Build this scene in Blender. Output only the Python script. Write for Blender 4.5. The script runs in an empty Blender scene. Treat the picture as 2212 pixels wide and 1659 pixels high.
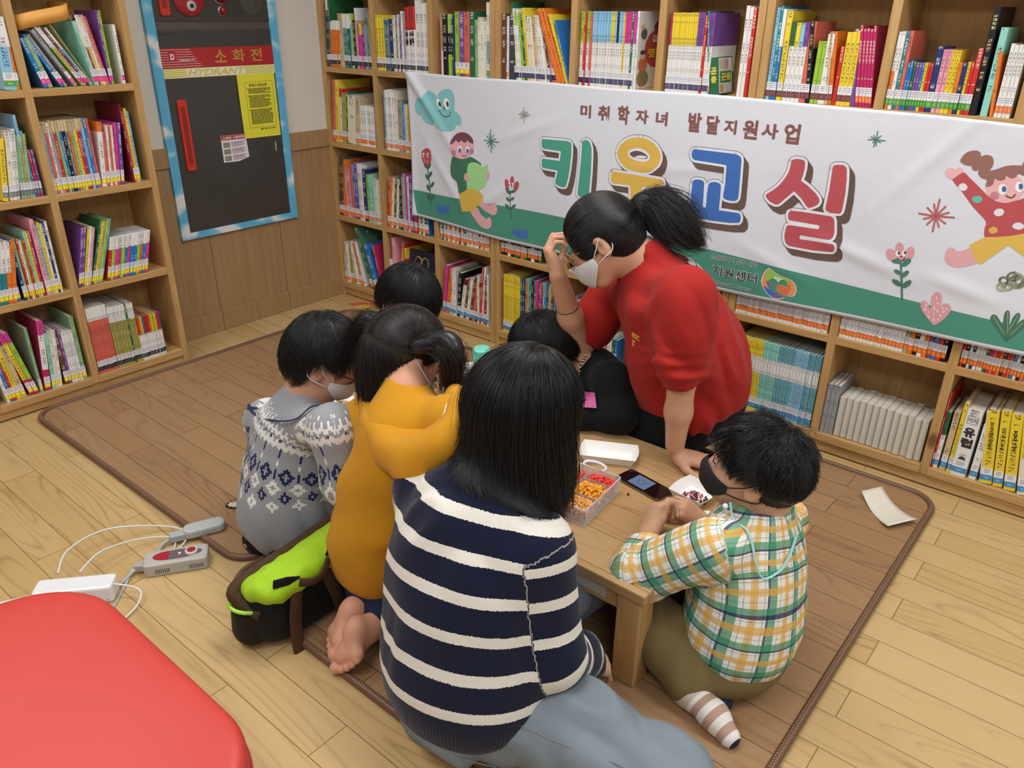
import bpy, bmesh, math, random
import numpy as np
from mathutils import Vector, Matrix
from mathutils.geometry import delaunay_2d_cdt
scene = bpy.context.scene
COL = scene.collection
# ------------------------------------------------------------------ camera
CAM = (3.44375, -2.64335, 1.45)
RIGHT, DOWN, FWD = ((0.76779505, 0.64063208, 0.00901652), (0.28104305, -0.32411547, -0.90330724), (-0.57576520, 0.69608885, -0.42889945))
cam_data = bpy.data.cameras.new('camera')
cam = bpy.data.objects.new('camera', cam_data)
COL.objects.link(cam)
cam.matrix_world = Matrix(((RIGHT[0], -DOWN[0], -FWD[0], CAM[0]), (RIGHT[1], -DOWN[1], -FWD[1], CAM[1]), (RIGHT[2], -DOWN[2], -FWD[2], CAM[2]), (0, 0, 0, 1)))
cam_data.sensor_width = 36.0
cam_data.lens = 1700.0 / 2212.0 * 36.0
cam_data.clip_start = 0.02
scene.camera = cam
# ------------------------------------------------------------------ light
scene.view_settings.view_transform = 'Standard'
scene.view_settings.look = 'None'
scene.view_settings.exposure = 0.0
scene.view_settings.gamma = 1.0
scene.view_settings.use_curve_mapping = False
world = bpy.data.worlds.new('world')
scene.world = world
world.use_nodes = True
world.node_tree.nodes['Background'].inputs[0].default_value = (0.97, 0.985, 1.0, 1)
world.node_tree.nodes['Background'].inputs[1].default_value = 0.42

def area(name, loc, size, sizey, power, col=(1.0, 0.975, 0.94), rot=(0, 0, 0)):
    d = bpy.data.lights.new(name, 'AREA')
    d.shape = 'RECTANGLE'
    d.size, d.size_y, d.energy, d.color = size, sizey, power, col
    o = bpy.data.objects.new(name, d)
    o.location, o.rotation_euler = loc, rot
    COL.objects.link(o)
    return o
area('ceiling_panel_light', (2.3, -0.95, 2.55), 1.2, 0.6, 29)
area('ceiling_panel_light', (4.4, -1.0, 2.55), 1.2, 0.6, 26)
area('ceiling_panel_light', (2.3, -3.0, 2.55), 1.2, 0.6, 24)
area('ceiling_panel_light', (4.6, -3.2, 2.55), 1.2, 0.6, 20)
area('ceiling_panel_light', (0.7, -2.3, 2.55), 0.6, 1.2, 16)

# ------------------------------------------------------------------ helpers
def lin(h):
    h = h.lstrip('#')
    out = []
    for i in (0, 2, 4):
        v = int(h[i:i + 2], 16) / 255.0
        out.append(v / 12.92 if v <= 0.04045 else ((v + 0.055) / 1.055) ** 2.4)
    return tuple(out)
def rgba(c):
    if isinstance(c, str): c = lin(c)
    return (c[0], c[1], c[2], 1.0)

class NT:
    """tiny node-tree builder"""
    def __init__(self, name):
        self.m = bpy.data.materials.new(name)
        self.m.use_nodes = True
        self.t = self.m.node_tree
        self.b = self.t.nodes['Principled BSDF']
        self.coord = None
    def n(self, typ, **kw):
        x = self.t.nodes.new(typ)
        for k, v in kw.items(): setattr(x, k, v)
        return x
    def link(self, a, b): self.t.links.new(a, b)
    def inp(self, node, key, val):
        s = node.inputs[key]
        if hasattr(val, 'is_output') or isinstance(val, bpy.types.NodeSocket): self.link(val, s)
        else: s.default_value = val
    def obj(self):
        if not self.coord: self.coord = self.n('ShaderNodeTexCoord')
        return self.coord.outputs['Object']
    def attr(self, name):
        a = self.n('ShaderNodeAttribute'); a.attribute_name = name
        return a
    def mapping(self, vec, scale=(1, 1, 1), loc=(0, 0, 0), rot=(0, 0, 0)):
        m = self.n('ShaderNodeMapping')
        m.inputs['Scale'].default_value, m.inputs['Location'].default_value, m.inputs['Rotation'].default_value = scale, loc, rot
        self.link(vec, m.inputs['Vector'])
        return m.outputs[0]
    def noise(self, vec, scale, detail=3, rough=.5, dist=0.0, out='Fac'):
        x = self.n('ShaderNodeTexNoise')
        if vec is not None: self.link(vec, x.inputs['Vector'])
        x.inputs['Scale'].default_value, x.inputs['Detail'].default_value, x.inputs['Roughness'].default_value, x.inputs['Distortion'].default_value = scale, detail, rough, dist
        return x.outputs[out]
    def math(self, op, a, b=0.0, c=None):
        x = self.n('ShaderNodeMath', operation=op)
        self.inp(x, 0, a); self.inp(x, 1, b)
        if c is not None: self.inp(x, 2, c)
        return x.outputs[0]
    def ramp(self, fac, stops, mode='LINEAR'):
        x = self.n('ShaderNodeValToRGB')
        x.color_ramp.interpolation = mode
        e = x.color_ramp.elements
        while len(e) < len(stops): e.new(0.5)
        for i, (p, c) in enumerate(stops): e[i].position, e[i].color = p, rgba(c)
        self.link(fac, x.inputs[0])
        return x.outputs[0]
    def mix(self, fac, a, b, blend='MIX'):
        x = self.n('ShaderNodeMix', data_type='RGBA', blend_type=blend)
        self.inp(x, 0, fac)
        self.inp(x, 6, a if not isinstance(a, (str, tuple)) else rgba(a))
        self.inp(x, 7, b if not isinstance(b, (str, tuple)) else rgba(b))
        return x.outputs[2]
    def sep(self, vec):
        x = self.n('ShaderNodeSeparateXYZ'); self.link(vec, x.inputs[0]); return x.outputs
    def comb(self, x_, y_, z_):
        x = self.n('ShaderNodeCombineXYZ')
        self.inp(x, 0, x_); self.inp(x, 1, y_); self.inp(x, 2, z_)
        return x.outputs[0]
    def base(self, c): self.inp(self.b, 'Base Color', c if not isinstance(c, (str, tuple)) else rgba(c)); return self
    def rough(self, r): self.inp(self.b, 'Roughness', r); return self
    def bump(self, h, strength=.3, dist=.002):
        x = self.n('ShaderNodeBump')
        x.inputs['Strength'].default_value, x.inputs['Distance'].default_value = strength, dist
        self.link(h, x.inputs['Height']); self.link(x.outputs[0], self.b.inputs['Normal'])
        return self

MATS = {}
def plain(c, rough=.5, spec=.5, metal=0.0, sheen=0.0):
    """one-colour material with a faint procedural mottling"""
    k = ('plain', c, rough, spec, metal, sheen)
    if k in MATS: return MATS[k]
    t = NT('plain_' + (c if isinstance(c, str) else 'c%d' % len(MATS)))
    col = rgba(c)
    nz = t.noise(t.obj(), 90.0, 2)
    t.base(t.mix(nz, tuple(v * .94 for v in col[:3]), tuple(min(1, v * 1.05) for v in col[:3])))
    t.rough(rough)
    t.b.inputs['Specular IOR Level'].default_value = spec
    t.b.inputs['Metallic'].default_value = metal
    if sheen: t.b.inputs['Sheen Weight'].default_value = sheen
    MATS[k] = t.m
    return t.m

class MB:
    """mesh builder: collects pieces in world coordinates"""
    def __init__(self): self.v, self.f, self.mi, self.col = [], [], [], []
    def add(self, vs, fs, mi=0, col=None):
        o = len(self.v)
        self.v += [tuple(p) for p in vs]
        for f in fs:
            self.f.append(tuple(i + o for i in f)); self.mi.append(mi); self.col.append(col)
        return self
    def box(self, x0, x1, y0, y1, z0, z1, mi=0, col=None, rot=None, piv=None):
        vs = [(x, y, z) for z in (z0, z1) for y in (y0, y1) for x in (x0, x1)]
        if rot is not None:
            p = Vector(piv); vs = [tuple(rot @ (Vector(v) - p) + p) for v in vs]
        return self.add(vs, [(0, 2, 3, 1), (4, 5, 7, 6), (0, 1, 5, 4), (2, 6, 7, 3), (0, 4, 6, 2), (1, 3, 7, 5)], mi, col)
    def prism(self, poly, z0, z1, mi=0, col=None, fn=None, top=True):
        n = len(poly)
        vs = [(x, y, z0) for x, y in poly] + [(x, y, z1) for x, y in poly]
        fs = [(i, (i + 1) % n, n + (i + 1) % n, n + i) for i in range(n)]
        if top: fs += [tuple(range(n, 2 * n)), tuple(range(n - 1, -1, -1))]
        if fn: vs = [fn(*v) for v in vs]
        return self.add(vs, fs, mi, col)
    def tube(self, pts, r, n=8, closed=False, mi=0, col=None, cap=True, flat=1.0, up=None):
        pts = [Vector(p) for p in pts]
        m = len(pts)
        rs = r if hasattr(r, '__len__') else [r] * m
        vs, fs = [], []
        ref = Vector(up) if up else None
        nrm = None
        for i in range(m):
            a = pts[i - 1] if (i > 0 or closed) else pts[i]
            b = pts[(i + 1) % m] if (i < m - 1 or closed) else pts[i]
            t = (b - a).normalized()
            if ref is not None:
                u = ref - t * ref.dot(t)
                if u.length < 1e-5: u = t.orthogonal()
                u.normalize()
            elif nrm is None: u = t.orthogonal().normalized()
            else:
                u = nrm - t * nrm.dot(t)
                u = u.normalized() if u.length > 1e-6 else t.orthogonal().normalized()
            nrm = u
            w = t.cross(u)
            for k in range(n):
                an = 2 * math.pi * k / n
                vs.append(pts[i] + u * (math.cos(an) * rs[i] * flat) + w * (math.sin(an) * rs[i]))
        for i in range(m if closed else m - 1):
            for k in range(n):
                a, b = i * n + k, i * n + (k + 1) % n
                c, d = ((i + 1) % m) * n + (k + 1) % n, ((i + 1) % m) * n + k
                fs.append((a, b, c, d))
        if cap and not closed: fs += [tuple(range(n - 1, -1, -1)), tuple(range((m - 1) * n, m * n))]
        return self.add(vs, fs, mi, col)
    def lathe(self, prof, n=24, axis=None, mi=0, col=None):
        """prof: list of (radius, height); axis: 4x4 placing local z"""
        M = axis or Matrix()
        vs, fs = [], []
        for r, h in prof:
            for k in range(n):
                a = 2 * math.pi * k / n
                vs.append(M @ Vector((r * math.cos(a), r * math.sin(a), h)))
        for i in range(len(prof) - 1):
            for k in range(n):
                fs.append((i * n + k, i * n + (k + 1) % n, (i + 1) * n + (k + 1) % n, (i + 1) * n + k))
        fs += [tuple(range(n - 1, -1, -1)), tuple(range((len(prof) - 1) * n, len(prof) * n))]
        return self.add(vs, fs, mi, col)
    def build(self, name, mats, parent=None, smooth=False, bevel=0.0, base=None, angle=None):
        return mesh_obj(name, self.v, self.f, mats, parent, smooth, bevel, base, self.mi, self.col, angle)

def mesh_obj(name, v, f, mats, parent=None, smooth=False, bevel=0.0, base=None, mi=None, col=None, angle=None):
    """ONE mesh object; coordinates are world coordinates; base = origin"""
    if parent is not None: org = Vector(parent['_o'])
    elif base is not None: org = Vector(base)
    else: org = Vector((0, 0, 0))
    me = bpy.data.meshes.new(name)
    if len(f) and not isinstance(f, list): f = f.tolist()
    vv = np.asarray([tuple(p) for p in v] if isinstance(v, list) else v, float).reshape(-1, 3) - np.array(org)
    me.from_pydata(vv.tolist(), [], f)
    if not isinstance(mats, (list, tuple)): mats = [mats]
    for m in mats: me.materials.append(m)
    if mi is not None and len(mats) > 1: me.polygons.foreach_set('material_index', mi)
    if col is not None and any(c is not None for c in col):
        ca = me.color_attributes.new('Col', 'FLOAT_COLOR', 'CORNER')
        buf = []
        for p, c in zip(f, col): buf += list(rgba(c if c is not None else 'ffffff')) * len(p)
        ca.data.foreach_set('color', buf)
    if smooth: me.polygons.foreach_set('use_smooth', [True] * len(me.polygons))
    me.update()
    o = bpy.data.objects.new(name, me)
    COL.objects.link(o)
    o['_o'] = list(org)
    if parent is not None: o.parent = parent
    else: o.location = org
    if bevel:
        b = o.modifiers.new('bevel', 'BEVEL'); b.width = bevel; b.segments = 2; b.limit_method = 'ANGLE'
    if angle: 
        me.polygons.foreach_set('use_smooth', [True] * len(me.polygons))
        try: me.set_sharp_from_angle(angle=angle)
        except Exception: pass
    return o
def tag(o, label, cat, group=None):
    o['label'] = label; o['category'] = cat
    if group: o['group'] = group
    return o
def struct(o): o['kind'] = 'structure'; return o
def empty(name, loc):
    o = bpy.data.objects.new(name, None); COL.objects.link(o)
    o.empty_display_size = .05
    o.location = loc; o['_o'] = list(loc)
    return o
def smoothpts(pts, k=4, closed=False):
    """Catmull-Rom"""
    P = [np.array(p, float) for p in pts]; n = len(P); out = []
    for i in range(n if closed else n - 1):
        if closed: a, b, c, d = P[i - 1], P[i], P[(i + 1) % n], P[(i + 2) % n]
        else: a, b, c, d = P[max(i - 1, 0)], P[i], P[i + 1], P[min(i + 2, n - 1)]
        for j in range(k):
            t = j / k
            out.append(.5 * ((2 * b) + (c - a) * t + (2 * a - 5 * b + 4 * c - d) * t * t + (3 * b - a - 3 * c + d) * t ** 3))
    if not closed: out.append(P[-1])
    return [tuple(p) for p in out]
def rrect(x0, x1, y0, y1, r, n=6):
    out = []
    for cx, cy, a0 in ((x1 - r, y1 - r, 0), (x0 + r, y1 - r, 90), (x0 + r, y0 + r, 180), (x1 - r, y0 + r, 270)):
        for k in range(n + 1):
            a = math.radians(a0 + 90 * k / n); out.append((cx + r * math.cos(a), cy + r * math.sin(a)))
    return out
def text_mesh(s, bold=0.0):
    """flat glyph outlines as (verts 2d, faces) in units of the font size"""
    c = bpy.data.curves.new('glyphs', 'FONT'); c.body = s; c.offset = bold; c.resolution_u = 4
    o = bpy.data.objects.new('glyphs', c); COL.objects.link(o)
    dg = bpy.context.evaluated_depsgraph_get(); dg.update()
    me = bpy.data.meshes.new_from_object(o.evaluated_get(dg))
    v = np.array([(q.co.x, q.co.y) for q in me.vertices]).reshape(-1, 2)
    f = [tuple(p.vertices) for p in me.polygons]
    bpy.data.objects.remove(o); bpy.data.curves.remove(c); bpy.data.meshes.remove(me)
    return v, f
# ------------------------------------------------------------------ wood and wall materials
def pine(axis):
    k = ('pine', axis)
    if k in MATS: return MATS[k]
    t = NT('pine_' + 'xyz'[axis])
    sc = [22.0, 22.0, 22.0]; sc[axis] = 1.6
    v = t.mapping(t.obj(), tuple(sc))
    n1 = t.noise(v, 2.2, 5, .6, .9)
    v2 = t.mapping(t.obj(), tuple(s * .35 for s in sc), (3.1, 1.7, .3))
    n2 = t.noise(v2, 1.3, 3, .5, 1.5)
    c = t.ramp(n1, [(.3, 'a5814f'), (.5, 'bd9763'), (.72, 'cba873')])
    c = t.mix(t.ramp(n2, [(.35, (0, 0, 0)), (.75, (1, 1, 1))]), c, 'b98f58')
    vs = [3.4, 3.4, 3.4]; vs[axis] = 1.9
    vo = t.n('ShaderNodeTexVoronoi'); vo.inputs['Scale'].default_value = 1.0
    t.link(t.mapping(t.obj(), tuple(vs), (.37, .21, .13)), vo.inputs['Vector'])
    kn = t.ramp(vo.outputs['Distance'], [(.0, (1, 1, 1)), (.045, (.8, .8, .8)), (.075, (0, 0, 0))])
    c = t.mix(kn, c, '6b4526')
    t.base(c).rough(.55).bump(n1, .12, .001)
    t.b.inputs['Specular IOR Level'].default_value = .3
    MATS[k] = t.m
    return t.m
def plank_mat(name, row, width, tones, rough, seam, axis_off=0.0, spec=.4):
    t = NT(name)
    br = t.n('ShaderNodeTexBrick')
    br.offset, br.squash = .37, 1.0
    t.link(t.mapping(t.obj(), (1, 1, 1), (.13, axis_off, 0)), br.inputs['Vector'])
    for k, v in (('Color1', (0, 0, 0, 1)), ('Color2', (1, 1, 1, 1)), ('Mortar', (.5, .5, .5, 1)), ('Scale', 1.0), ('Mortar Size', .0011), ('Mortar Smooth', .0), ('Bias', 0.0), ('Brick Width', width), ('Row Height', row)):
        br.inputs[k].default_value = v
    rnd = t.n('ShaderNodeSeparateColor'); t.link(br.outputs['Color'], rnd.inputs[0])
    r = rnd.outputs[0]
    s = t.sep(t.obj())
    off = t.math('MULTIPLY', r, 37.0)
    p = t.comb(t.math('ADD', t.math('MULTIPLY', s[0], 2.2), off), t.math('ADD', t.math('MULTIPLY', s[1], 17.0), off), 0.0)
    warp = t.noise(p, .55, 3, .55, .0)
    # contour lines of a stretched noise field give arched plain-sawn grain
    field = t.noise(p, .42, 2, .35, .25)
    ring = t.math('ABSOLUTE', t.math('SINE', t.math('MULTIPLY', field, 46.0)))
    fine = t.noise(t.mapping(t.obj(), (9, 260, 9)), 1.0, 3, .6)
    patch = t.noise(p, .35, 2, .5, .6)
    c = t.mix(patch, tones[0], tones[1])
    gr = t.ramp(ring, [(.0, (1, 1, 1)), (.30, (.35, .35, .35)), (.75, (0, 0, 0))])
    gm = t.math('MULTIPLY', gr, t.ramp(warp, [(.40, (.10, .10, .10)), (.62, (.9, .9, .9))]))
    c = t.mix(t.math('MULTIPLY', gm, .85), c, tones[2])
    c = t.mix(t.math('MULTIPLY', fine, .30), c, tones[2])
    c = t.mix(t.math('MULTIPLY', r, .35), c, tones[3])
    c = t.mix(br.outputs['Fac'], c, seam)
    t.base(c).rough(rough)
    t.b.inputs['Specular IOR Level'].default_value = spec
    t.bump(t.math('SUBTRACT', fine, t.math('MULTIPLY', br.outputs['Fac'], 3.0)), .08, .0008)
    return t.m
FLOOR_M = plank_mat('yellow_floor_planks', .105, .83, ('c9ab77', 'bf9f69', '8d6c40', 'd4b98a'), .36, '7e6238', .012)
RUG_M = plank_mat('brown_vinyl_planks', .098, .92, ('a5825e', '987552', '735439', 'ae8c68'), .40, '5d432b', .03)
TABLE_M = plank_mat('tabletop_boards', .12, 5.0, ('b99668', 'ad8859', '86633c', 'c4a478'), .42, '7a5c36', .04)
def wall_panel():
    t = NT('brown_wainscot')
    s = t.sep(t.obj())
    v = t.mapping(t.obj(), (60, 60, 2.2))
    n1 = t.noise(v, 1.0, 5, .6, .4)
    c = t.ramp(n1, [(.3, '9a7a54'), (.7, 'aa8a62')])
    seam = t.math('LESS_THAN', t.math('ABSOLUTE', t.math('SUBTRACT', t.math('FRACT', t.math('MULTIPLY', t.math('ADD', s[1], .155), 2.55)), .5)), .006)
    c = t.mix(seam, c, '7a5f40')
    t.base(c).rough(.5)
    return t.m
PANEL_M = wall_panel()
def wall_white():
    t = NT('off_white_wallpaper')
    n = t.noise(t.obj(), 160.0, 4, .6)
    t.base(t.mix(n, 'd3cec2', 'dedad0')).rough(.8).bump(n, .12, .001)
    return t.m
WALL_M = wall_white()
# ------------------------------------------------------------------ room shell
struct(MB().box(-.1, 6.5, -5.5, .45, -.05, 0).build('floor', FLOOR_M))
w = MB().box(-.1, 0, -5.5, .45, .885, 2.7).build('wall_left', WALL_M); struct(w)
struct(MB().box(0, 6.5, .262, .36, 0, 2.7).build('wall_back', WALL_M))
w = MB().box(-.1, 0.004, -5.5, .45, 0, .805).build('wall_panel_left', PANEL_M); struct(w)
struct(MB().box(-.1, 0.014, -5.5, .45, .805, .89).build('trim_1', PANEL_M, bevel=.002))
struct(MB().box(0, 0.016, -1.06, 0.0, 0, .098).build('baseboard_left', PANEL_M, bevel=.003))

# ------------------------------------------------------------------ bookcases
PX, PY, PZ = pine(0), pine(1), pine(2)
TH = .026
def bookcase(name, label, wall, u0, zs, ndiv, ulen, group=None):
    """wall 'R': u is x, front at y=0, depth to y=.25; wall 'L': u is y, front at x=.247"""
    def bx(a, b, d0, d1, z0, z1):
        m = MB()
        return m.box(a, b, d0, d1, z0, z1) if wall == 'R' else m.box(.247 - d1, .247 - d0, a, b, z0, z1)
    base = (u0 + ulen / 2, .12, 0) if wall == 'R' else (.12, u0 + ulen / 2, 0)
    r = tag(empty(name, base), label, 'bookcase', group)
    grain_u = PX if wall == 'R' else PY
    top = 1.95
    us = [u0] + ndiv + [u0 + ulen - TH - .002]
    for i, u in enumerate(us):
        bx(u, u + (.028 if 0 < i < len(us) - 1 else TH), .0, .25, 0 if i in (0, len(us) - 1) else zs[0][1] - .03, top).build('side_panel' if i in (0, len(us) - 1) else 'divider', PZ, r, bevel=.0015)
    for i in range(len(us) - 1):
        for z in zs[0][1:] + [1.56]:
            # shelf board of one compartment
            a, b = us[i] + TH, us[i + 1]
            bx(a - .001, b + .001, -.004 if z < .1 else -.001, .25, z - (.03 if z < .1 else TH), z).build('shelf_board', grain_u, r, bevel=.0015)
    bx(u0 + TH, u0 + ulen - TH, .006, .026, .006, zs[0][1] - .032).build('kick_board', grain_u, r, bevel=.0015)
    bx(u0 + .004, u0 + ulen - .006, .226, .232, .05, top).build('back_panel', PZ, r)
    bx(u0 + .001, u0 + ulen - .003, .0, .25, top, top + TH).build('top_board', grain_u, r)
    return r
ZR = [1.19, .83, .447, .077]
ZL = [1.182, .812, .445, .070]
rz = [[0, .077, .447, .83, 1.19]]; lz = [[0, .070, .445, .812, 1.182]]
for k in range(3):
    x0 = .003 + 1.145 * k
    bookcase('bookcase', ['pine bookcase in the room corner behind the cloud end of the banner', 'pine bookcase behind the big letters of the banner', 'pine bookcase behind the cartoon girl end of the banner'][k],
             'R', x0, rz, [x0 + .378, x0 + .756], 1.145, 'bookcases along the banner wall')
bookcase('bookcase', 'pine bookcase standing left of the fire hydrant cabinet', 'L', -2.235, lz, [-1.86, -1.486], 1.172)

# ------------------------------------------------------------------ floor mats
def mat_thing(x0, x1, y0, y1, label):
    P = rrect(x0, x1, y0, y1, .085, 8)
    o = MB().prism(rrect(x0 + .008, x1 - .008, y0 + .008, y1 - .008, .08, 8), .001, .011).build('floor_mat', RUG_M, base=((x0 + x1) / 2, (y0 + y1) / 2, 0), bevel=.001)
    tag(o, label, 'mat', 'wood-look heated floor mats')
    pts = []
    for i in range(len(P)):
        a, b = P[i], P[(i + 1) % len(P)]
        n = max(1, int(math.dist(a, b) / .03))
        for j in range(n): pts.append((a[0] + (b[0] - a[0]) * j / n, a[1] + (b[1] - a[1]) * j / n, .0105))
    MB().tube(pts, .0105, 10, closed=True, up=(0, 0, 1)).build('piping', plain('6b4a36', .45), o, smooth=True)
    # slanted white stitches along the top of the piping
    st = MB(); d = 0.0; step = .0085
    L = [0.0]
    for i in range(len(pts)): L.append(L[-1] + math.dist(pts[i], pts[(i + 1) % len(pts)]))
    i = 0
    while d < L[-1]:
        while L[i + 1] < d: i += 1
        a, b = pts[i], pts[(i + 1) % len(pts)]
        t = (d - L[i]) / max(1e-9, L[i + 1] - L[i])
        x, y = a[0] + (b[0] - a[0]) * t, a[1] + (b[1] - a[1]) * t
        ux, uy = (b[0] - a[0]) / math.dist(a, b), (b[1] - a[1]) / math.dist(a, b)
        q = [(-.0012, -.004), (.0012, -.004), (.0042, .004), (.0018, .004)]
        st.add([(x + ux * p + uy * s, y + uy * p - ux * s, .0208 + (.0004 if abs(s) < .001 else -.0006)) for p, s in q], [(0, 1, 2, 3)])
        d += step
    st.build('stitching', plain('c9bba8', .6), o)
    return o
mat_thing(.275, 1.70, -1.74, -.145, 'brown wood-look floor mat reaching toward the hydrant wall, under the left children')
mat_thing(1.725, 3.135, -1.812, -.072, 'brown wood-look floor mat under the table and the seated woman')

# ------------------------------------------------------------------ fire hydrant cabinet
hyd = tag(empty('fire_hydrant_cabinet', (0, -.565, .49)), 'grey fire hydrant cabinet with red and yellow sign band and sky-blue border', 'fire cabinet')
def yz(pts, x0, x1):  # polygon in the wall plane -> prism
    n = len(pts)
    vs = [(x0, a, b) for a, b in pts] + [(x1, a, b) for a, b in pts]
    return vs, [(i, (i + 1) % n, n + (i + 1) % n, n + i) for i in range(n)] + [tuple(range(n, 2 * n)), tuple(range(n - 1, -1, -1))]
def yzbox(a0, a1, b0, b1, x0, x1): return MB().box(x0, x1, a0, a1, b0, b1)
def metal_grey():
    t = NT('dark_grey_steel')
    n = t.noise(t.obj(), 14.0, 4, .6); 
    t.base(t.mix(n, '474442', '55514e')).rough(t.ramp(n, [(.3, (.30, .30, .30)), (.7, (.42, .42, .42))]))
    t.b.inputs['Metallic'].default_value = .35
    return t.m
STEEL = metal_grey()
yzbox(-.845, -.283, .505, 1.362, .002, .016).build('cabinet_door', STEEL, hyd, bevel=.002)
yzbox(-.845, -.283, 1.394, 1.75, .002, .016).build('upper_panel', STEEL, hyd, bevel=.002)
yzbox(-.845, -.283, 1.362, 1.394, .002, .011).build('steel_strip', plain('6f6965', .3, metal=.6), hyd)
def sky_paper():
    t = NT('sky_print_paper')
    n = t.noise(t.mapping(t.obj(), (7, 7, 9)), 1.0, 2, .4, .3)
    t.base(t.ramp(n, [(.50, '5fb4dc'), (.56, '8fcbe6'), (.62, 'dfe6e8')])).rough(.55)
    return t.m
SKY = sky_paper()
fr = MB()
fr.box(.002, .022, -.885, -.842, .478, 1.75); fr.box(.002, .022, -.288, -.248, .478, 1.75); fr.box(.002, .022, -.843, -.287, .478, .508)
fr.build('paper_border', SKY, hyd, bevel=.0015)
sb = yzbox(-.845, -.285, 1.212, 1.292, .016, .0185).build('sign_band', plain('b3262c', .35), hyd); sb['label'] = 'red sign band with gold Korean lettering'
yb = yzbox(-.845, -.285, 1.172, 1.211, .016, .0185).build('sign_band', plain('d8cf55', .4), hyd); yb['label'] = 'yellow striped sign band reading HYDRANT'
def wall_text(s, y0, y1, z0, z1, x, m, parent, name='lettering', bold=0.0, shear=0.0):
    v, f = text_mesh(s, bold)
    a, b = v.min(0), v.max(0)
    q = (v - a) / (b - a)
    P = [(x, y0 + (y1 - y0) * (p[0] + shear * (p[1] - .5)), z0 + (z1 - z0) * p[1]) for p in q]
    return mesh_obj(name, P, f, m, parent)
GOLD = plain('c8a24a', .35, metal=.3)
for s, y0, y1 in (('소', -.591, -.534), ('화', -.503, -.439), ('전', -.41, -.348)):
    wall_text(s, y0, y1, 1.228, 1.281, .0192, GOLD, sb, 'letter', .02)
ln = MB()
for i in range(8):
    z = 1.286 - i * .0095
    ln.add([(.0190, -.843, z), (.0190, -.708 + (1.29 - z) * .73, z), (.0190, -.708 + (1.29 - z) * .73, z - .0016), (.0190, -.843, z - .0016)], [(0, 3, 2, 1)])
ln.build('white_lines', plain('e8dcd8', .5), sb)
MB().box(.0186, .0196, -.806, -.774, 1.240, 1.277).build('sign_emblem', plain('b3262c', .4), sb)
wall_text('D', -.799, -.781, 1.246, 1.27, .0202, plain('f0ecea', .5), sb, 'letter', .05)
MB().box(.0186, .0194, -.762, -.690, 1.2385, 1.2515).build('sign_emblem', plain('b3262c', .4), sb)
wall_text('DAIHAN S M', -.760, -.692, 1.24, 1.2495, .0200, plain('f0ecea', .5), sb, 'letter', .02, .03)
for a, b in ((-.843, -.735), (-.44, -.287)):
    ln = MB()
    for i in range(5): ln.box(.0186, .0189, a, b, 1.2063 - i * .0082, 1.2085 - i * .0082)
    ln.build('white_lines', plain('f0f0e4', .5), yb)
MB().box(.0186, .0189, -.735, -.445, 1.174, 1.2095).build('white_patch', plain('ecebe2', .5), yb)
wall_text('HYDRANT', -.725, -.452, 1.178, 1.206, .0195, plain('d8cf55', .4), yb, 'letter', .03, .06)
def recess_handle(y, z0, z1):
    h = MB().prism(rrect(y - .022, y + .022, z0, z1, .012, 4), .016, .024, fn=lambda a, b, c: (c, a, b)).build('recessed_handle', plain('cf3a22', .4), hyd, bevel=.001)
    MB().box(.0236, .0244, y - .011, y + .011, z0 + .028, z1 - .03).build('handle_slot', plain('9a2416', .5), h)
recess_handle(-.783, .783, 1.086)
recess_handle(-.789, 1.417, 1.56)
def disc(cy, cz, prof, name, m, parent, n=32): return MB().lathe(prof, n, Matrix.Translation((0.016, cy, cz)) @ Matrix.Rotation(math.pi / 2, 4, 'Y')).build(name, m, parent, angle=.6)
al = disc(-.675, 1.485, [(.071, 0), (.071, .006), (.064, .011), (.02, .012)], 'call_station', plain('a3232b', .35), hyd)
disc(-.673, 1.455, [(.021, .012), (.021, .016), (.017, .018)], 'call_button_ring', plain('b9b4ae', .35), al)
disc(-.673, 1.455, [(.008, .018), (.008, .020)], 'call_button', plain('1c1a1a', .35), al)
lm = disc(-.523, 1.436, [(.017, 0), (.017, .012), (.013, .02), (.005, .024)], 'signal_lamp', plain('8c1f22', .15), hyd)
disc(-.523, 1.436, [(.021, 0), (.021, .004), (.018, .006)], 'lamp_ring', plain('9b9894', .3, metal=.7), lm)
lm = disc(-.524, 1.5, [(.034, 0), (.034, .02), (.024, .04), (.008, .046)], 'signal_lamp', plain('8c1f22', .15), hyd)
disc(-.524, 1.5, [(.041, 0), (.041, .005), (.036, .008)], 'lamp_ring', plain('9b9894', .3, metal=.7), lm)
sp = disc(-.37, 1.481, [(.056, 0), (.056, .002), (.05, .003)], 'alarm_speaker', plain('5d5956', .35, metal=.3), hyd)
hl = MB()
for rr, nn in ((.018, 8), (.027, 14), (.036, 20), (.045, 26)):
    for k in range(nn):
        a = 2 * math.pi * k / nn
        cy, cz = -.37 + rr * math.cos(a), 1.481 + rr * math.sin(a)
        hl.add([(.0197, cy + .0022 * math.cos(t), cz + .0022 * math.sin(t)) for t in [i * math.pi / 3 for i in range(6)]], [tuple(range(6))])
hl.build('speaker_holes', plain('161616', .8), sp)
memo = wall_text('조수(쉬는시)', -.833, -.772, 1.336, 1.352, .0165, plain('1c1c1c', .7), hyd, 'handwriting')
MB().box(.0162, .0168, -.331, -.327, .818, .862).build('white_mark', plain('d8d8d4', .6), hyd)
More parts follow.
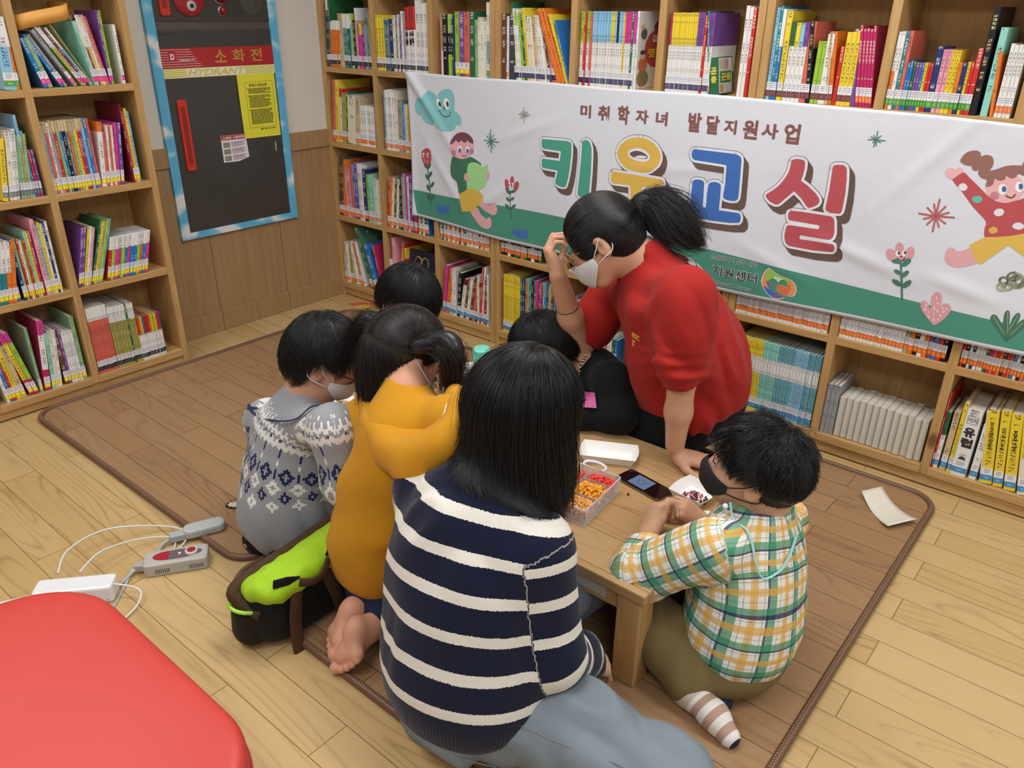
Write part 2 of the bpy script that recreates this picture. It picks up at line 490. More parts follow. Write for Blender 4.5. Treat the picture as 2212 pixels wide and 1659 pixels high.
# yellow notice
no = MB().add([(.0205, -.496, 1.173), (.0215, -.497, 1.03), (.0205, -.494, .892), (.0205, -.296, .89), (.021, -.296, 1.03), (.0205, -.296, 1.173)], [(0, 1, 2, 3, 4, 5)]).build('paper_notice', plain('e6df3c', .6), base=(.0205, -.395, .89))
so = no.modifiers.new('solid', 'SOLIDIFY'); so.thickness = .0006
tag(no, 'bright yellow evacuation notice sheet taped on the hydrant cabinet door', 'notice')
INK = plain('3a3a20', .7)
wall_text('화재시 대피요령', -.44, -.345, 1.118, 1.131, .0226, INK, no, 'heading', .01)
wall_text('환경보호', -.405, -.322, .9255, .932, .0226, INK, no, 'footer', .02)
tx = MB()
rr_ = random.Random(4)
z = 1.108
for blk in (4, 9, 11):
    for i in range(blk):
        y = -.452 + (.006 if i else 0)
        end = -.325 - rr_.random() * .05 * (1 if i % 3 == 2 else .2)
        while y < end:
            l = rr_.uniform(.006, .016); tx.add([(.0226, y, z), (.0226, min(y + l, end), z), (.0226, min(y + l, end), z + .0032), (.0226, y, z + .0032)], [(0, 1, 2, 3)]); y += l + .0025
        z -= .0062
    z -= .006
for a0, a1, b0, b1 in ((-.461, -.313, 1.1395, 1.1403), (-.461, -.313, .937, .9378), (-.461, -.4602, .937, 1.14), (-.3138, -.313, .937, 1.14)): tx.add([(.0226, a0, b0), (.0226, a1, b0), (.0226, a1, b1), (.0226, a0, b1)], [(0, 1, 2, 3)])
tx.build('printed_lines', INK, no)
# white sticker with instructions
stp = [(-.618, .916), (-.618, .797), (-.538, .795), (-.482, .809), (-.488, .914)]
v_, f_ = yz(stp, .0162, .0172)
stk = mesh_obj('instruction_sticker', v_, f_, plain('e3e4e8', .4), base=(.0165, -.55, .8))
tag(stk, 'white torn sticker with hydrant instructions below the yellow notice', 'sticker')
v_, f_ = yz([(-.617, .915), (-.6165, .896), (-.488, .894), (-.4885, .913)], .0171, .0177)
rb = mesh_obj('red_header', v_, f_, plain('b3262c', .4), stk)
wall_text('소화전 사용방법', -.610, -.496, .8985, .910, .0181, plain('f2f0ee', .5), rb, 'heading', .02)
tx = MB(); bl = MB(); im = MB()
for i, z in enumerate((.872, .842, .812)):
    im.add([(.0177, -.610, z - .010), (.0177, -.575, z - .010), (.0177, -.575, z + .013), (.0177, -.610, z + .013)], [(0, 1, 2, 3)])
    for j in range(4):
        b = bl if j < 2 else tx
        b.add([(.0177, -.568, z + .010 - j * .006), (.0177, -.495 - (j % 2) * .012, z + .010 - j * .006), (.0177, -.495 - (j % 2) * .012, z + .0125 - j * .006), (.0177, -.568, z + .0125 - j * .006)], [(0, 1, 2, 3)])
im.build('photo_panel', plain('8f8a7e', .5), stk); bl.build('printed_lines', plain('3a3f78', .6), stk); tx.build('printed_lines', plain('b85a58', .6), stk)
# banner artwork: name, colour, layer, kind, line width, then x, z pairs in millimetres
ART = [
('cloud_picture','7cc5ca',1,'C',0,[820,1099,826,1115,851,1131,881,1138,905,1133,919,1117,923,1090,921,1049,937,1044,954,1029,963,1011,959,997,947,990,929,990,923,975,905,965,875,958,841,960,817,974,809,996,793,982,771,979,743,984,721,1000,714,1015,694,1014,679,1030,674,1055,682,1077,701,1090,720,1090,731,1082,733,1097,750,1115,765,1124,784,1120,805,1110]),
('cloud_picture','f0f2f4',2,'P',0,[839,1076,842,1069,843,1062,842,1056,839,1053,835,1051,830,1053,825,1057,820,1062,816,1069,813,1077,813,1083,814,1089,816,1092,820,1094,825,1092,831,1089,835,1083]),
('cloud_picture','f0f2f4',2,'P',0,[893,1078,894,1070,892,1062,889,1056,884,1052,878,1051,871,1052,865,1057,860,1063,857,1071,857,1080,858,1087,862,1094,867,1098,873,1099,880,1097,886,1093,890,1086]),
('cloud_picture','1a1a1c',3,'P',0,[841,1072,842,1069,842,1065,842,1062,840,1060,837,1059,834,1060,831,1062,828,1064,826,1068,825,1072,825,1075,826,1078,828,1080,830,1081,833,1080,836,1079,839,1076]),
('cloud_picture','1a1a1c',3,'P',0,[889,1075,889,1071,889,1067,887,1064,885,1062,883,1062,880,1063,877,1065,875,1068,874,1072,873,1076,874,1080,875,1083,877,1085,880,1086,883,1085,885,1082,888,1079]),
('cloud_picture','2b7080',2,'P',0,[867,1058,868,1055,869,1052,868,1049,866,1047,864,1047,862,1047,859,1048,856,1051,854,1054,853,1057,853,1060,854,1062,855,1064,857,1065,860,1064,863,1063,865,1061]),
('cloud_picture','24505a',2,'S',4,[823,1041,832,1043,838,1032,853,1022,874,1020,892,1027,897,1039,895,1043,900,1041]),
('boy_picture','e6aab0',1,'P',0,[1035,907,1033,894,1026,881,1014,869,1000,859,983,852,965,848,947,848,930,851,916,858,905,867,898,879,896,893,899,906,906,920,918,932,933,941,950,948,968,951,985,951,1002,948,1016,941,1026,932,1033,920]),
('boy_picture','6a2540',2,'p',0,[896,905,901,923,916,941,938,956,964,963,991,962,1014,953,1029,940,1034,921,1025,921,1012,923,996,933,992,924,981,920,970,922,961,930,954,922,945,918,937,920,928,926,918,914,906,906]),
('boy_picture','f4f4f6',2,'P',0,[963,890,962,885,960,880,957,877,953,874,949,874,945,875,942,878,940,883,939,888,940,893,942,898,946,902,950,904,954,904,958,903,961,900,963,896]),
('boy_picture','2048a0',3,'P',0,[959,885,959,882,957,878,955,876,953,875,950,874,948,875,946,877,944,880,944,883,944,887,946,890,948,892,951,894,953,894,956,893,958,891,959,888]),
('boy_picture','f4f4f6',2,'P',0,[1010,893,1009,888,1007,883,1004,879,1000,877,996,876,992,878,989,881,987,885,986,890,987,896,989,900,992,904,996,906,1000,907,1004,905,1007,902,1009,898]),
('boy_picture','2048a0',3,'P',0,[1006,887,1006,884,1004,881,1002,879,1000,877,997,877,995,878,993,880,991,883,991,886,991,889,993,892,995,895,997,896,1000,896,1003,895,1005,893,1006,891]),
('boy_picture','bb7080',2,'P',0,[930,872,929,867,927,863,923,860,919,858,914,857,910,858,907,861,904,864,904,869,905,873,907,877,911,880,915,882,920,883,924,882,927,879,930,876]),
('boy_picture','bb7080',2,'P',0,[1034,889,1033,885,1031,881,1028,878,1024,877,1020,876,1016,877,1013,879,1011,882,1010,886,1011,890,1013,894,1016,897,1020,898,1024,899,1028,898,1031,896,1033,892]),
('boy_picture','6a3040',2,'S',3,[963,868,968,862,978,861,987,864,991,870]),
('boy_picture','1c6b4e',0,'C',0,[913,854,897,829,891,793,895,767,910,752,928,743,935,724,945,690,970,700,996,722,1037,781,1077,833,1061,848,1038,857,1015,862,967,847]),
('boy_picture','9fd98c',2,'p',0,[1004,832,1026,841,1050,841,1070,836,1087,825,1117,844,1116,808,1110,769,1101,745,1074,730,1063,716,1042,724,1018,723,994,717,991,749,994,793,998,819]),
('boy_picture','dba3a8',3,'P',0,[1005,774,1005,768,1004,762,1001,757,996,754,991,753,986,754,982,757,978,762,976,768,976,774,978,780,981,784,985,788,990,789,995,788,1000,785,1003,780]),
('boy_picture','dba3a8',3,'P',0,[1126,794,1124,788,1122,782,1119,778,1116,776,1112,775,1109,777,1107,781,1106,786,1106,793,1108,799,1110,804,1113,808,1117,811,1120,811,1123,809,1125,805,1126,800]),
('boy_picture','d9b035',3,'p',0,[945,689,970,703,1003,721,1024,724,1063,718,1093,705,1083,675,1069,653,1056,654,1047,637,1010,621,962,612]),
('boy_picture','e0a8ac',2,'C',0,[1011,625,1034,597,1058,574,1087,559,1117,557,1136,569,1142,588,1138,605,1129,613,1120,611,1113,602,1100,607,1079,617,1056,645]),
('boy_picture','e0a8ac',2,'C',0,[1071,656,1100,638,1129,628,1152,625,1169,636,1174,654,1166,675,1155,682,1144,679,1140,670,1123,670,1100,675,1083,682]),
('star_picture','2f7a62',1,'S',4,[1134,940,1133,990]),
('star_picture','2f7a62',1,'S',4,[1134,940,1151,971]),
('star_picture','2f7a62',1,'S',4,[1134,940,1164,955]),
('star_picture','2f7a62',1,'S',4,[1134,940,1181,942]),
('star_picture','2f7a62',1,'S',4,[1134,940,1161,922]),
('star_picture','2f7a62',1,'S',4,[1134,940,1147,909]),
('star_picture','2f7a62',1,'S',4,[1134,940,1135,893]),
('star_picture','2f7a62',1,'S',4,[1134,940,1117,914]),
('star_picture','2f7a62',1,'S',4,[1134,940,1108,929]),
('star_picture','2f7a62',1,'S',4,[1134,940,1094,943]),
('star_picture','2f7a62',1,'S',4,[1134,940,1109,962]),
('star_picture','2f7a62',1,'S',4,[1134,940,1123,975]),
('red_flower_picture','b83c44',1,'C',0,[746,872,766,866,772,845,769,818,758,795,742,788,724,793,711,811,705,833,710,853,727,866]),
('red_flower_picture','20603f',2,'C',0,[720,801,733,796,742,793,755,799,766,804,762,789,746,778,732,780,722,788]),
('red_flower_picture','f2e8e8',2,'P',0,[727,839,726,835,725,831,723,828,720,826,717,826,715,827,713,830,712,833,711,837,712,841,714,844,716,847,719,849,721,849,724,848,726,846,727,842]),
('red_flower_picture','201818',3,'P',0,[726,836,725,834,725,833,723,831,722,831,721,830,720,831,719,832,718,834,718,835,718,837,719,839,720,840,721,841,723,841,724,841,725,840,726,838]),
('red_flower_picture','f2e8e8',2,'P',0,[757,842,757,838,755,834,753,832,750,830,748,830,745,831,743,833,742,836,742,840,743,844,744,848,746,851,749,852,752,852,754,851,756,849,757,846]),
('red_flower_picture','201818',3,'P',0,[756,840,756,838,755,836,754,835,753,834,751,834,750,834,749,835,748,837,748,839,749,841,749,842,750,843,752,844,753,844,754,844,755,843,756,841]),
('red_flower_picture','f0b0b0',2,'S',3,[723,819,730,808,743,808,752,818]),
('red_flower_picture','20603f',1,'S',6,[743,780,749,735,753,695,756,614]),
('red_flower_picture','20603f',1,'P',0,[769,754,765,750,761,746,757,743,753,742,751,743,749,745,749,749,750,753,753,757,756,762,760,766,764,768,768,769,771,769,772,766,773,763,771,759]),
('red_flower_picture','20603f',1,'P',0,[745,743,747,738,749,734,748,730,747,727,744,726,740,726,736,728,732,731,728,736,726,740,725,745,725,748,727,751,730,753,733,752,738,750,742,747]),
('red_flower_picture','20603f',1,'P',0,[778,707,774,702,769,698,764,696,760,695,758,695,757,698,757,701,759,706,762,711,767,716,771,719,776,722,779,723,782,722,783,720,783,716,781,712]),
('red_flower_picture','20603f',1,'P',0,[750,695,752,690,753,685,752,681,750,678,747,677,743,677,739,679,735,683,732,688,731,693,730,698,731,702,733,705,736,706,739,706,743,703,747,699]),
('red_flower_picture','20603f',1,'P',0,[750,652,752,647,753,642,752,637,750,634,747,633,743,634,739,636,735,640,732,645,730,651,729,656,730,660,732,663,735,664,739,664,743,661,747,657]),
('red_flower_picture','20603f',1,'P',0,[779,650,775,645,771,641,766,638,762,636,760,637,758,639,758,643,760,648,762,653,766,658,770,662,775,665,778,666,781,665,783,663,783,659,781,655]),
('tulip_picture','b83c44',1,'P',0,[1239,776,1242,769,1242,762,1241,756,1238,752,1234,751,1229,752,1224,756,1220,761,1216,768,1214,776,1214,783,1215,788,1218,792,1222,793,1227,792,1232,789,1236,783]),
('tulip_picture','b83c44',1,'P',0,[1268,790,1267,783,1265,776,1262,771,1258,768,1254,768,1250,770,1247,774,1244,780,1244,787,1244,794,1246,800,1249,805,1253,808,1257,809,1261,807,1265,803,1267,797]),
('tulip_picture','b83c44',1,'P',0,[1292,770,1289,763,1285,756,1280,752,1275,749,1271,749,1267,752,1266,757,1266,764,1267,772,1270,779,1275,785,1280,790,1284,792,1289,792,1292,789,1294,784,1294,777]),
('tulip_picture','20603f',2,'C',0,[1222,756,1236,752,1247,746,1261,751,1276,750,1269,741,1252,738,1242,731,1230,737]),
('tulip_picture','f2e8e8',3,'P',0,[1249,773,1249,769,1248,766,1246,764,1244,762,1242,762,1239,763,1238,765,1237,768,1236,771,1236,775,1238,778,1239,780,1241,782,1244,782,1246,781,1248,779,1249,776]),
('tulip_picture','201818',4,'P',0,[1243,771,1243,769,1242,768,1242,766,1241,766,1239,765,1238,766,1237,767,1237,769,1237,770,1237,772,1237,774,1238,775,1239,776,1240,776,1242,776,1242,775,1243,773]),
('tulip_picture','f2e8e8',3,'P',0,[1266,773,1266,770,1265,767,1263,764,1261,763,1259,762,1256,763,1255,765,1254,768,1253,771,1253,775,1255,778,1256,780,1258,782,1261,782,1263,781,1265,779,1266,776]),
('tulip_picture','201818',4,'P',0,[1260,771,1260,770,1259,768,1259,767,1258,766,1256,766,1255,766,1254,767,1254,769,1254,771,1254,772,1254,774,1255,775,1256,776,1257,776,1258,776,1259,775,1260,773]),
('tulip_picture','20603f',1,'S',4,[1246,737,1246,699,1252,625]),
('tulip_picture','20603f',1,'P',0,[1240,711,1242,708,1244,704,1245,701,1244,699,1242,698,1239,697,1235,698,1231,700,1228,703,1225,706,1224,709,1223,712,1224,714,1226,716,1229,716,1233,715,1236,713]),
('tulip_picture','20603f',1,'P',0,[1262,709,1258,707,1254,705,1251,704,1248,704,1247,705,1246,707,1248,710,1250,713,1253,716,1257,719,1261,720,1264,721,1267,721,1269,720,1269,718,1268,715,1265,712]),
('tulip_picture','20603f',1,'P',0,[1237,680,1241,676,1244,672,1246,669,1245,666,1243,664,1240,664,1235,665,1230,667,1225,670,1221,674,1218,678,1217,681,1218,684,1220,685,1223,686,1228,685,1232,683]),
('tulip_picture','20603f',1,'P',0,[1269,676,1264,673,1260,670,1256,668,1252,668,1250,669,1250,671,1251,675,1254,679,1258,683,1263,687,1267,690,1271,691,1275,692,1277,690,1277,688,1276,685,1273,680]),
('grass_picture','1f62b8',1,'p',0,[791,615,803,610,811,621,822,610,841,629,852,615,875,633,872,586,835,583,793,589]),
('grass_picture','1f62b8',1,'p',0,[1262,585,1274,575,1293,592,1304,576,1318,598,1327,584,1345,598,1349,553,1305,550,1265,560]),
('star_picture','8d9488',1,'S',3,[1316,1063,1314,1095]),
('star_picture','8d9488',1,'S',3,[1316,1063,1325,1081]),
('star_picture','8d9488',1,'S',3,[1316,1063,1338,1079]),
('star_picture','8d9488',1,'S',3,[1316,1063,1348,1067]),
('star_picture','8d9488',1,'S',3,[1316,1063,1341,1060]),
('star_picture','8d9488',1,'S',3,[1316,1063,1329,1052]),
('star_picture','8d9488',1,'S',3,[1316,1063,1316,1033]),
('star_picture','8d9488',1,'S',3,[1316,1063,1306,1049]),
('star_picture','8d9488',1,'S',3,[1316,1063,1295,1049]),
('star_picture','8d9488',1,'S',3,[1316,1063,1286,1064]),
('star_picture','8d9488',1,'S',3,[1316,1063,1297,1072]),
('star_picture','8d9488',1,'S',3,[1316,1063,1306,1081]),
('star_picture','357a72',1,'S',3,[2703,1102,2702,1129]),
('star_picture','357a72',1,'S',3,[2703,1102,2710,1112]),
('star_picture','357a72',1,'S',3,[2703,1102,2715,1116]),
('star_picture','357a72',1,'S',3,[2703,1102,2730,1102]),
('star_picture','357a72',1,'S',3,[2703,1102,2718,1095]),
('star_picture','357a72',1,'S',3,[2703,1102,2707,1084]),
('star_picture','357a72',1,'S',3,[2703,1102,2699,1080]),
('star_picture','357a72',1,'S',3,[2703,1102,2694,1092]),
('star_picture','357a72',1,'S',3,[2703,1102,2678,1101]),
('star_picture','357a72',1,'S',3,[2703,1102,2685,1110]),
('star_picture','357a72',1,'S',3,[2703,1102,2693,1115]),
('red_star_picture','b85058',1,'S',5,[2917,902,2917,952]),
('red_star_picture','b85058',1,'S',5,[2917,902,2937,934]),
('red_star_picture','b85058',1,'S',5,[2917,902,2950,918]),
('red_star_picture','b85058',1,'S',5,[2917,902,2967,906]),
('red_star_picture','b85058',1,'S',5,[2917,902,2948,885]),
('red_star_picture','b85058',1,'S',5,[2917,902,2933,872]),
('red_star_picture','b85058',1,'S',5,[2917,902,2919,856]),
('red_star_picture','b85058',1,'S',5,[2917,902,2899,874]),
('red_star_picture','b85058',1,'S',5,[2917,902,2886,889]),
('red_star_picture','b85058',1,'S',5,[2917,902,2870,903]),
('red_star_picture','b85058',1,'S',5,[2917,902,2889,923]),
('red_star_picture','b85058',1,'S',5,[2917,902,2905,936]),
('banner_letter_ki','2f9a80',0,'L',0,[1419,979,1534,983,1553,981,1562,975,1564,964,1565,933,1561,874,1555,838,1548,812,1543,804,1530,801,1508,803,1494,809,1491,816,1494,830,1502,864,1427,865,1419,869,1417,880,1417,894,1420,901,1426,902,1510,903,1514,941,1425,942,1417,946,1414,958,1414,973]),
('banner_letter_ki','2f9a80',0,'L',0,[1613,986,1622,994,1636,997,1650,990,1659,969,1662,944,1664,871,1663,835,1662,798,1657,783,1638,774,1616,775,1606,785,1608,815,1614,926]),
('banner_letter_u','ddb23f',0,'L',0,[1778,961,1780,975,1790,995,1808,1010,1824,1019,1842,1025,1864,1028,1883,1029,1902,1026,1918,1021,1935,1013,1948,1002,1960,988,1966,973,1967,959,1961,940,1949,928,1934,916,1921,909,1908,906,1891,905,1872,905,1853,906,1836,909,1819,914,1804,923,1795,930,1785,942]),
('banner_letter_u','e4e7ee',9,'C',0,[1826,964,1828,973,1835,981,1851,987,1873,990,1898,985,1915,974,1922,963,1917,951,1901,945,1877,943,1849,948,1832,955]),
('banner_letter_u','5a4032',10,'C',0,[1834,966,1840,973,1857,979,1874,980,1893,976,1907,969,1913,962,1907,956,1884,953,1860,954,1841,959]),
('banner_letter_u','e4e7ee',11,'C',0,[1857,956,1870,963,1891,966,1906,964,1908,960,1895,956,1873,954]),
('banner_letter_u','ddb23f',0,'L',0,[1762,890,1772,893,1974,890,1985,888,1989,878,1988,867,1980,858,1899,852,1902,791,1892,782,1864,779,1853,786,1847,850,1770,849,1761,853,1758,864,1758,881]),
('banner_letter_gyo','1763b8',0,'L',0,[2099,1010,2107,1011,2256,1011,2267,1008,2276,1002,2279,992,2282,947,2286,877,2285,863,2280,856,2269,853,2259,852,2238,854,2231,859,2229,869,2231,910,2228,964,2227,969,2221,971,2104,974,2096,978,2090,989,2090,1001,2093,1007]),
('banner_letter_gyo','1763b8',0,'L',0,[2106,896,2108,903,2117,907,2131,909,2145,907,2152,900,2152,890,2155,848,2156,814,2169,815,2167,861,2168,894,2172,902,2182,907,2195,909,2209,906,2216,900,2217,892,2219,858,2220,813,2290,814,2300,812,2305,802,2306,790,2301,781,2289,779,2267,775,2199,772,2117,772,2084,774,2075,779,2068,795,2068,810,2073,819,2080,820,2105,818,2105,862]),
('banner_letter_sil','b8404a',0,'L',0,[2451,1008,2454,1014,2463,1018,2474,1019,2489,1018,2496,1014,2498,1008,2499,990,2497,968,2493,952,2521,937,2548,918,2560,906,2565,897,2564,890,2561,883,2548,874,2538,869,2531,869,2524,874,2505,894,2476,915,2435,869,2428,864,2418,863,2400,869,2386,880,2383,885,2384,892,2406,910,2419,923,2431,939,2440,955,2447,971,2451,991]),
('banner_letter_sil','b8404a',0,'L',0,[2588,1003,2589,1010,2594,1014,2604,1016,2619,1017,2629,1012,2633,1004,2638,975,2642,931,2642,884,2641,872,2637,866,2628,864,2606,863,2593,867,2588,874,2588,883,2590,935]),
('banner_letter_sil','b8404a',0,'L',0,[2477,850,2512,852,2610,852,2620,847,2624,838,2631,800,2629,785,2623,778,2614,776,2525,775,2521,773,2520,767,2523,761,2633,764,2639,761,2641,754,2641,744,2635,738,2615,735,2569,731,2489,732,2478,738,2471,751,2468,767,2469,787,2471,798,2480,802,2577,804,2579,808,2579,814,2577,817,2477,818,2472,822,2469,832,2470,844]),
('girl_picture','8e5e50',2,'C',0,[2946,1066,2947,1075,2955,1090,2968,1098,2982,1100,2992,1095,2996,1085,3002,1089,3012,1091,3023,1088,3030,1076,3031,1064,3027,1050,3042,1055,3058,1064,3076,1070,3101,1073,3102,1080,3108,1090,3119,1091,3137,1083,3147,1061,3146,1030,3132,1039,3119,1046,3110,1047,3097,1050,3096,1042,3089,1036,3080,1036,3070,1040,3070,1032,3063,1026,3053,1026,3045,1029,3044,1016,3040,1008,3032,1005,3026,1006,3026,1023,3015,1026,3005,1031,2999,1040,2998,1049,2993,1045,2985,1046,2980,1051,2978,1057,2965,1057,2953,1061]),
('girl_picture','e9b0b4',1,'P',0,[3122,1014,3124,1003,3121,993,3116,983,3108,975,3098,970,3086,966,3073,966,3061,968,3049,974,3039,981,3032,990,3028,1001,3027,1012,3029,1022,3035,1032,3043,1039,3054,1045,3066,1048,3078,1048,3091,1045,3102,1040,3111,1033,3118,1024]),
('girl_picture','f2f2f4',3,'P',0,[3082,1004,3082,998,3081,994,3079,990,3076,988,3073,987,3069,989,3065,992,3062,996,3060,1001,3060,1006,3060,1010,3062,1014,3065,1016,3069,1017,3073,1016,3077,1013,3080,1009]),
('girl_picture','2a58a8',4,'P',0,[3080,1005,3080,1002,3080,999,3079,997,3077,996,3075,995,3073,996,3071,998,3070,1000,3069,1003,3068,1006,3069,1009,3070,1011,3071,1012,3073,1012,3075,1012,3077,1010,3079,1008]),
('girl_picture','f2f2f4',3,'P',0,[3120,1016,3121,1011,3120,1006,3118,1003,3115,1001,3111,1000,3108,1001,3104,1004,3101,1008,3099,1013,3099,1018,3099,1023,3101,1026,3104,1029,3108,1029,3112,1028,3115,1025,3118,1021]),
('girl_picture','2a58a8',4,'P',0,[3118,1017,3119,1014,3118,1012,3117,1009,3116,1008,3114,1008,3112,1009,3110,1010,3109,1013,3108,1016,3107,1019,3107,1021,3108,1023,3110,1024,3112,1025,3114,1024,3116,1022,3117,1020]),
('girl_picture','c27a88',2,'P',0,[3066,984,3067,980,3066,976,3063,974,3060,972,3056,971,3052,972,3048,974,3046,977,3044,981,3044,985,3045,988,3047,991,3051,993,3054,994,3058,993,3062,991,3065,988]),
('girl_picture','6a3a40',3,'S',4,[3083,988,3089,984,3096,983,3102,986,3105,994]),
('girl_picture','b83c44',0,'C',0,[2937,1013,2950,1029,2964,1036,2980,1024,3002,1008,3023,992,3041,978,3063,968,3086,967,3113,977,3129,987,3161,1006,3176,1018,3186,999,3173,960,3168,927,3176,896,3153,890,3123,878,3087,868,3060,862,3053,886,3050,909,3009,943,2970,982]),
('girl_picture','5fb8a8',1,'P',0,[3028,967,3028,964,3026,961,3023,958,3019,956,3014,956,3009,957,3005,959,3002,962,3001,965,3001,969,3003,972,3006,974,3010,976,3015,976,3019,976,3023,974,3026,971]),
('girl_picture','dfe2e8',1,'P',0,[3090,942,3090,938,3089,935,3087,931,3084,929,3079,927,3075,927,3071,928,3067,931,3065,934,3065,938,3066,942,3068,945,3072,947,3076,949,3080,949,3085,948,3088,945]),
('girl_picture','dfe2e8',1,'P',0,[3148,909,3148,906,3146,903,3143,900,3138,898,3133,898,3128,899,3124,900,3121,903,3119,906,3120,910,3122,913,3125,915,3129,917,3134,918,3139,917,3143,915,3147,912]),
('girl_picture','d8ae3c',1,'P',0,[3086,889,3087,886,3086,882,3083,880,3080,877,3076,876,3072,876,3069,878,3066,880,3064,883,3064,886,3065,890,3067,892,3071,895,3074,896,3078,896,3082,894,3085,892]),
('girl_picture','dfe2e8',1,'P',0,[2982,996,2981,992,2980,989,2977,986,2973,985,2969,984,2965,986,2961,988,2959,991,2958,995,2958,998,2959,1002,2962,1004,2966,1006,2970,1006,2974,1005,2978,1002,2980,999]),
('girl_picture','e9b0b4',1,'C',0,[2937,1014,2926,1017,2917,1024,2914,1034,2918,1042,2926,1045,2934,1044,2940,1041,2943,1047,2949,1049,2957,1046,2960,1038,2950,1027]),
('girl_picture','dcb441',1,'p',0,[3025,833,3042,848,3060,863,3087,868,3114,875,3137,883,3153,890,3175,897,3203,863,3197,812,3169,826,3145,838,3124,851,3110,835,3091,810,3069,784,3063,784,3045,802]),
('girl_picture','dfa6ac',0,'C',0,[3028,825,3019,818,3007,812,2995,809,2991,815,2981,818,2972,812,2968,795,2971,779,2980,768,2995,762,3013,763,3037,772,3060,788,3046,811]),
('scribble_picture','a9ad8e',1,'S',6,[3147,751,3147,748,3146,745,3144,742,3141,740,3137,740,3134,740,3131,741,3128,744,3127,747,3127,750,3128,753,3130,755,3133,757,3137,758,3140,757,3143,756,3145,754,3147,751]),
('scribble_picture','a9ad8e',1,'S',6,[3173,768,3173,764,3171,760,3168,756,3164,754,3159,753,3154,753,3150,755,3146,758,3144,762,3144,766,3146,770,3149,773,3153,775,3158,777,3163,776,3168,774,3171,771,3173,768]),
('scribble_picture','a9ad8e',1,'S',6,[3187,759,3187,753,3186,748,3182,743,3178,740,3172,739,3166,739,3161,742,3157,747,3154,752,3154,758,3156,764,3159,769,3164,772,3169,773,3175,772,3180,769,3184,765,3187,759]),
('scribble_picture','a9ad8e',1,'S',6,[3182,758,3183,754,3182,750,3180,747,3178,745,3174,744,3171,745,3168,747,3165,750,3164,754,3163,759,3164,763,3166,766,3168,768,3172,769,3175,768,3178,766,3180,762,3182,758]),
('scribble_picture','a9ad8e',1,'S',6,[3145,730,3146,726,3145,723,3143,720,3140,718,3137,717,3133,718,3130,720,3128,722,3126,726,3126,730,3127,733,3129,736,3132,738,3135,739,3138,738,3141,736,3144,734,3145,730]),
('scribble_picture','a9ad8e',1,'S',6,[3163,734,3163,731,3161,728,3158,725,3154,723,3150,722,3145,723,3141,724,3139,726,3137,728,3137,731,3139,734,3142,737,3146,739,3150,740,3155,740,3158,739,3161,737,3163,734]),
('scribble_picture','a9ad8e',1,'S',6,[3191,755,3192,749,3189,743,3184,738,3178,735,3170,733,3162,733,3156,736,3150,740,3148,745,3148,751,3150,757,3155,762,3162,765,3169,767,3177,766,3184,764,3189,760,3191,755]),
('pink_flower_picture','d99aa2',1,'P',0,[2828,769,2830,763,2831,756,2829,750,2827,746,2822,744,2818,744,2812,747,2808,751,2804,757,2802,764,2801,770,2802,776,2805,780,2809,782,2814,782,2819,780,2824,775]),
('pink_flower_picture','d99aa2',1,'P',0,[2850,789,2851,782,2850,775,2848,770,2844,767,2840,766,2835,768,2831,772,2828,777,2825,784,2825,791,2826,798,2828,803,2832,806,2836,807,2840,805,2845,801,2848,796]),
('pink_flower_picture','d99aa2',1,'P',0,[2883,776,2881,769,2878,763,2874,759,2870,757,2865,758,2861,762,2858,767,2857,774,2857,781,2859,788,2862,794,2866,798,2870,800,2875,799,2878,796,2881,790,2883,784]),
('pink_flower_picture','d99aa2',1,'P',0,[2869,772,2869,765,2866,759,2859,754,2851,750,2841,748,2832,748,2824,751,2818,755,2815,761,2816,768,2819,774,2826,779,2834,783,2843,785,2853,785,2861,782,2866,777]),
('pink_flower_picture','f2f0f2',2,'P',0,[2843,772,2843,769,2842,766,2841,763,2839,762,2837,762,2834,762,2832,764,2831,766,2829,769,2829,773,2830,775,2831,778,2833,779,2835,780,2838,779,2840,777,2842,775]),
('pink_flower_picture','2a1a20',3,'P',0,[2842,774,2842,772,2842,770,2841,769,2841,768,2839,768,2838,768,2837,769,2836,771,2836,772,2835,774,2836,776,2836,777,2837,778,2838,778,2840,778,2841,777,2842,775]),
('pink_flower_picture','f2f0f2',2,'P',0,[2861,776,2861,773,2860,770,2859,768,2857,766,2855,766,2852,767,2850,768,2848,771,2847,774,2847,777,2848,780,2849,782,2851,784,2853,784,2856,783,2858,782,2860,779]),
('pink_flower_picture','2a1a20',3,'P',0,[2860,778,2860,776,2860,775,2859,773,2858,773,2857,772,2856,773,2855,774,2854,775,2853,777,2853,778,2854,780,2854,781,2855,782,2856,782,2858,782,2859,781,2860,780]),
('pink_flower_picture','5a2834',2,'P',0,[2851,764,2851,763,2851,762,2850,761,2849,761,2848,761,2847,761,2846,761,2846,762,2845,763,2845,764,2846,765,2846,765,2847,766,2848,766,2849,766,2850,765,2850,765]),
('pink_flower_picture','4a2830',2,'S',4,[2837,757,2842,752,2850,751,2857,756,2859,763]),
('pink_flower_picture','24735c',3,'P',0,[2853,748,2853,745,2850,743,2846,741,2841,740,2836,739,2831,740,2827,741,2824,743,2823,745,2823,747,2826,750,2830,752,2834,753,2840,753,2845,753,2849,752,2852,750]),
('pink_flower_picture','24735c',3,'P',0,[2877,762,2878,759,2879,755,2877,751,2875,746,2871,741,2867,737,2863,735,2859,734,2856,736,2855,738,2855,742,2856,747,2859,752,2862,757,2866,761,2871,763,2874,763]),
('pink_flower_picture','24735c',3,'P',0,[2862,710,2861,708,2858,707,2854,707,2850,707,2845,709,2841,711,2838,713,2836,716,2836,718,2838,720,2840,721,2844,722,2848,721,2853,719,2857,717,2860,715,2862,712]),
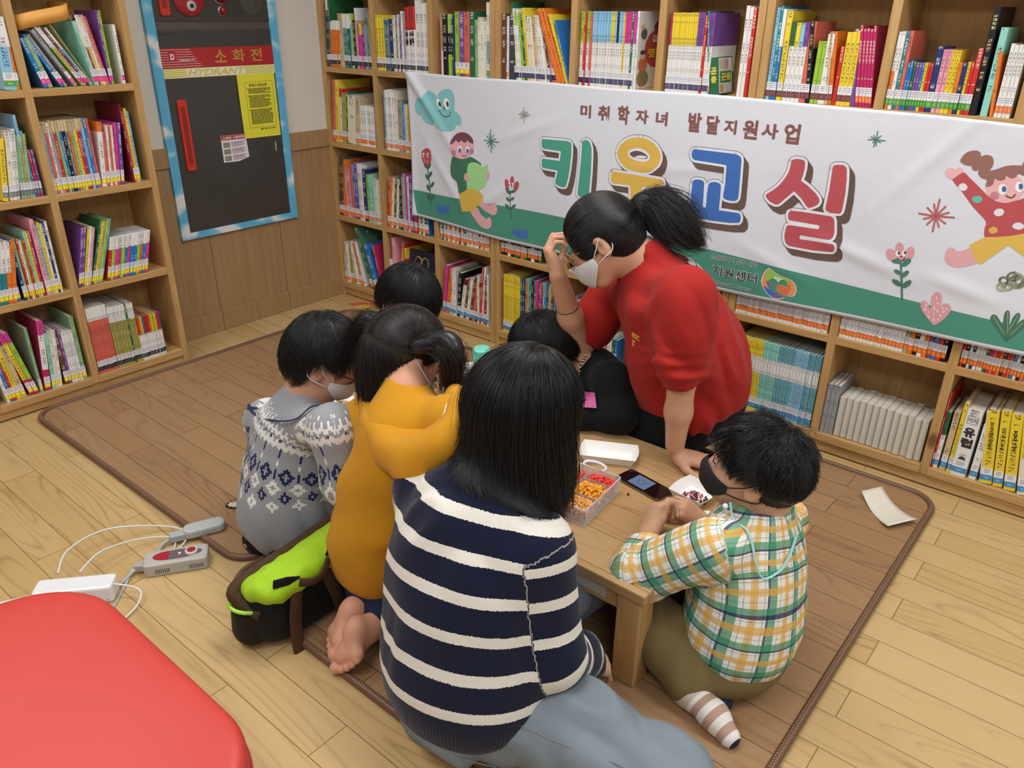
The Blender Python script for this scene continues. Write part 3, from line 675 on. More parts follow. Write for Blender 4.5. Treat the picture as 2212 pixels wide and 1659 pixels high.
('pink_flower_picture','24735c',3,'P',0,[2879,724,2881,722,2881,719,2880,715,2878,711,2875,707,2872,704,2869,702,2866,701,2863,702,2862,704,2862,708,2863,712,2865,716,2868,720,2871,723,2874,725,2877,725]),
('pink_flower_picture','24735c',3,'P',0,[2867,673,2865,671,2862,670,2857,670,2852,671,2847,673,2842,676,2839,679,2837,683,2837,686,2838,688,2842,689,2846,689,2852,688,2857,686,2862,683,2865,679,2867,676]),
('pink_flower_picture','24735c',3,'P',0,[2893,696,2894,693,2894,689,2893,684,2890,679,2886,674,2882,670,2878,668,2874,667,2872,668,2870,671,2870,675,2872,680,2875,685,2878,690,2883,694,2887,696,2890,697]),
('pink_flower_picture','24735c',2,'S',6,[2851,742,2860,711,2878,630]),
('coral_picture','d99aa2',1,'C',0,[2987,571,2978,576,2957,594,2941,612,2935,627,2937,637,2944,641,2954,635,2966,618,2962,643,2962,662,2967,673,2975,676,2983,674,2989,663,2991,645,2991,631,2997,642,3006,647,3015,645,3021,636,3021,621,3014,603,3001,583]),
('coral_picture','ecd5d8',2,'P',0,[2977,658,2978,654,2977,652,2975,651,2974,653,2973,656,2972,660,2973,662,2974,663,2976,661]),
('coral_picture','ecd5d8',2,'P',0,[2971,644,2971,642,2970,641,2969,640,2967,641,2967,643,2967,644,2968,646,2969,646,2970,645]),
('coral_picture','ecd5d8',2,'P',0,[2984,643,2984,640,2984,637,2982,637,2981,639,2980,642,2979,645,2980,647,2981,648,2983,646]),
('coral_picture','ecd5d8',2,'P',0,[2978,625,2979,622,2978,619,2976,619,2975,621,2974,624,2973,628,2974,630,2975,631,2977,629]),
('coral_picture','ecd5d8',2,'P',0,[2989,617,2989,614,2989,612,2987,611,2986,613,2984,616,2984,619,2985,622,2986,622,2988,620]),
('coral_picture','ecd5d8',2,'P',0,[2953,630,2954,627,2954,624,2953,623,2951,624,2949,627,2948,629,2948,632,2949,633,2951,632]),
('coral_picture','ecd5d8',2,'P',0,[2953,616,2955,613,2955,610,2954,609,2952,610,2949,612,2948,615,2947,618,2948,619,2951,618]),
('coral_picture','ecd5d8',2,'P',0,[2966,609,2966,607,2965,605,2964,605,2962,606,2962,608,2962,609,2963,611,2964,611,2965,610]),
('coral_picture','ecd5d8',2,'P',0,[2968,594,2970,591,2970,589,2969,587,2967,588,2964,590,2962,593,2962,595,2963,596,2965,596]),
('coral_picture','ecd5d8',2,'P',0,[2982,607,2982,605,2981,604,2980,604,2979,605,2978,606,2978,608,2979,609,2980,609,2981,609]),
('coral_picture','ecd5d8',2,'P',0,[2985,588,2986,584,2985,582,2983,581,2982,583,2980,587,2980,591,2981,593,2982,594,2984,592]),
('coral_picture','ecd5d8',2,'P',0,[3000,604,2998,601,2996,600,2995,600,2995,603,2996,606,2997,609,2999,610,3001,610,3001,607]),
('coral_picture','ecd5d8',2,'P',0,[2997,591,2996,589,2995,589,2994,589,2993,591,2993,593,2994,594,2995,595,2997,595,2997,593]),
('coral_picture','ecd5d8',2,'P',0,[3007,618,3006,615,3004,614,3002,615,3001,617,3002,620,3003,623,3005,624,3006,623,3007,621]),
('coral_picture','ecd5d8',2,'P',0,[3001,629,3001,627,2999,626,2998,627,2997,628,2997,630,2998,633,2999,634,3000,633,3001,632]),
('coral_picture','ecd5d8',2,'P',0,[3012,630,3011,628,3010,627,3009,628,3008,629,3008,631,3008,633,3010,634,3011,634,3012,632]),
('plant_picture','1c6a50',1,'C',0,[3188,570,3154,601,3134,623,3131,634,3136,643,3146,641,3160,625,3179,593]),
('plant_picture','1c6a50',1,'C',0,[3188,570,3171,609,3164,640,3164,657,3169,664,3175,659,3181,635,3186,600]),
('plant_picture','1c6a50',1,'C',0,[3188,570,3185,618,3187,646,3194,661,3201,661,3204,650,3200,626,3191,592]),
('plant_picture','1c6a50',1,'C',0,[3188,570,3195,607,3205,636,3215,647,3225,644,3224,628,3211,604]),
('plant_picture','7a8a6a',2,'S',4,[3138,638,3178,591]),
('plant_picture','7a8a6a',2,'S',4,[3170,660,3186,595]),
('plant_picture','7a8a6a',2,'S',4,[3198,657,3187,609]),
('plant_picture','7a8a6a',2,'S',4,[3216,637,3193,592]),
('emblem','eef2ee',1,'C',0,[2436,643,2453,633,2481,623,2515,617,2529,609,2539,593,2541,576,2535,562,2523,557,2501,557,2482,563,2472,572,2470,580,2476,588,2486,592,2500,590,2508,586,2507,600,2498,611,2485,612,2475,604,2473,597,2464,607,2452,610,2442,604,2439,591,2443,577,2455,564,2475,554,2504,551,2494,542,2475,537,2452,542,2431,558,2417,576,2412,593,2416,616,2424,633]),
('emblem','e2924a',2,'C',0,[2437,641,2454,631,2481,622,2513,616,2527,608,2537,593,2539,577,2533,564,2521,558,2500,558,2482,564,2472,573,2470,581,2476,589,2486,592,2499,590,2507,587,2506,599,2498,610,2485,611,2475,604,2473,597,2464,606,2453,609,2443,603,2440,592,2444,577,2456,565,2474,556,2503,553,2493,544,2475,540,2453,544,2433,560,2419,576,2415,593,2418,615,2426,632]),
('emblem','8fbf3c',3,'p',0,[2438,640,2454,630,2481,621,2514,615,2516,612,2507,603,2495,610,2485,610,2476,602,2473,596,2464,606,2453,608,2443,603,2440,596,2428,596,2425,612,2426,631]),
('emblem','b9d9b0',4,'p',0,[2456,619,2482,616,2493,611,2485,610,2476,603,2473,597,2465,606,2455,608]),
('emblem','7c4a98',3,'p',0,[2429,596,2440,596,2445,577,2456,565,2474,556,2502,553,2493,545,2475,541,2466,556,2441,575]),
('emblem','2a62b8',4,'p',0,[2423,576,2442,571,2456,565,2466,556,2475,541,2464,542,2445,550,2430,563]),
('emblem','d86a34',3,'C',0,[2472,577,2476,588,2486,591,2499,589,2508,584,2513,603,2520,590,2516,572,2510,560,2491,562]),
]
ART = [(n, c, l, k, w, list(zip(p[::2], p[1::2]))) for n, c, l, k, w, p in ART]
TX = [('미',1596,1646,1077,1125),('취',1678,1730,1073,1128),('학',1767,1818,1068,1134),('자',1845,1900,1078,1126),('녀',1931,1979,1078,1126),('발',2062,2113,1068,1133),('달',2133,2181,1067,1129),('지',2199,2245,1074,1120),('원',2268,2321,1064,1126),('사',2334,2392,1072,1120),('업',2412,2465,1063,1126)]
CELLS={
('R',0,0):[
(36,64,298,4.6,'w15v n','k'),
(64,137,213,5.2,'w20o w20o w20o w20o','k'),
(139,171,239,1.5,'e','-'),
(171,223,242,1.4,'w25t w25t w25n','k'),
(223,248,240,2.5,'w20s l','k'),
(248,265,212,0.1,'k','k'),
(265,278,263,1.4,'w20e','k'),
(278,310,198,2.8,'m y25m','k'),
(310,346,196,1.6,'p g','k'),
(346,376,244,0.9,'b x','k'),
],
('R',0,1):[
(413,433,235,3.6,'y','k'),
(433,466,231,3.4,'y y','k'),
(466,504,219,2.1,'z z','k'),
(505,525,219,0.7,'v','k'),
(525,544,236,1.9,'c','k'),
(544,577,243,2.7,'z c p','k'),
(577,607,258,-0.6,'w w g','k'),
(607,671,276,0.3,'r35w r35w r35w','k'),
(671,701,297,1.5,'w','k'),
(701,748,294,0.6,'w w w','k'),
],
('R',0,2):[
(823,841,244,1.7,'i x60w','-'),
(843,868,242,2.2,'k','-'),
(870,898,242,1.1,'l30k65l l30k65l','-'),
(899,910,242,1.2,'v','-'),
(911,938,253,0.6,'l','y'),
(940,970,252,1.2,'p','y'),
(970,999,252,2.1,'q','y'),
(999,1027,252,2.3,'n','-'),
(1028,1045,223,0.8,'f','-'),
(1045,1062,233,1.2,'c c','-'),
(1062,1089,220,-0.4,'w c','-'),
(1090,1116,288,0.6,'w50s w50g','G'),
],
('R',0,3):[
(1172,1200,247,-0.6,'u','-'),
(1203,1213,239,-2.1,'w','o'),
(1213,1245,249,-1.2,'d','-'),
(1246,1255,290,-5.2,'n','v'),
(1255,1282,271,-5.6,'w l20w w','v'),
(1285,1312,252,-7.3,'l n','v'),
(1313,1327,270,-8.1,'y','v'),
(1327,1344,240,-7.8,'c','v'),
(1344,1389,243,-7.9,'c e w','v'),
(1389,1412,246,-11.1,'c w','v'),
(1416,1441,203,-14.2,'c u','v'),
(1441,1466,165,-15.4,'i q','v'),
(1467,1502,285,-23.1,'o o','-'),
(1503,1518,264,-21.8,'y y','-'),
(1518,1527,239,-19.2,'b','-'),
],
('R',0,4):[
(1564,1809,260,0.0,'l40w l40w r l40w l40w q s40w s40w s40w s40w s40w s40w s40w s40w s40w y40w y40w s40w k40w s40w s40w y m40w m40w m40w n m40w','v'),
(1810,1819,261,-4.1,'w','-'),
],
('R',0,5):[
(1946,2113,259,-3.1,'h40w y40w y40w y40w y40w y40w y40w y40w y40w y40w y40w y40w p40w p40w p40w r p40w p40w p40w','v'),
(2114,2121,265,-7.3,'t','o'),
(2123,2154,120,-8.3,'n','-'),
(2218,2257,283,3.8,'w w r','-'),
],
('R',0,6):[
(2319,2356,283,0.4,'s t w40b','j'),
(2357,2376,265,-1.2,'y','j'),
(2380,2436,236,-2.2,'n30w y30w s30w p30w','j'),
(2436,2456,237,-3.2,'q','j'),
(2457,2470,236,-5.0,'k','j'),
(2470,2496,182,-3.4,'l l','j'),
(2497,2518,203,-4.3,'w','j'),
(2518,2540,210,-4.7,'e o','j'),
(2541,2553,169,-4.2,'r','-'),
(2554,2598,216,-3.8,'y y y','j'),
(2599,2614,219,-6.9,'p','-'),
(2615,2663,229,-6.6,'h h h h h','o'),
],
('R',0,7):[
(2700,2743,220,-1.2,'w50o w t q','G'),
(2743,2814,138,-2.3,'b b n p p b y r r','G'),
(2814,2832,177,-2.8,'v','G'),
(2832,2855,170,-3.5,'i i','G'),
(2855,2878,169,-1.6,'y y','G'),
(2879,2900,139,-3.3,'o v','G'),
(2900,2919,140,-3.0,'y r','G'),
(2919,2933,176,-0.5,'r','G'),
(2933,2950,280,2.4,'k','-'),
(2961,2980,230,2.8,'a','-'),
(2985,2995,171,-5.3,'o','-'),
(2996,3037,196,-1.6,'w w w w','o'),
],
('R',1,0):[
(16,32,220,1.1,'b','o'),
(33,81,300,6.2,'q y','o'),
(85,108,260,5.1,'r15c','o'),
(108,153,248,4.8,'x x n','o'),
(154,212,231,4.9,'c','-'),
(216,249,224,4.8,'e','o'),
(249,363,196,3.3,'w w w w w w','o'),
],
('R',1,1):[
(432,527,278,3.7,'s w w w w c','o'),
(528,560,233,2.5,'g','o'),
(562,639,226,0.6,'b s w y o n w','o'),
],
('R',2,0):[
(19,98,308,6.2,'d u o o','o'),
(98,145,260,-2.1,'i','o'),
(145,183,280,2.2,'q b','o'),
(183,240,295,2.9,'p w w','o'),
(240,266,265,-3.4,'v','o'),
(266,326,250,-0.7,'l a a','o'),
(326,366,230,0.2,'c c w','o'),
],
('R',2,1):[
(395,491,255,6.6,'r o c u c','o'),
(498,546,267,2.9,'t k e','o'),
(546,594,281,1.3,'s m w p','o'),
(594,638,291,-0.2,'p r h','o'),
(642,714,273,3.4,'w n w d b','o'),
],
('R',2,2):[
(761,1102,535,3.4,'w n w d w o c w o w u w q n c w w w w w k w o c c','o'),
],
('R',3,0):[
(-7,33,250,-2.4,'w w','o'),
(36,106,231,-2.5,'e w x','o'),
(107,126,217,-11.8,'x','o'),
(127,171,235,-7.9,'w w','o'),
(173,210,237,-13.5,'o w','o'),
(257,283,358,-19.3,'n','o'),
(286,323,249,-18.5,'b','o'),
(342,359,255,-14.2,'h','o'),
],
('R',3,1):[
(406,433,197,3.9,'w','k'),
(436,457,315,4.1,'i','k'),
(475,502,277,6.7,'y','k'),
(511,528,300,3.6,'r','k'),
(666,711,167,3.1,'t t','k'),
],
('R',3,2):[
(758,788,236,4.4,'w w','b'),
(788,809,246,6.0,'m','b'),
(810,855,244,8.3,'o o c','b'),
(861,887,240,3.7,'c w','b'),
(888,910,227,4.6,'k','b'),
(911,1009,215,9.7,'j15w u w u q','b'),
(1014,1040,237,3.2,'v c','b'),
(1040,1061,286,4.6,'r w','b'),
(1062,1100,258,2.7,'q u w','b'),
],
('R',2,3):[
(1170,1407,241,2.1,'k k w k n d o n k w k n','o'),
],
('R',3,3):[
(1191,1292,286,4.0,'y y y y y y y y y y','b'),
(1292,1494,291,3.7,'n v r f t k z m u h s b n e u b','b'),
],
('R',3,4):[
(1436,1684,244,0.4,'w r w u w q w s','b'),
(1712,1823,119,-2.6,'b w p w q w c n b','b'),
],
('R',2,5):[
(2061,2256,160,-6.2,'w w w w w w w w w w o n w w','o'),
],
('R',2,6):[
(2316,2663,192,-7.1,'w w w w w w w w w w w w w w w w w w w w w w w w w w w w','o'),
],
('R',2,7):[
(2691,2909,173,-9.6,'w w w w w w w w w w w w w w w w w w','o'),
(2910,3037,214,-2.1,'f o k w o p b r k','o'),
],
('R',2,8):[
(3067,3283,200,-4.7,'r k w v w w w n h q r o v r q b w k q g w k','o'),
],
('R',3,6):[
(2355,2665,285,-10.9,'y22w45y y22w45y y22w45y y22w45y y22w45y y22w45y y22w45y y22w45y a22w45a a22w45a a22w45a a22w45a a22w45a A22w45A A22w45A A22w45A A22w45A A22w45A s22w45s s22w45s s22w45s s22w45s A22w45A A22w45A A22w45A A22w45A','b'),
],
('R',3,7):[
(2687,2746,200,-1.0,'g g g','-'),
(2749,3041,161,-2.2,'W W W W W W W W W W W W W','-'),
],
('R',3,8):[
(3060,3072,316,-0.1,'w','b'),
(3073,3083,273,0.3,'r','b'),
(3083,3097,207,0.9,'n40w','b'),
(3103,3122,217,-1.3,'e','b'),
(3125,3138,253,-3.5,'y','b'),
(3138,3183,242,-2.8,'w','b'),
(3192,3214,254,-3.8,'j20w','b'),
(3225,3229,252,-8.3,'w','b'),
(3229,3261,254,-8.4,'y','b'),
(3263,3291,263,-7.9,'y','b'),
(3295,3328,263,-8.6,'y','b'),
(3333,3361,254,-9.7,'y50c','b'),
(3365,3418,265,-10.1,'w y','b'),
],
('L',0,1):[
(-1409,-1377,171,-15.8,'b f','m'),
(-1350,-1325,195,-27.4,'b g','m'),
(-1306,-1291,216,-29.8,'g','m'),
(-1276,-1239,234,-31.3,'w35l w35i u w35s','m'),
(-1238,-1232,240,-27.2,'x','-'),
(-1231,-1173,243,-9.6,'h8w55a h8w50c w45p w45y c i q','m'),
(-1173,-1157,254,-0.0,'p l','m'),
(-1123,-1112,207,-0.5,'w','m'),
(-1069,-1060,221,0.7,'b','-'),
],
('L',0,0):[
(-1540,-1501,233,6.9,'w40s','G'),
(-1511,-1480,230,5.0,'w40o','G'),
],
('L',1,1):[
(-1474,-1284,260,3.3,'e15s e15q w e15g e15r e15f e15b e15k e15z e15o e15f e15y e15r e15p e15s b q','y'),
(-1281,-1263,241,6.6,'o15w','y'),
(-1262,-1250,204,6.1,'q','y'),
(-1249,-1222,235,6.3,'w q c','y'),
(-1222,-1196,233,7.4,'m p','y'),
(-1159,-1151,297,0.5,'j','-'),
(-1151,-1125,282,1.0,'q y s','y'),
],
('L',1,0):[
(-1636,-1618,218,9.3,'y','d'),
(-1614,-1579,248,9.2,'c w w','d'),
(-1574,-1536,230,6.3,'f f x f','d'),
(-1536,-1527,289,2.1,'s','d'),
(-1526,-1517,235,2.1,'b','d'),
(-1516,-1498,167,3.3,'r p','d'),
],
('L',2,1):[
(-1467,-1456,237,14.3,'q n','y'),
(-1455,-1433,235,14.9,'p p','y'),
(-1432,-1405,234,15.9,'y w i','y'),
(-1405,-1360,258,19.7,'n y e l s','y'),
(-1341,-1174,176,15.5,'w30r w30l w30m w30m w30l w30b w30m w30b w30b w30l w30q w30b w30m','y'),
],
('L',2,0):[
(-1738,-1677,238,10.2,'w50t w50t w50o o','y'),
(-1674,-1662,199,2.6,'b','y'),
(-1653,-1633,234,0.8,'v f','y'),
(-1631,-1602,233,0.8,'r w l r','y'),
(-1602,-1577,253,1.1,'a y h','y'),
(-1571,-1556,292,0.7,'i','y'),
(-1556,-1512,277,0.9,'s y c v w','y'),
],
('L',3,1):[
(-1453,-1370,287,0.3,'w20q w20q w20q w20q w20q w20q w20q w20q w20q','k'),
(-1368,-1288,268,3.0,'w25x w25x w25x w25x w25x w25x n','k'),
(-1288,-1261,267,1.0,'w25x w25x w25x','k'),
(-1261,-1155,193,3.3,'r40w o40w y40w b40w r40w r40w r40w o40w y40w l40w y40w q40w r40w p40w','k'),
],
('L',3,0):[
(-1805,-1769,151,-4.6,'w b r','y'),
(-1768,-1732,220,-6.8,'y e','y'),
(-1720,-1686,274,-11.1,'m15y75h m15l75h','y'),
(-1683,-1672,271,4.4,'f','y'),
(-1667,-1644,285,6.5,'m20w70h','y'),
(-1639,-1600,237,5.3,'a c w','y'),
(-1587,-1571,229,1.1,'u','y'),
(-1571,-1561,231,1.8,'p','y'),
(-1560,-1518,222,4.3,'w w w w','y'),
(-1517,-1501,270,2.8,'f','y'),
],
}
# ------------------------------------------------------------------ banner
def print_mat():
    t = NT('printed_colours')
    a = t.attr('Col')
    n = t.noise(t.obj(), 700.0, 2)
    t.base(t.mix(t.math('MULTIPLY', n, .10), a.outputs['Color'], 'ffffff')).rough(.5)
    t.b.inputs['Specular IOR Level'].default_value = .3
    return t.m
PRINT = print_mat()
BX0, BX1 = .622, 3.56
def btop(x): return 1.196 - .004 * math.sin((x - .62) * 4.2) ** 2 - max(0, x - 2.4) * .022
def bbot(x): return .546 - .026 * min(1, max(0, (x - .62) / .55)) + .014 * max(0, (x - 2.3)) / .7
def bsurf(x, z):
    """distance of the cloth in front of the shelf edge"""
    d = max(0.0, (1.19 - z) / .65)
    y = .008 + .007 * d + .005 * d * math.sin(x * 4.1 + .6) + .0035 * math.sin(x * 9.3 + z * 7.0) * d
    # sagging fold from the top corner, and creases
    s = ((x - .64) * .75 - (1.19 - z) * .66)
    l = (x - .64) * .66 + (1.19 - z) * .75
    y += .016 * math.exp(-(s / .022) ** 2) * max(0, 1 - l / .55)
    y += .010 * math.exp(-((x - .64) / .02) ** 2) * d
    for cx, cz, an, ln, h in ((1.33, 1.0, .35, .16, .004), (2.0, .93, .1, .2, .003), (2.72, .74, -.25, .18, .006), (2.9, 1.1, .9, .22, .005), (3.03, .70, -.2, .12, .006), (1.18, .72, .6, .12, .006), (.86, .75, -.9, .2, .005), (2.45, .66, -.35, .14, .004), (1.75, .74, .3, .15, .004)):
        c, sn = math.cos(an), math.sin(an)
        a, b = (x - cx) * c + (z - cz) * sn, -(x - cx) * sn + (z - cz) * c
        y += h * math.exp(-(a / ln) ** 2 - (b / .022) ** 2)
    return -y
def inside(p, poly):
    c = False; n = len(poly); x, y = p; j = n - 1
    for i in range(n):
        if (poly[i][1] > y) != (poly[j][1] > y) and x < (poly[j][0] - poly[i][0]) * (y - poly[i][1]) / (poly[j][1] - poly[i][1]) + poly[i][0]: c = not c
        j = i
    return c
def tess(poly, step=.015):
    P = []
    for i in range(len(poly)):
        a, b = poly[i], poly[(i + 1) % len(poly)]
        n = max(1, int(math.dist(a, b) / step))
        for k in range(n): P.append((a[0] + (b[0] - a[0]) * k / n, a[1] + (b[1] - a[1]) * k / n))
    xs, ys = [p[0] for p in P], [p[1] for p in P]
    if max(xs) - min(xs) < .03 and max(ys) - min(ys) < .03: return P, [tuple(range(len(P)))]
    nb = len(P); pts = list(P)
    y = min(ys) + step / 2
    while y < max(ys):
        x = min(xs) + step / 2
        while x < max(xs):
            if inside((x, y), P): pts.append((x, y))
            x += step
        y += step
    r = delaunay_2d_cdt([Vector(p) for p in pts], [], [list(range(nb))], 1, 1e-6)
    return [tuple(v) for v in r[0]], [tuple(f) for f in r[2]]
def clampz(p): return (p[0], min(max(p[1], bbot(p[0]) + .001), btop(p[0]) - .001))
def on_banner(p, lay): 
    return (p[0], bsurf(p[0], p[1]) - .0011 - lay * .0003, p[1])
def put(mb, pts, faces, lay, col):
    mb.add([on_banner(p, lay) for p in pts], [f for f in faces], 0, col)
def stroke(mb, pts, wd, lay, col, closed=False):
    P = [tuple(p) for p in pts]
    if closed: P.append(P[0])
    for i in range(len(P) - 1):
        a, b = P[i], P[i + 1]; L = math.dist(a, b)
        if L < 1e-7: continue
        ux, uy = (b[0] - a[0]) / L, (b[1] - a[1]) / L
        n = max(1, int(L / .012)); vs, fs = [], []
        for k in range(n + 1):
            t = k / n; x, y = a[0] + (b[0] - a[0]) * t, a[1] + (b[1] - a[1]) * t
            vs += [(x - uy * wd / 2, y + ux * wd / 2), (x + uy * wd / 2, y - ux * wd / 2)]
        for k in range(n): fs.append((2 * k, 2 * k + 1, 2 * k + 3, 2 * k + 2))
        put(mb, vs, fs, lay, col)
    if wd > .0045:
        m = 14 if wd > .012 else 8
        for q in P: put(mb, [(q[0] + wd / 2 * math.cos(2 * math.pi * k / m), q[1] + wd / 2 * math.sin(2 * math.pi * k / m)) for k in range(m)], [tuple(range(m))], lay, col)
gx, gz = 290, 64
vs, fs = [], []
for i in range(gx + 1):
    x = BX0 + (BX1 - BX0) * i / gx
    for j in range(gz + 1):
        zz = bbot(x) + (btop(x) - bbot(x)) * j / gz
        xx = x + (.012 * (1.19 - zz) / .65 + .012 * math.sin((1.19 - zz) / .65 * math.pi)) * max(0, 1 - (x - BX0) / .1)
        vs.append((xx, bsurf(xx, zz), zz))
for i in range(gx):
    for j in range(gz):
        a = i * (gz + 1) + j; fs.append((a, a + gz + 1, a + gz + 2, a + 1))
def cloth_white():
    t = NT('white_banner_cloth')
    n = t.noise(t.obj(), 6.0, 3, .6, .5)
    t.base('dcdfe8').rough(.5).bump(n, .25, .01)
    return t.m
BAN_M = cloth_white()
ban = mesh_obj('banner', vs, fs, BAN_M, base=(2.0, 0, .53), smooth=True)
so = ban.modifiers.new('solid', 'SOLIDIFY'); so.thickness = .0006; so.offset = 1
tag(ban, 'long white Korean banner with coloured letters and green ground, hung across the bookcases', 'banner')
# green ground strip
gt = [(.645, .670), (.656, .669), (.851, .666), (1.1, .672), (1.447, .677), (1.8, .676), (2.252, .663), (2.658, .640), (3.081, .627), (3.3, .622), (3.56, .62)]
gt = smoothpts(gt, 4)
m = MB()
poly = [p for p in gt] + [(x, bbot(x) + .0135) for x in np.linspace(3.555, .662, 60)]
pv, pf = tess(poly, .016); put(m, pv, pf, 0, '2f8a72')
m.build('green_ground', PRINT, ban)
groups = {}
ART = [(('tuft_picture' if n_ == 'grass_picture' and p_[0][0] > 1000 else n_),) + tuple(r_) for n_, *r_ in ART for p_ in (r_[4],)]
for name, c, lay, kind, wd, pts in ART:
    P = [(a / 1000.0, b / 1000.0) for a, b in pts]
    groups.setdefault(name, []).append((c, lay, kind, wd / 1000000.0 if wd > 1000 else wd / 1000.0, P))
def dedupe(P):
    out = []
    for p in P:
        if not out or math.dist(p, out[-1]) > .0004: out.append(p)
    if math.dist(out[0], out[-1]) < .0004: out.pop()
    return out
for name, items in groups.items():
    if any(k == 'L' for _, _, k, _, _ in items):
        letter, border, outl, shad = MB(), MB(), MB(), MB()
        for c, lay, kind, wd, P in items:
            if kind == 'L':
                P = dedupe(P)
                pv, pf = tess(P)
                put(letter, pv, pf, 8, c)
                put(border, pv, pf, 6, 'e4e7ee'); stroke(border, P, .017, 6, 'e4e7ee', True)
                stroke(outl, P, .0205, 4, '47362c', True)
                for s in range(1, 7):
                    Q = [(x + s * .0033, z - s * .0034) for x, z in P]
                    pv2 = [(x + s * .0033, z - s * .0034) for x, z in pv]
                    put(shad, pv2, pf, 2 + s * .2, '5a4032'); stroke(shad, Q, .0195, 2 + s * .2, '5a4032', True)
            else:
                pv, pf = tess(smoothpts(P, 3, True)); put(letter, pv, pf, lay, c)
        L = letter.build('letter', PRINT, ban)
        L['label'] = {'banner_letter_ki': 'green letter', 'banner_letter_u': 'yellow letter', 'banner_letter_gyo': 'blue letter', 'banner_letter_sil': 'red letter'}[name]
        border.build('white_border', PRINT, L); outl.build('dark_outline', PRINT, L); shad.build('brown_shadow', PRINT, L)
        continue
    m = MB()
    for c, lay, kind, wd, P in items:
        P = [(p[0], max(p[1], bbot(p[0]) + .003)) for p in P]
        if kind == 'S':
            stroke(m, smoothpts(P, 3) if len(P) > 2 else P, wd, 2 + lay, c)
        else:
            P = dedupe(P)
            Q = smoothpts(P, 3, True) if kind == 'C' else P
            pv, pf = tess(dedupe(Q)); put(m, pv, pf, 1 + lay, c)
    m.build(name, PRINT, ban)
# small lettering
def banner_text(s, x0, x1, z0, z1, lay, col, name='lettering', bold=0.0, halo=None):
    v, f = text_mesh(s, bold)
    a, b = v.min(0), v.max(0)
    def mp(v): q = (v - a) / (b - a); return [(x0 + (x1 - x0) * p[0], z0 + (z1 - z0) * p[1]) for p in q]
    m = MB()
    if halo:
        v2, f2 = text_mesh(s, bold + halo)
        m.add([on_banner(p, lay) for p in mp(v2)], f2, 0, 'dfe4e4')
    m.add([on_banner(p, lay + 1.2) for p in mp(v)], f, 0, col)
    return m.build(name, PRINT, ban)
for ch, x0, x1, z0, z1 in TX:
    o = banner_text(ch, x0 / 1000, x1 / 1000, z0 / 1000, z1 / 1000, 1, '7d443e', 'small_letter', .035)
banner_text('동구 울산광역시 동구 위탁'.split(' ', 1)[1], 2.212, 2.392, .630, .652, 3, '303638', 'lettering', .006, .035)
banner_text('가족지원센터'[2:], 2.222, 2.397, .575, .613, 3, '101418', 'lettering', .02, .03)
banner_text('Support Center', 2.225, 2.380, .536, .559, 3, '4a5254', 'lettering', .0, .03)
# ------------------------------------------------------------------ books
PAL = {'w': 'e6e5e2', 'W': 'd9d6cf', 'c': 'e3dcc4', 'k': '222226', 'd': '44464a', 'g': '9a9b9c', 'r': 'c8352f', 'o': 'e07a2c', 'y': 'e8cf3a', 'l': '9cc63f', 'n': '2f6b45', 't': '2f8590', 'b': '2f78bd',
       's': '8fc3e0', 'v': '26386e', 'p': '7a4f9c', 'm': 'd6449a', 'i': 'e8a0b0', 'u': '6b4433', 'a': '8fd0c0', 'A': '6fa9b5', 'e': 'c9b38e', 'q': 'd6695a', 'x': 'a8a05a', 'z': '4f6f8c', 'f': '8fb588', 'j': '7c1f33', 'h': 'bb2f62', 'G': '2f8a4a'}
CN = {'w': 'white', 'W': 'page-edge white', 'c': 'cream', 'k': 'black', 'd': 'charcoal', 'g': 'grey', 'r': 'red', 'o': 'orange', 'y': 'yellow', 'l': 'lime green', 'n': 'dark green', 't': 'teal', 'b': 'blue', 's': 'pale blue', 'v': 'navy', 'p': 'purple', 'm': 'magenta', 'i': 'pink', 'u': 'brown', 'a': 'mint', 'A': 'dusty blue', 'e': 'tan', 'q': 'salmon', 'x': 'olive', 'z': 'slate', 'f': 'sage', 'j': 'maroon', 'h': 'crimson'}
STK = {'k': '26323a', 'v': '2a2560', 'y': 'ecd02e', 'o': 'e5752f', 'b': '2f86bd', 'm': 'e83f94', 'd': '6f7478', 'j': '6b1a26', 'G': '4f9a3a'}
def book_mat():
    t = NT('book_cover_print')
    a = t.attr('Col'); ink = t.attr('Ink')
    uv = t.n('ShaderNodeUVMap'); uv.uv_map = 'spine'
    s = t.sep(uv.outputs[0])
    # rows of small printed characters running down the spine
    cellp = t.comb(t.math('MULTIPLY', s[0], 5.0), t.math('MULTIPLY', s[1], 330.0), t.math('MULTIPLY', a.outputs['Fac'], 3.7))
    n = t.noise(cellp, 1.0, 1, .5)
    gap = t.math('GREATER_THAN', t.math('FRACT', t.math('MULTIPLY', s[1], 95.0)), .24)
    zone = t.math('MULTIPLY', t.math('LESS_THAN', t.math('ABSOLUTE', s[0]), .27), t.math('MULTIPLY', t.math('GREATER_THAN', s[1], .065), gap))
    blk = t.math('GREATER_THAN', t.noise(t.comb(0.0, t.math('MULTIPLY', s[1], 26.0), t.math('MULTIPLY', a.outputs['Fac'], 11.0)), 1.0, 0), .46)
    m = t.math('MULTIPLY', t.math('MULTIPLY', t.math('GREATER_THAN', n, .5), zone), blk)
    c = t.mix(t.math('MULTIPLY', m, .8), a.outputs['Color'], ink.outputs['Color'])
    t.base(c).rough(.38)
    t.b.inputs['Specular IOR Level'].default_value = .35
    return t.m
def page_mat():
    t = NT('book_pages')
    w_ = t.noise(t.mapping(t.obj(), (900, 900, 3)), 1.0, 2)
    t.base(t.ramp(w_, [(.3, 'b9b2a2'), (.6, 'd8d2c4')])).rough(.8)
    return t.m
BOOK_M, PAGE_M = book_mat(), page_mat()
LAB_M = PRINT
rnd = random.Random(11)
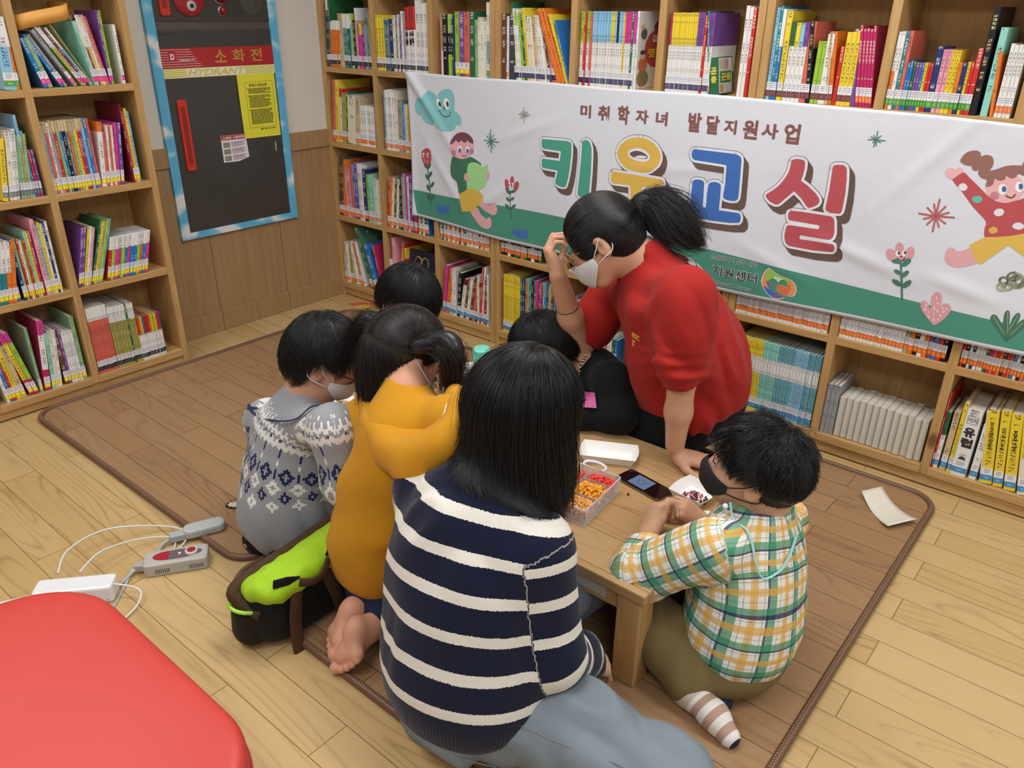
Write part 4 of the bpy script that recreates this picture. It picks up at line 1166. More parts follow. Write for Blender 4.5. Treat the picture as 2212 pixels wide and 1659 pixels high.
def parse(tok):
    """'w25x' -> [(0,'w'),(.25,'x')] from the top"""
    out = [(0.0, tok[0])]; i = 1
    while i < len(tok):
        out.append((int(tok[i:i + 2]) / 100.0 if tok[i:i + 2].isdigit() else int(tok[i]) / 100.0, tok[i + 2] if tok[i:i + 2].isdigit() else tok[i + 1])); i += 3
    return out
class BK:
    def __init__(s): s.v, s.f, s.c, s.ink, s.uv = [], [], [], [], []
    def quad(s, P, c, ink=None, uv=None):
        o = len(s.v); s.v += P; s.f.append(tuple(range(o, o + len(P)))); s.c.append(c); s.ink.append(ink or c); s.uv.append(uv or [(9, -9)] * len(P))
    def build(s, name, mat, parent=None, base=None):
        o = mesh_obj(name, s.v, s.f, mat, parent, base=base)
        me = o.data
        for nm, cols in (('Col', s.c), ('Ink', s.ink)):
            ca = me.color_attributes.new(nm, 'FLOAT_COLOR', 'CORNER')
            buf = []
            for f, c in zip(s.f, cols): buf += list(rgba(c)) * len(f)
            ca.data.foreach_set('color', buf)
        ul = me.uv_layers.new(name='spine')
        ul.data.foreach_set('uv', [x for q in s.uv for p in q for x in p])
        return o
def frame_fn(wall, u, z, tilt, y0):
    """local (a across, d depth, h height) -> world; pivot at bottom corner"""
    ct, st = math.cos(math.radians(tilt)), math.sin(math.radians(tilt))
    def fn(a, d, h):
        uu, zz = u + a * ct + h * st, z - a * st + h * ct
        return (uu, y0 + d, zz) if wall == 'R' else (y0 - d, uu, zz)
    return fn
def book_geo(cov, pag, lab, fn, T, H, D, segs, ink, stk, rim, pages_out=False, hard=.0022, sl=.012):
    """cover (two boards and a spine), page block and spine sticker of one book; a in 0..T"""
    cm = PAL[segs[-1][1]]
    def P(*pts): return [fn(*p) for p in pts]
    bounds = [0.0] + [f for f, _ in segs[1:]] + [1.0]
    if pages_out:
        cov.quad(P((0, .002, 0), (0, D, 0), (0, D, H), (0, .002, H)), cm); cov.quad(P((T, .002, 0), (T, .002, H), (T, D, H), (T, D, 0)), cm)
        cov.quad(P((0, D, 0), (T, D, 0), (T, D, H), (0, D, H)), cm)
        cov.quad(P((0, .002, H), (0, D, H), (.0012, D, H), (.0012, .002, H)), cm); cov.quad(P((T - .0012, .002, H), (T - .0012, D, H), (T, D, H), (T, .002, H)), cm)
        a0, a1, d0, h1 = .0012, T - .0012, .004, H - .002
    else:
        b = min(.0016, T * .2)
        for i, (f, cl) in enumerate(segs):
            h1, h0 = H * (1 - bounds[i]), H * (1 - bounds[i + 1])
            c = PAL[cl]
            uvq = lambda aa, ab: [(aa / T - .5, h0), (ab / T - .5, h0), (ab / T - .5, h1), (aa / T - .5, h1)]
            cov.quad(P((b, 0, h0), (T - b, 0, h0), (T - b, 0, h1), (b, 0, h1)), c, ink, uvq(b, T - b))
            cov.quad(P((0, b, h0), (b, 0, h0), (b, 0, h1), (0, b, h1)), c)
            cov.quad(P((T - b, 0, h0), (T, b, h0), (T, b, h1), (T - b, 0, h1)), c)
            cov.quad(P((T, b, h0), (T, D, h0), (T, D, h1), (T, b, h1)), c if len(segs) < 3 else cm)
            cov.quad(P((0, D, h0), (0, b, h0), (0, b, h1), (0, D, h1)), c if len(segs) < 3 else cm)
        e = min(hard * .6, T * .16)
        for h in (0, H):
            cc = PAL[segs[0][1]] if h else cm
            for q in ([(0, b, h), (e, b, h), (e, D, h), (0, D, h)], [(T - e, b, h), (T, b, h), (T, D, h), (T - e, D, h)], [(b, 0, h), (T - b, 0, h), (T - e, b + e, h), (e, b + e, h)]): cov.quad(P(*q), cc)
        for q in ([(0, D, 0), (0, D, H), (e, D, H), (e, D, 0)], [(T - e, D, 0), (T - e, D, H), (T, D, H), (T, D, 0)]): cov.quad(P(*q), cm)
        a0, a1, d0, h1 = e, T - e, e, H - rim
    lo = rim if not pages_out else .002
    for q in ([(a0, d0, h1), (a1, d0, h1), (a1, D - .003, h1), (a0, D - .003, h1)], [(a0, D - .003, lo), (a0, D - .003, h1), (a1, D - .003, h1), (a1, D - .003, lo)], [(a0, d0, lo), (a1, d0, lo), (a1, d0, h1), (a0, d0, h1)], [(a0, d0, lo), (a0, D - .003, lo), (a1, D - .003, lo), (a1, d0, lo)],
              [(a0, d0, lo), (a0, d0, h1), (a0, D - .003, h1), (a0, D - .003, lo)], [(a1, d0, lo), (a1, D - .003, lo), (a1, D - .003, h1), (a1, d0, h1)]): pag.quad(P(*q), 'd8d2c4')
    if stk != '-' and not pages_out:
        for h0, h1, c in ((sl, sl + .019, STK[stk]), (sl + .019, sl + .044, 'e6e6ec')):
            lab.quad(P((.0003, -.0004, h0), (T - .0003, -.0004, h0), (T - .0003, -.0004, h1), (.0003, -.0004, h1)), c)
        if T > .007:
            for k in range(3):
                h = sl + .038 - k * .0055
                lab.quad(P((T * .22, -.0006, h), (T * (.78 - .12 * (k == 2)), -.0006, h), (T * (.78 - .12 * (k == 2)), -.0006, h + .0018), (T * .22, -.0006, h + .0018)), '77777c')
            lab.quad(P((T * .3, -.0006, sl + .005), (T * .7, -.0006, sl + .005), (T * .7, -.0006, sl + .013), (T * .3, -.0006, sl + .013)), tuple(min(1, x * 1.5 + .05) for x in lin(STK[stk])))
def cellspan(wall, c):
    if wall == 'L': return [(-1.832, -1.488), (-1.457, -1.092)][c]
    x0 = .003 + 1.145 * (c // 3)
    return (x0 + [.027, .407, .785][c % 3], x0 + [.377, .755, 1.116][c % 3])
ORD = ['first', 'second', 'third', 'fourth', 'fifth', 'sixth', 'seventh', 'eighth', 'ninth', 'tenth', 'eleventh', 'twelfth', 'thirteenth', 'fourteenth', 'fifteenth', 'sixteenth', 'seventeenth', 'eighteenth', 'nineteenth', 'twentieth']
ORD += ['twenty-' + o for o in ORD[:9]] + ['thirtieth']
ALL = []
for (wall, row, c), runs in CELLS.items():
    lo, hi = cellspan(wall, c)
    z = (ZR if wall == 'R' else ZL)[row]
    for u0, u1, L, tilt, toks, stk in runs:
        u0, u1, L = u0 / 1000, u1 / 1000, min(L / 1000, .335)
        toks = toks.split()
        if abs(tilt) < 4.6 or (wall, row, c) == ('R', 3, 6): tilt = 0
        if row == 2 and wall == 'R' and c in (2, 3, 5, 6, 7, 8): L = max(.17, min(L, .225))
        if (wall, row, c) == ('R', 2, 2): L = .21
        u0, u1 = max(u0, lo + .001), min(u1, hi - .001)
        n = len(toks); wd = (u1 - u0) / n
        if wd < .003: continue
        # keep leaning books inside their compartment
        if tilt > 0: tilt = min(tilt, math.degrees(math.asin(max(0, min(1, (hi - u1 - .002) / L)))) + (0 if u1 < hi - .01 else 0))
        if tilt < 0: tilt = -min(-tilt, math.degrees(math.asin(max(0, min(1, (u0 - lo - .002) / L)))))
        for i, tk in enumerate(toks):
            ALL.append(dict(wall=wall, row=row, c=c, u=u0 + i * wd, w=wd, L=L, tilt=tilt, tok=tk, stk=stk, z=z, n=n))
for k, b in enumerate(ALL):
    b['segs'] = parse(b['tok'])
    b['H'] = b['L'] * (1 - rnd.random() * (.012 if b['n'] > 5 and len(b['segs']) > 1 else .045 if b['n'] > 2 else 0))
    span = [f for f, _ in b['segs']] + [1.0]
    j = max(range(len(b['segs'])), key=lambda i: span[i + 1] - span[i]); b['dom'] = b['segs'][j][1]
    px = CAM[0] - (b['u'] if b['wall'] == 'R' else .24); py = CAM[1] - (0 if b['wall'] == 'R' else b['u'])
    d2 = px * px + py * py + (CAM[2] - b['z']) ** 2
    vis = 1.0
    if b['wall'] == 'R' and b['row'] == 2 and b['c'] >= 2: vis = .18
    if b['wall'] == 'R' and b['row'] == 1 and b['c'] == 1 and b['u'] > .63: vis = .1
    if (b['wall'], b['row'], b['c']) in (('R', 3, 4), ('R', 2, 5)): vis = .15
    if b['wall'] == 'L' and b['u'] < -1.72: vis = .3
    b['area'] = vis * b['w'] * b['H'] / d2
rank = sorted(range(len(ALL)), key=lambda i: -ALL[i]['area'])
forced = [i for i, b in enumerate(ALL) if (b['wall'], b['row'], b['c'], b['tok']) in (('R', 0, 5, 't'), ('R', 0, 5, 'n'), ('R', 0, 4, 'w'), ('R', 0, 3, 'b'), ('L', 0, 1, 'b'))]
keep = set(forced + [i for i in rank if i not in forced][:298 - len(forced)])
ROWN = {'R': ['top', 'second', 'third', 'bottom'], 'L': ['top', 'second', 'third', 'bottom']}
def cellname(b):
    if b['wall'] == 'L': return '%s row of the hydrant-side bookcase, %s compartment' % (ROWN['L'][b['row']], ['outer', 'inner'][b['c']])
    return '%s row, %s banner bookcase compartment' % (ROWN['R'][b['row']], ORD[b['c']])
cnt, tot = {}, {}
for b in ALL:
    k = (b['wall'], b['row'], b['c'], CN[b['dom']]); tot[k] = tot.get(k, 0) + 1
rest = (BK(), BK(), BK())
BOOKS = {}
for i, b in enumerate(ALL):
    k = (b['wall'], b['row'], b['c'], CN[b['dom']]); cnt[k] = cnt.get(k, 0) + 1
    T = b['w'] * math.cos(math.radians(b['tilt'])) - .0004
    H = b['H']; D = min(.205, max(.11, .72 * H))
    ink_l = sum(lin(PAL[b['dom']])) / 3
    ink = rnd.choice(['2c2c30', '3a3038', '5a2a2a', '2a3a6a']) if ink_l > .25 else rnd.choice(['e8e6e0', 'e8d890'])
    y0 = (.006 + rnd.random() * .008) if b['wall'] == 'R' else .241 - rnd.random() * .008
    z = b['z'] + .0006
    t = b['tilt']
    # the lower corner rests on the board
    if t > 0: fn0 = frame_fn(b['wall'], b['u'] + b['w'], z, t, y0); fn = lambda a, d, h, f=fn0, T=T: f(a - T, d, h)
    else: fn = frame_fn(b['wall'], b['u'], z, t, y0)
    if i in keep:
        g = (BK(), BK(), BK())
        book_geo(*g, fn, T, H, D, b['segs'], ink, b['stk'], .0025, pages_out=b['dom'] == 'W')
        base = fn(T / 2, 0, 0)
        o = g[0].build('book', BOOK_M, base=base)
        g[1].build('page_block', PAGE_M, o)
        if g[2].v: g[2].build('spine_label', LAB_M, o)
        o['_fn'] = 0; del o['_fn']
        b['o'], b['fn'], b['T'], b['D'] = o, fn, T, D
        nm = CN[b['dom']]
        pre = ('only %s book' % nm) if tot[k] == 1 else ('%s %s book from left' % (ORD[cnt[k] - 1], nm))
        tag(o, pre + ', ' + cellname(b), 'book', 'books in the ' + cellname(b))
        BOOKS.setdefault((b['wall'], b['row'], b['c']), []).append(b)
    else: book_geo(*rest, fn, T, H, D, b['segs'], ink, b['stk'], .0025)
merged = BK()
for q in (rest[0], rest[2]):
    o = len(merged.v); merged.v += q.v; merged.f += [tuple(i + o for i in f) for f in q.f]; merged.c += q.c; merged.ink += q.ink; merged.uv += q.uv
ro = merged.build('smaller_books', BOOK_M, base=(1.7, .05, .4))
pg = rest[1].build('page_blocks', PAGE_M, ro)
tag(ro, 'remaining thin and half-hidden books filling the bookcase compartments', 'books'); ro['kind'] = 'stuff'; pg['kind'] = 'stuff'
print('BOOKS', len(ALL), len(keep))
# ---- lettering and cover pictures on the larger books
def on_face(b, side, pts, off=.0007):
    """pts (d, h) fractions on a cover face; side 0: low-u face, 1: high-u face"""
    a = -off if side == 0 else b['T'] + off
    return [b['fn'](a, d * b['D'], h * b['H']) for d, h in pts]
def cover_art(b, side, shapes, name='cover_picture'):
    m = MB()
    for i, (c, pts) in enumerate(shapes):
        P = on_face(b, side, pts, .0006 + .0002 * i)
        m.add(P, [tuple(range(len(P)))], 0, c)
    return m.build(name, PRINT, b['o'])
def text_on_face(b, side, s, d0, d1, h0, h1, col, bold=.02):
    v, f = text_mesh(s, bold); a, q = v.min(0), v.max(0); v = (v - a) / (q - a)
    P = on_face(b, side, [(d0 + (d1 - d0) * p[0], h0 + (h1 - h0) * p[1]) for p in v], .0022)
    return mesh_obj('cover_title', P, f, plain(col, .5), b['o'])
def text_on_spine(b, s, h0, h1, a0, a1, col, bold=.02, stack=True):
    """upright characters stacked down the spine between fractions h1 (top) and h0"""
    V, F = [], []
    n = len(s)
    for i, ch in enumerate(s):
        v, f = text_mesh(ch, bold); a, q = v.min(0), v.max(0); v = (v - a) / (q - a)
        ht = (h1 - h0) / n; top = h1 - i * ht
        o = len(V)
        V += [b['fn']((a0 + (a1 - a0) * p[0]) * b['T'], -.0009, (top - ht * .9 + ht * .85 * p[1]) * b['H']) for p in v]
        F += [tuple(j + o for j in g) for g in f]
    return mesh_obj('spine_title', V, F, plain(col, .5), b['o'])
def find(wall, row, c, dom, k=0):
    q = [b for b in BOOKS.get((wall, row, c), []) if b['dom'] == dom]
    return q[k] if len(q) > k else None
def circ(cx, cy, rx, ry, n=16): return [(cx + rx * math.cos(2 * math.pi * i / n), cy + ry * math.sin(2 * math.pi * i / n)) for i in range(n)]
q = [b for b in ALL if b['tok'] == 'r35w' and 'o' in b]
for b, s in zip(q, ('동물', '식물', '우주')): text_on_spine(b, s, .42, .64, .1, .9, '1c1c1e', .04)
big = [b for b in ALL if b['wall'] == 'R' and b['row'] == 3 and b['c'] == 8 and b['dom'] == 'w' and b['w'] > .04 and 'o' in b]
for b in big[:1]:
    text_on_spine(b, '유럽', .42, .74, .12, .88, '26262a', .04)
    v = [b['fn'](a * b['T'], -.0009, h * b['H']) for a, h in ((.15, .79), (.85, .79), (.85, .90), (.15, .90))]
    mesh_obj('title_frame', v, [(0, 1, 2, 3)], plain('3a3a3c', .5), b['o'])
    v = [b['fn'](a * b['T'], -.0011, h * b['H']) for a, h in ((.18, .795), (.82, .795), (.82, .895), (.18, .895))]
    mesh_obj('title_patch', v, [(0, 1, 2, 3)], plain('e6e5e2', .5), b['o'])
    for s, a0, a1 in (('이', .22, .48), ('지', .52, .78)):
        vv, ff = text_mesh(s, .02); lo_, hi_ = vv.min(0), vv.max(0); vv = (vv - lo_) / (hi_ - lo_)
        mesh_obj('spine_title', [b['fn']((a0 + (a1 - a0) * p[0]) * b['T'], -.0014, (.81 + .07 * p[1]) * b['H']) for p in vv], ff, plain('26262a', .5), b['o'])
    v = [b['fn']((.5 + .24 * math.cos(a)) * b['T'], -.0009, .25 * b['H'] + .24 * b['T'] * math.sin(a)) for a in [i * math.pi / 10 for i in range(11)]]
    mesh_obj('dome_mark', v, [tuple(range(11))], plain('33344a', .5), b['o'])
for b, s in zip([b for b in ALL if b['wall'] == 'R' and b['row'] == 3 and b['c'] == 8 and b['tok'] == 'y' and b['w'] > .02 and 'o' in b], ('앙코르와트', '인도', '중국')):
    text_on_spine(b, s, .48, .80 if len(s) < 3 else .86, .32, .68, '3a3420', .02)
b = [b for b in ALL if b['wall'] == 'R' and b['row'] == 0 and b['c'] == 3 and b['tok'] == 'b' and 'o' in b]
for b in b: text_on_spine(b, '한국사이야기', .2, .72, .15, .85, 'e8e8ea', .02)
b = [b for b in ALL if b['wall'] == 'R' and b['row'] == 0 and b['c'] == 5 and b['tok'] == 'n' and 'o' in b]
for b in b:
    text_on_spine(b, '곤충', .3, .75, .15, .85, 'e8d84a', .04)
    cover_art(b, 1, [('d8d8cc', [(.05, .03), (.95, .03), (.95, .97), (.05, .97)]), ('2c7a3c', [(.12, .3), (.9, .3), (.9, .62), (.12, .62)]), ('b8b090', [(.1, .68), (.4, .68), (.4, .93), (.1, .93)]), ('c88a9a', [(.45, .68), (.7, .68), (.7, .93), (.45, .93)]), ('a89060', [(.1, .06), (.36, .06), (.36, .27), (.1, .27)]), ('c0c4c8', [(.5, .06), (.92, .06), (.92, .26), (.5, .26)])])
    text_on_face(b, 1, '곤충', .2, .85, .36, .57, 'e8d84a', .04)
b = [b for b in ALL if b['wall'] == 'R' and b['row'] == 0 and b['c'] == 4 and b['tok'] == 'w' and 'o' in b][-1:]
for b in b:
    cover_art(b, 1, [('e4e2dc', [(.02, .01), (.98, .01), (.98, .99), (.02, .99)]), ('b5342e', circ(.72, .52, .46, .25)), ('8f2a26', circ(.78, .80, .22, .08)), ('8a7a4a', circ(.25, .14, .22, .11)), ('c8703c', circ(.22, .32, .17, .10)), ('e0b890', circ(.2, .44, .10, .055)), ('3a2c28', circ(.2, .48, .10, .03)), ('4a4a58', circ(.2, .72, .11, .07)), ('d8a870', circ(.14, .80, .06, .04))])
    text_on_face(b, 1, '값이', .52, .92, .60, .70, 'eceae2', .04); text_on_face(b, 1, '몇냥', .4, .95, .40, .53, 'e8c83c', .04)
b = [b for b in ALL if b['wall'] == 'R' and b['row'] == 0 and b['c'] == 5 and b['tok'] == 't' and 'o' in b]
for b in b:
    cover_art(b, 1, [('49586c', [(.01, .01), (.99, .01), (.99, .99), (.01, .99)]), ('d8dcdc', [(.05, .78), (.35, .63), (.95, .66), (.95, .69), (.34, .66), (.05, .82)]), ('d8dcdc', [(.55, .62), (.75, .5), (.8, .5), (.62, .64)]), ('22262e', [(.14, .8), (.26, .8), (.24, .99), (.16, .99)]), ('22262e', [(.3, .5), (.42, .5), (.4, .62), (.32, .62)]), ('d8dcdc', [(.31, .62), (.41, .62), (.4, .76), (.33, .76)]), ('d0c8b8', circ(.36, .79, .05, .025)), ('c8ccd0', [(.84, .72), (.95, .72), (.93, .9), (.86, .9)])])
b = [b for b in ALL if b['wall'] == 'L' and b['row'] == 0 and b['c'] == 1 and b['tok'] == 'b' and b['u'] > -1.1 and 'o' in b]
for b in b: cover_art(b, 0, [('5a86c4', [(.02, .01), (.98, .01), (.98, .72), (.6, .74), (.45, .9), (.02, .86)]), ('cfd4dc', [(.02, .86), (.45, .9), (.6, .74), (.98, .72), (.98, .99), (.02, .99)]), ('b03a34', [(.55, .25), (.9, .25), (.86, .5), (.8, .72), (.72, .5)]), ('c86a50', [(.62, .3), (.84, .3), (.82, .55), (.64, .55)]), ('3f7a48', circ(.35, .12, .2, .1)), ('d8b890', [(.1, .05), (.3, .05), (.3, .18), (.1, .18)])])
b = [b for b in ALL if b['wall'] == 'L' and b['row'] == 0 and b['c'] == 1 and b['tok'] == 'w' and 'o' in b][-1:]
for b in b: cover_art(b, 0, [('d8dcd0', [(.02, .01), (.98, .01), (.98, .99), (.02, .99)])] + [('4a8a34', [(.05, h), (.95, h + .1), (.95, h + .2), (.05, h + .08)]) for h in (.12, .34, .56, .78)])
b = [b for b in ALL if b['wall'] == 'R' and b['row'] == 1 and b['c'] == 0 and b['tok'] == 'b' and 'o' in b]
for b in b: cover_art(b, 1, [('4a94cc', [(.01, .01), (.99, .01), (.99, .99), (.01, .99)]), ('bcd4e4', [(.05, .2), (.4, .34), (.95, .3), (.95, .42), (.5, .46), (.05, .3)])])
b = [b for b in ALL if b['wall'] == 'R' and b['row'] == 1 and b['c'] == 0 and b['tok'] == 'c' and 'o' in b][:1]
for b in b: cover_art(b, 1, [('2a2a28', circ(.45, .55, .2, .16)), ('2a2a28', circ(.42, .3, .16, .22)), ('2a2a28', [(.2, .8), (.4, .72), (.42, .66), (.3, .68)]), ('2a2a28', [(.75, .82), (.55, .72), (.52, .66), (.66, .7)]), ('9a6a50', circ(.6, .62, .14, .05))])
b = [b for b in ALL if b['wall'] == 'R' and b['row'] == 3 and b['c'] == 0 and b['tok'] == 'n' and 'o' in b]
for b in b: cover_art(b, 1, [('24604e', [(.01, .01), (.99, .01), (.99, .99), (.01, .99)]), ('2f7a62', circ(.4, .8, .25, .1)), ('d8e0d8', circ(.3, .9, .03, .02)), ('153a30', [(.5, .75), (.9, .7), (.92, .73), (.55, .79)])])
# slanted book with a night-forest cover, standing across the second compartment
fn_ = lambda d, h, o=0: (.502 + d * .235, .045 + d * .02 - o, .083 + h * .262)
nb = MB().prism([(.500, .043), (.738, .063), (.737, .076), (.499, .056)], .0785, .345).build('book', plain('1f2746', .4), base=(.62, .06, .078), bevel=.001)
tag(nb, 'navy night-forest picture book facing out with a ribbon, behind the dark-haired child', 'book', 'books in the bottom row, second banner bookcase compartment')
def nface(name, pts, c, o=.0008): return mesh_obj(name, [(lambda P: (P[0] + .004 * 0, P[1], P[2]))(fn_(d, h, .003 + o)) for d, h in pts], [tuple(range(len(pts)))], plain(c, .5), nb)
nface('cover_stripe', [(.35, .52), (.98, .62), (.98, .66), (.35, .56)], '3f6a3a')
v, f = text_mesh('어두운밤숲', .04); a, q_ = v.min(0), v.max(0); v = (v - a) / (q_ - a)
mesh_obj('cover_title', [fn_(.12 + .86 * p[0], .28 + .14 * p[1] + .1 * p[0], .005) for p in v], f, plain('e4e6ea', .5), nb)
m = MB(); m.tube(smoothpts([fn_(.3, .75, .012), fn_(.42, .9, .02), fn_(.55, .86, .024), fn_(.5, .74, .02), fn_(.62, .9, .024), fn_(.72, .82, .02), fn_(.6, .5, .014), fn_(.45, .45, .014), fn_(.25, .56, .012), fn_(.08, .5, .01)], 5), .0035, 6, flat=.4)
m.build('ribbon', plain('b59a4a', .4), nb, smooth=True)
# orange curved tray laid over the tilted books of the left bookcase
pts = smoothpts([(.05, -1.452, 1.405), (.14, -1.452, 1.398), (.215, -1.445, 1.396), (.236, -1.40, 1.407), (.240, -1.33, 1.42), (.238, -1.28, 1.43), (.21, -1.262, 1.436), (.12, -1.258, 1.44), (.05, -1.258, 1.44)], 5)
m = MB()
for s in (0, 1):
    pass
n = len(pts)
V = [(x, y, z + dz) for dz in (-.024, .024) for x, y, z in pts]
ot = mesh_obj('bent_strip', V, [(i, i + 1, n + i + 1, n + i) for i in range(n - 1)], plain('dfa04a', .5), base=(.2, -1.35, 1.38), smooth=True)
so = ot.modifiers.new('solid', 'SOLIDIFY'); so.thickness = .004
tag(ot, 'bent orange strip lying across the leaning books on the left bookcase', 'strip')
# ------------------------------------------------------------------ low table
TZ = .296
tb = tag(empty('low_table', (2.155, -1.115, 0)), 'low pine floor table in the middle of the group', 'table')
MB().box(1.50, 2.81, -1.415, -.815, TZ - .028, TZ).build('table_top', TABLE_M, tb, bevel=.004)
ap = MB()
ap.box(1.53, 2.78, -1.395, -1.375, TZ - .085, TZ - .029); a_ = ap.build('apron', pine(0), tb)
MB().box(1.53, 2.78, -.855, -.835, TZ - .085, TZ - .029).build('apron', pine(0), tb)
MB().box(1.525, 1.545, -1.374, -.856, TZ - .085, TZ - .029).build('apron', pine(1), tb)
MB().box(2.765, 2.785, -1.374, -.856, TZ - .085, TZ - .029).build('apron', pine(1), tb)
for x in (1.515, 2.735):
    for y in (-1.405, -.885): MB().box(x, x + .062, y, y + .062, .011, TZ - .0285).build('leg', pine(2), tb, bevel=.003)
sg = MB().box(2.585, 2.70, -1.3963, -1.3950, TZ - .072, TZ - .036).build('rating_label', plain('b9b4aa', .5), tb)
# ------------------------------------------------------------------ smooth solids: rounded limbs blended into one continuous skin
class Solid:
    def __init__(s): s.p = []
    def cone(s, a, b, ra, rb, k=.02, flat=None, op='+'):
        """rounded limb from a (radius ra) to b (radius rb); flat=(axis, factor) squashes it"""
        a, b = np.array(a, float), np.array(b, float)
        if flat:
            n = np.array(flat[0], float); n /= np.linalg.norm(n); flat = (n, flat[1])
        s.p.append(('c', a, b, float(ra), float(rb), k, flat, op, (a + b) / 2, np.linalg.norm(a - b) / 2 + max(ra, rb))); return s
    def chain(s, pts, rs, k=.02, flat=None):
        for i in range(len(pts) - 1): s.cone(pts[i], pts[i + 1], rs[i], rs[i + 1], k, flat)
        return s
    def ell(s, c, r, R=None, k=.02, op='+'):
        c = np.array(c, float); r = np.array(r, float) if hasattr(r, '__len__') else np.array([r] * 3, float)
        s.p.append(('e', c, r, np.eye(3) if R is None else np.array(R, float), 0, k, None, op, c, r.max())); return s
    def plane(s, p, n, c=None, R=9.0, k=.004):
        """cut away the half-space n.(x-p) > 0 (inside a ball)"""
        n = np.array(n, float); n /= np.linalg.norm(n); p = np.array(p, float)
        s.p.append(('p', p, n, 0, 0, k, None, '-', p if c is None else np.array(c, float), R)); return s
    def sub(s, o, k=.03):
        """blend in another solid that was cut on its own (a sleeve, a trouser leg)"""
        pos = [q for q in o.p if q[7] == '+']
        lo = np.min([q[8] - q[9] for q in pos], 0); hi = np.max([q[8] + q[9] for q in pos], 0)
        s.p.append(('s', o, None, 0, 0, k, None, '+', (lo + hi) / 2, np.linalg.norm(hi - lo) / 2)); return s
    @staticmethod
    def one(q, P):
        t = q[0]
        if t == 's': return q[1].ev(P)
        if t == 'p': return np.maximum(-((P - q[1]) @ q[2]), np.linalg.norm(P - q[8], axis=1) - q[9])
        if t == 'e':
            L = (P - q[1]) @ q[3]
            k0 = np.linalg.norm(L / q[2], axis=1); k1 = np.linalg.norm(L / (q[2] ** 2), axis=1)
            return np.where(k1 < 1e-9, -q[2].min(), k0 * (k0 - 1) / np.maximum(k1, 1e-9))
        a, b, r1, r2, fl = q[1], q[2], q[3], q[4], q[6]
        fac = 1.0
        if fl is not None:
            n, fac = fl
            P = P + np.outer((P - a) @ n, n) * (1 / fac - 1); b = b + n * ((b - a) @ n) * (1 / fac - 1)
        ba = b - a; l2 = ba @ ba
        pa = P - a
        if l2 < 1e-10: return (np.linalg.norm(pa, axis=1) - max(r1, r2)) * min(fac, 1)
        rr = r1 - r2; a2 = l2 - rr * rr; il2 = 1 / l2
        y = pa @ ba; z = y - l2
        x2 = ((pa * l2 - np.outer(y, ba)) ** 2).sum(1)
        y2 = y * y * l2; z2 = z * z * l2; kk = np.sign(rr) * rr * rr * x2
        d = (np.sqrt(np.maximum(x2 * a2 * il2, 0)) + y * rr) * il2 - r1
        m1 = np.sign(z) * a2 * z2 > kk; m2 = (np.sign(y) * a2 * y2 < kk) & ~m1
        d = np.where(m1, np.sqrt(x2 + z2) * il2 - r2, d); d = np.where(m2, np.sqrt(x2 + y2) * il2 - r1, d)
        return d * min(fac, 1)
    @staticmethod
    def comb(D, d, q):
        k = q[5]
        if q[7] == '+':
            h = np.maximum(k - np.abs(D - d), 0) / k
            return np.minimum(D, d) - h * h * k * .25
        d = -d
        h = np.maximum(k - np.abs(D - d), 0) / k
        return np.maximum(D, d) + h * h * k * .25
    def ev(s, P):
        P = np.asarray(P, float); D = np.full(len(P), 9.0)
        for q in s.p:
            m = np.linalg.norm(P - q[8], axis=1) < q[9] + .3
            if q[7] == '-' or q[0] == 'p': m = np.linalg.norm(P - q[8], axis=1) < q[9] + .02
            if m.any(): D[m] = s.comb(D[m], s.one(q, P[m]), q)
        return D
    def grad(s, P, e=.002):
        g = np.stack([s.ev(P + np.eye(3)[i] * e) - s.ev(P - np.eye(3)[i] * e) for i in range(3)], 1)
        return g / np.maximum(np.linalg.norm(g, axis=1, keepdims=True), 1e-9)
    def mesh(s, h=.006, relax=1, disp=None):
        pos = [q for q in s.p if q[7] == '+']
        lo = np.min([q[8] - q[9] for q in pos], 0) - 3 * h; hi = np.max([q[8] + q[9] for q in pos], 0) + 3 * h
        B = 8; bs = B * h
        nb = np.ceil((hi - lo) / bs).astype(int)
        I = np.stack(np.meshgrid(*[np.arange(n) for n in nb], indexing='ij'), -1).reshape(-1, 3)
        Cc = lo + (I + .5) * bs
        D = s.ev(Cc)
        act = np.abs(D) < bs * 1.5 + .015
        I, Cc = I[act], Cc[act]
        off = np.stack(np.meshgrid(*[np.arange(B + 1)] * 3, indexing='ij'), -1).reshape(-1, 3)
        n = len(I)
        G = (I[:, None, :] * B + off[None]).reshape(-1, 3)
        F = np.full(n * len(off), 9.0)
        Pall = lo + G * h
        rad = bs * .87
        for q in s.p:
            m = np.linalg.norm(Cc - q[8], axis=1) < q[9] + rad + q[5] * 2.2 + .02
            if not m.any(): continue
            idx = np.repeat(m, len(off))
            F[idx] = s.comb(F[idx], s.one(q, Pall[idx]), q)
        if disp is not None: F = F - disp(Pall)
        F = F.reshape(n, B + 1, B + 1, B + 1)
        S = F < 0
        # one vertex per cell that the surface crosses
        cs = np.zeros((n, B, B, B), int)
        for a in (0, 1):
            for b in (0, 1):
                for c in (0, 1): cs += S[:, a:a + B, b:b + B, c:c + B]
        on = (cs > 0) & (cs < 8)
        bi, ci, cj, ck = np.nonzero(on)
        acc = np.zeros((len(bi), 3)); cnt = np.zeros(len(bi))
        cor = [(a, b, c) for a in (0, 1) for b in (0, 1) for c in (0, 1)]
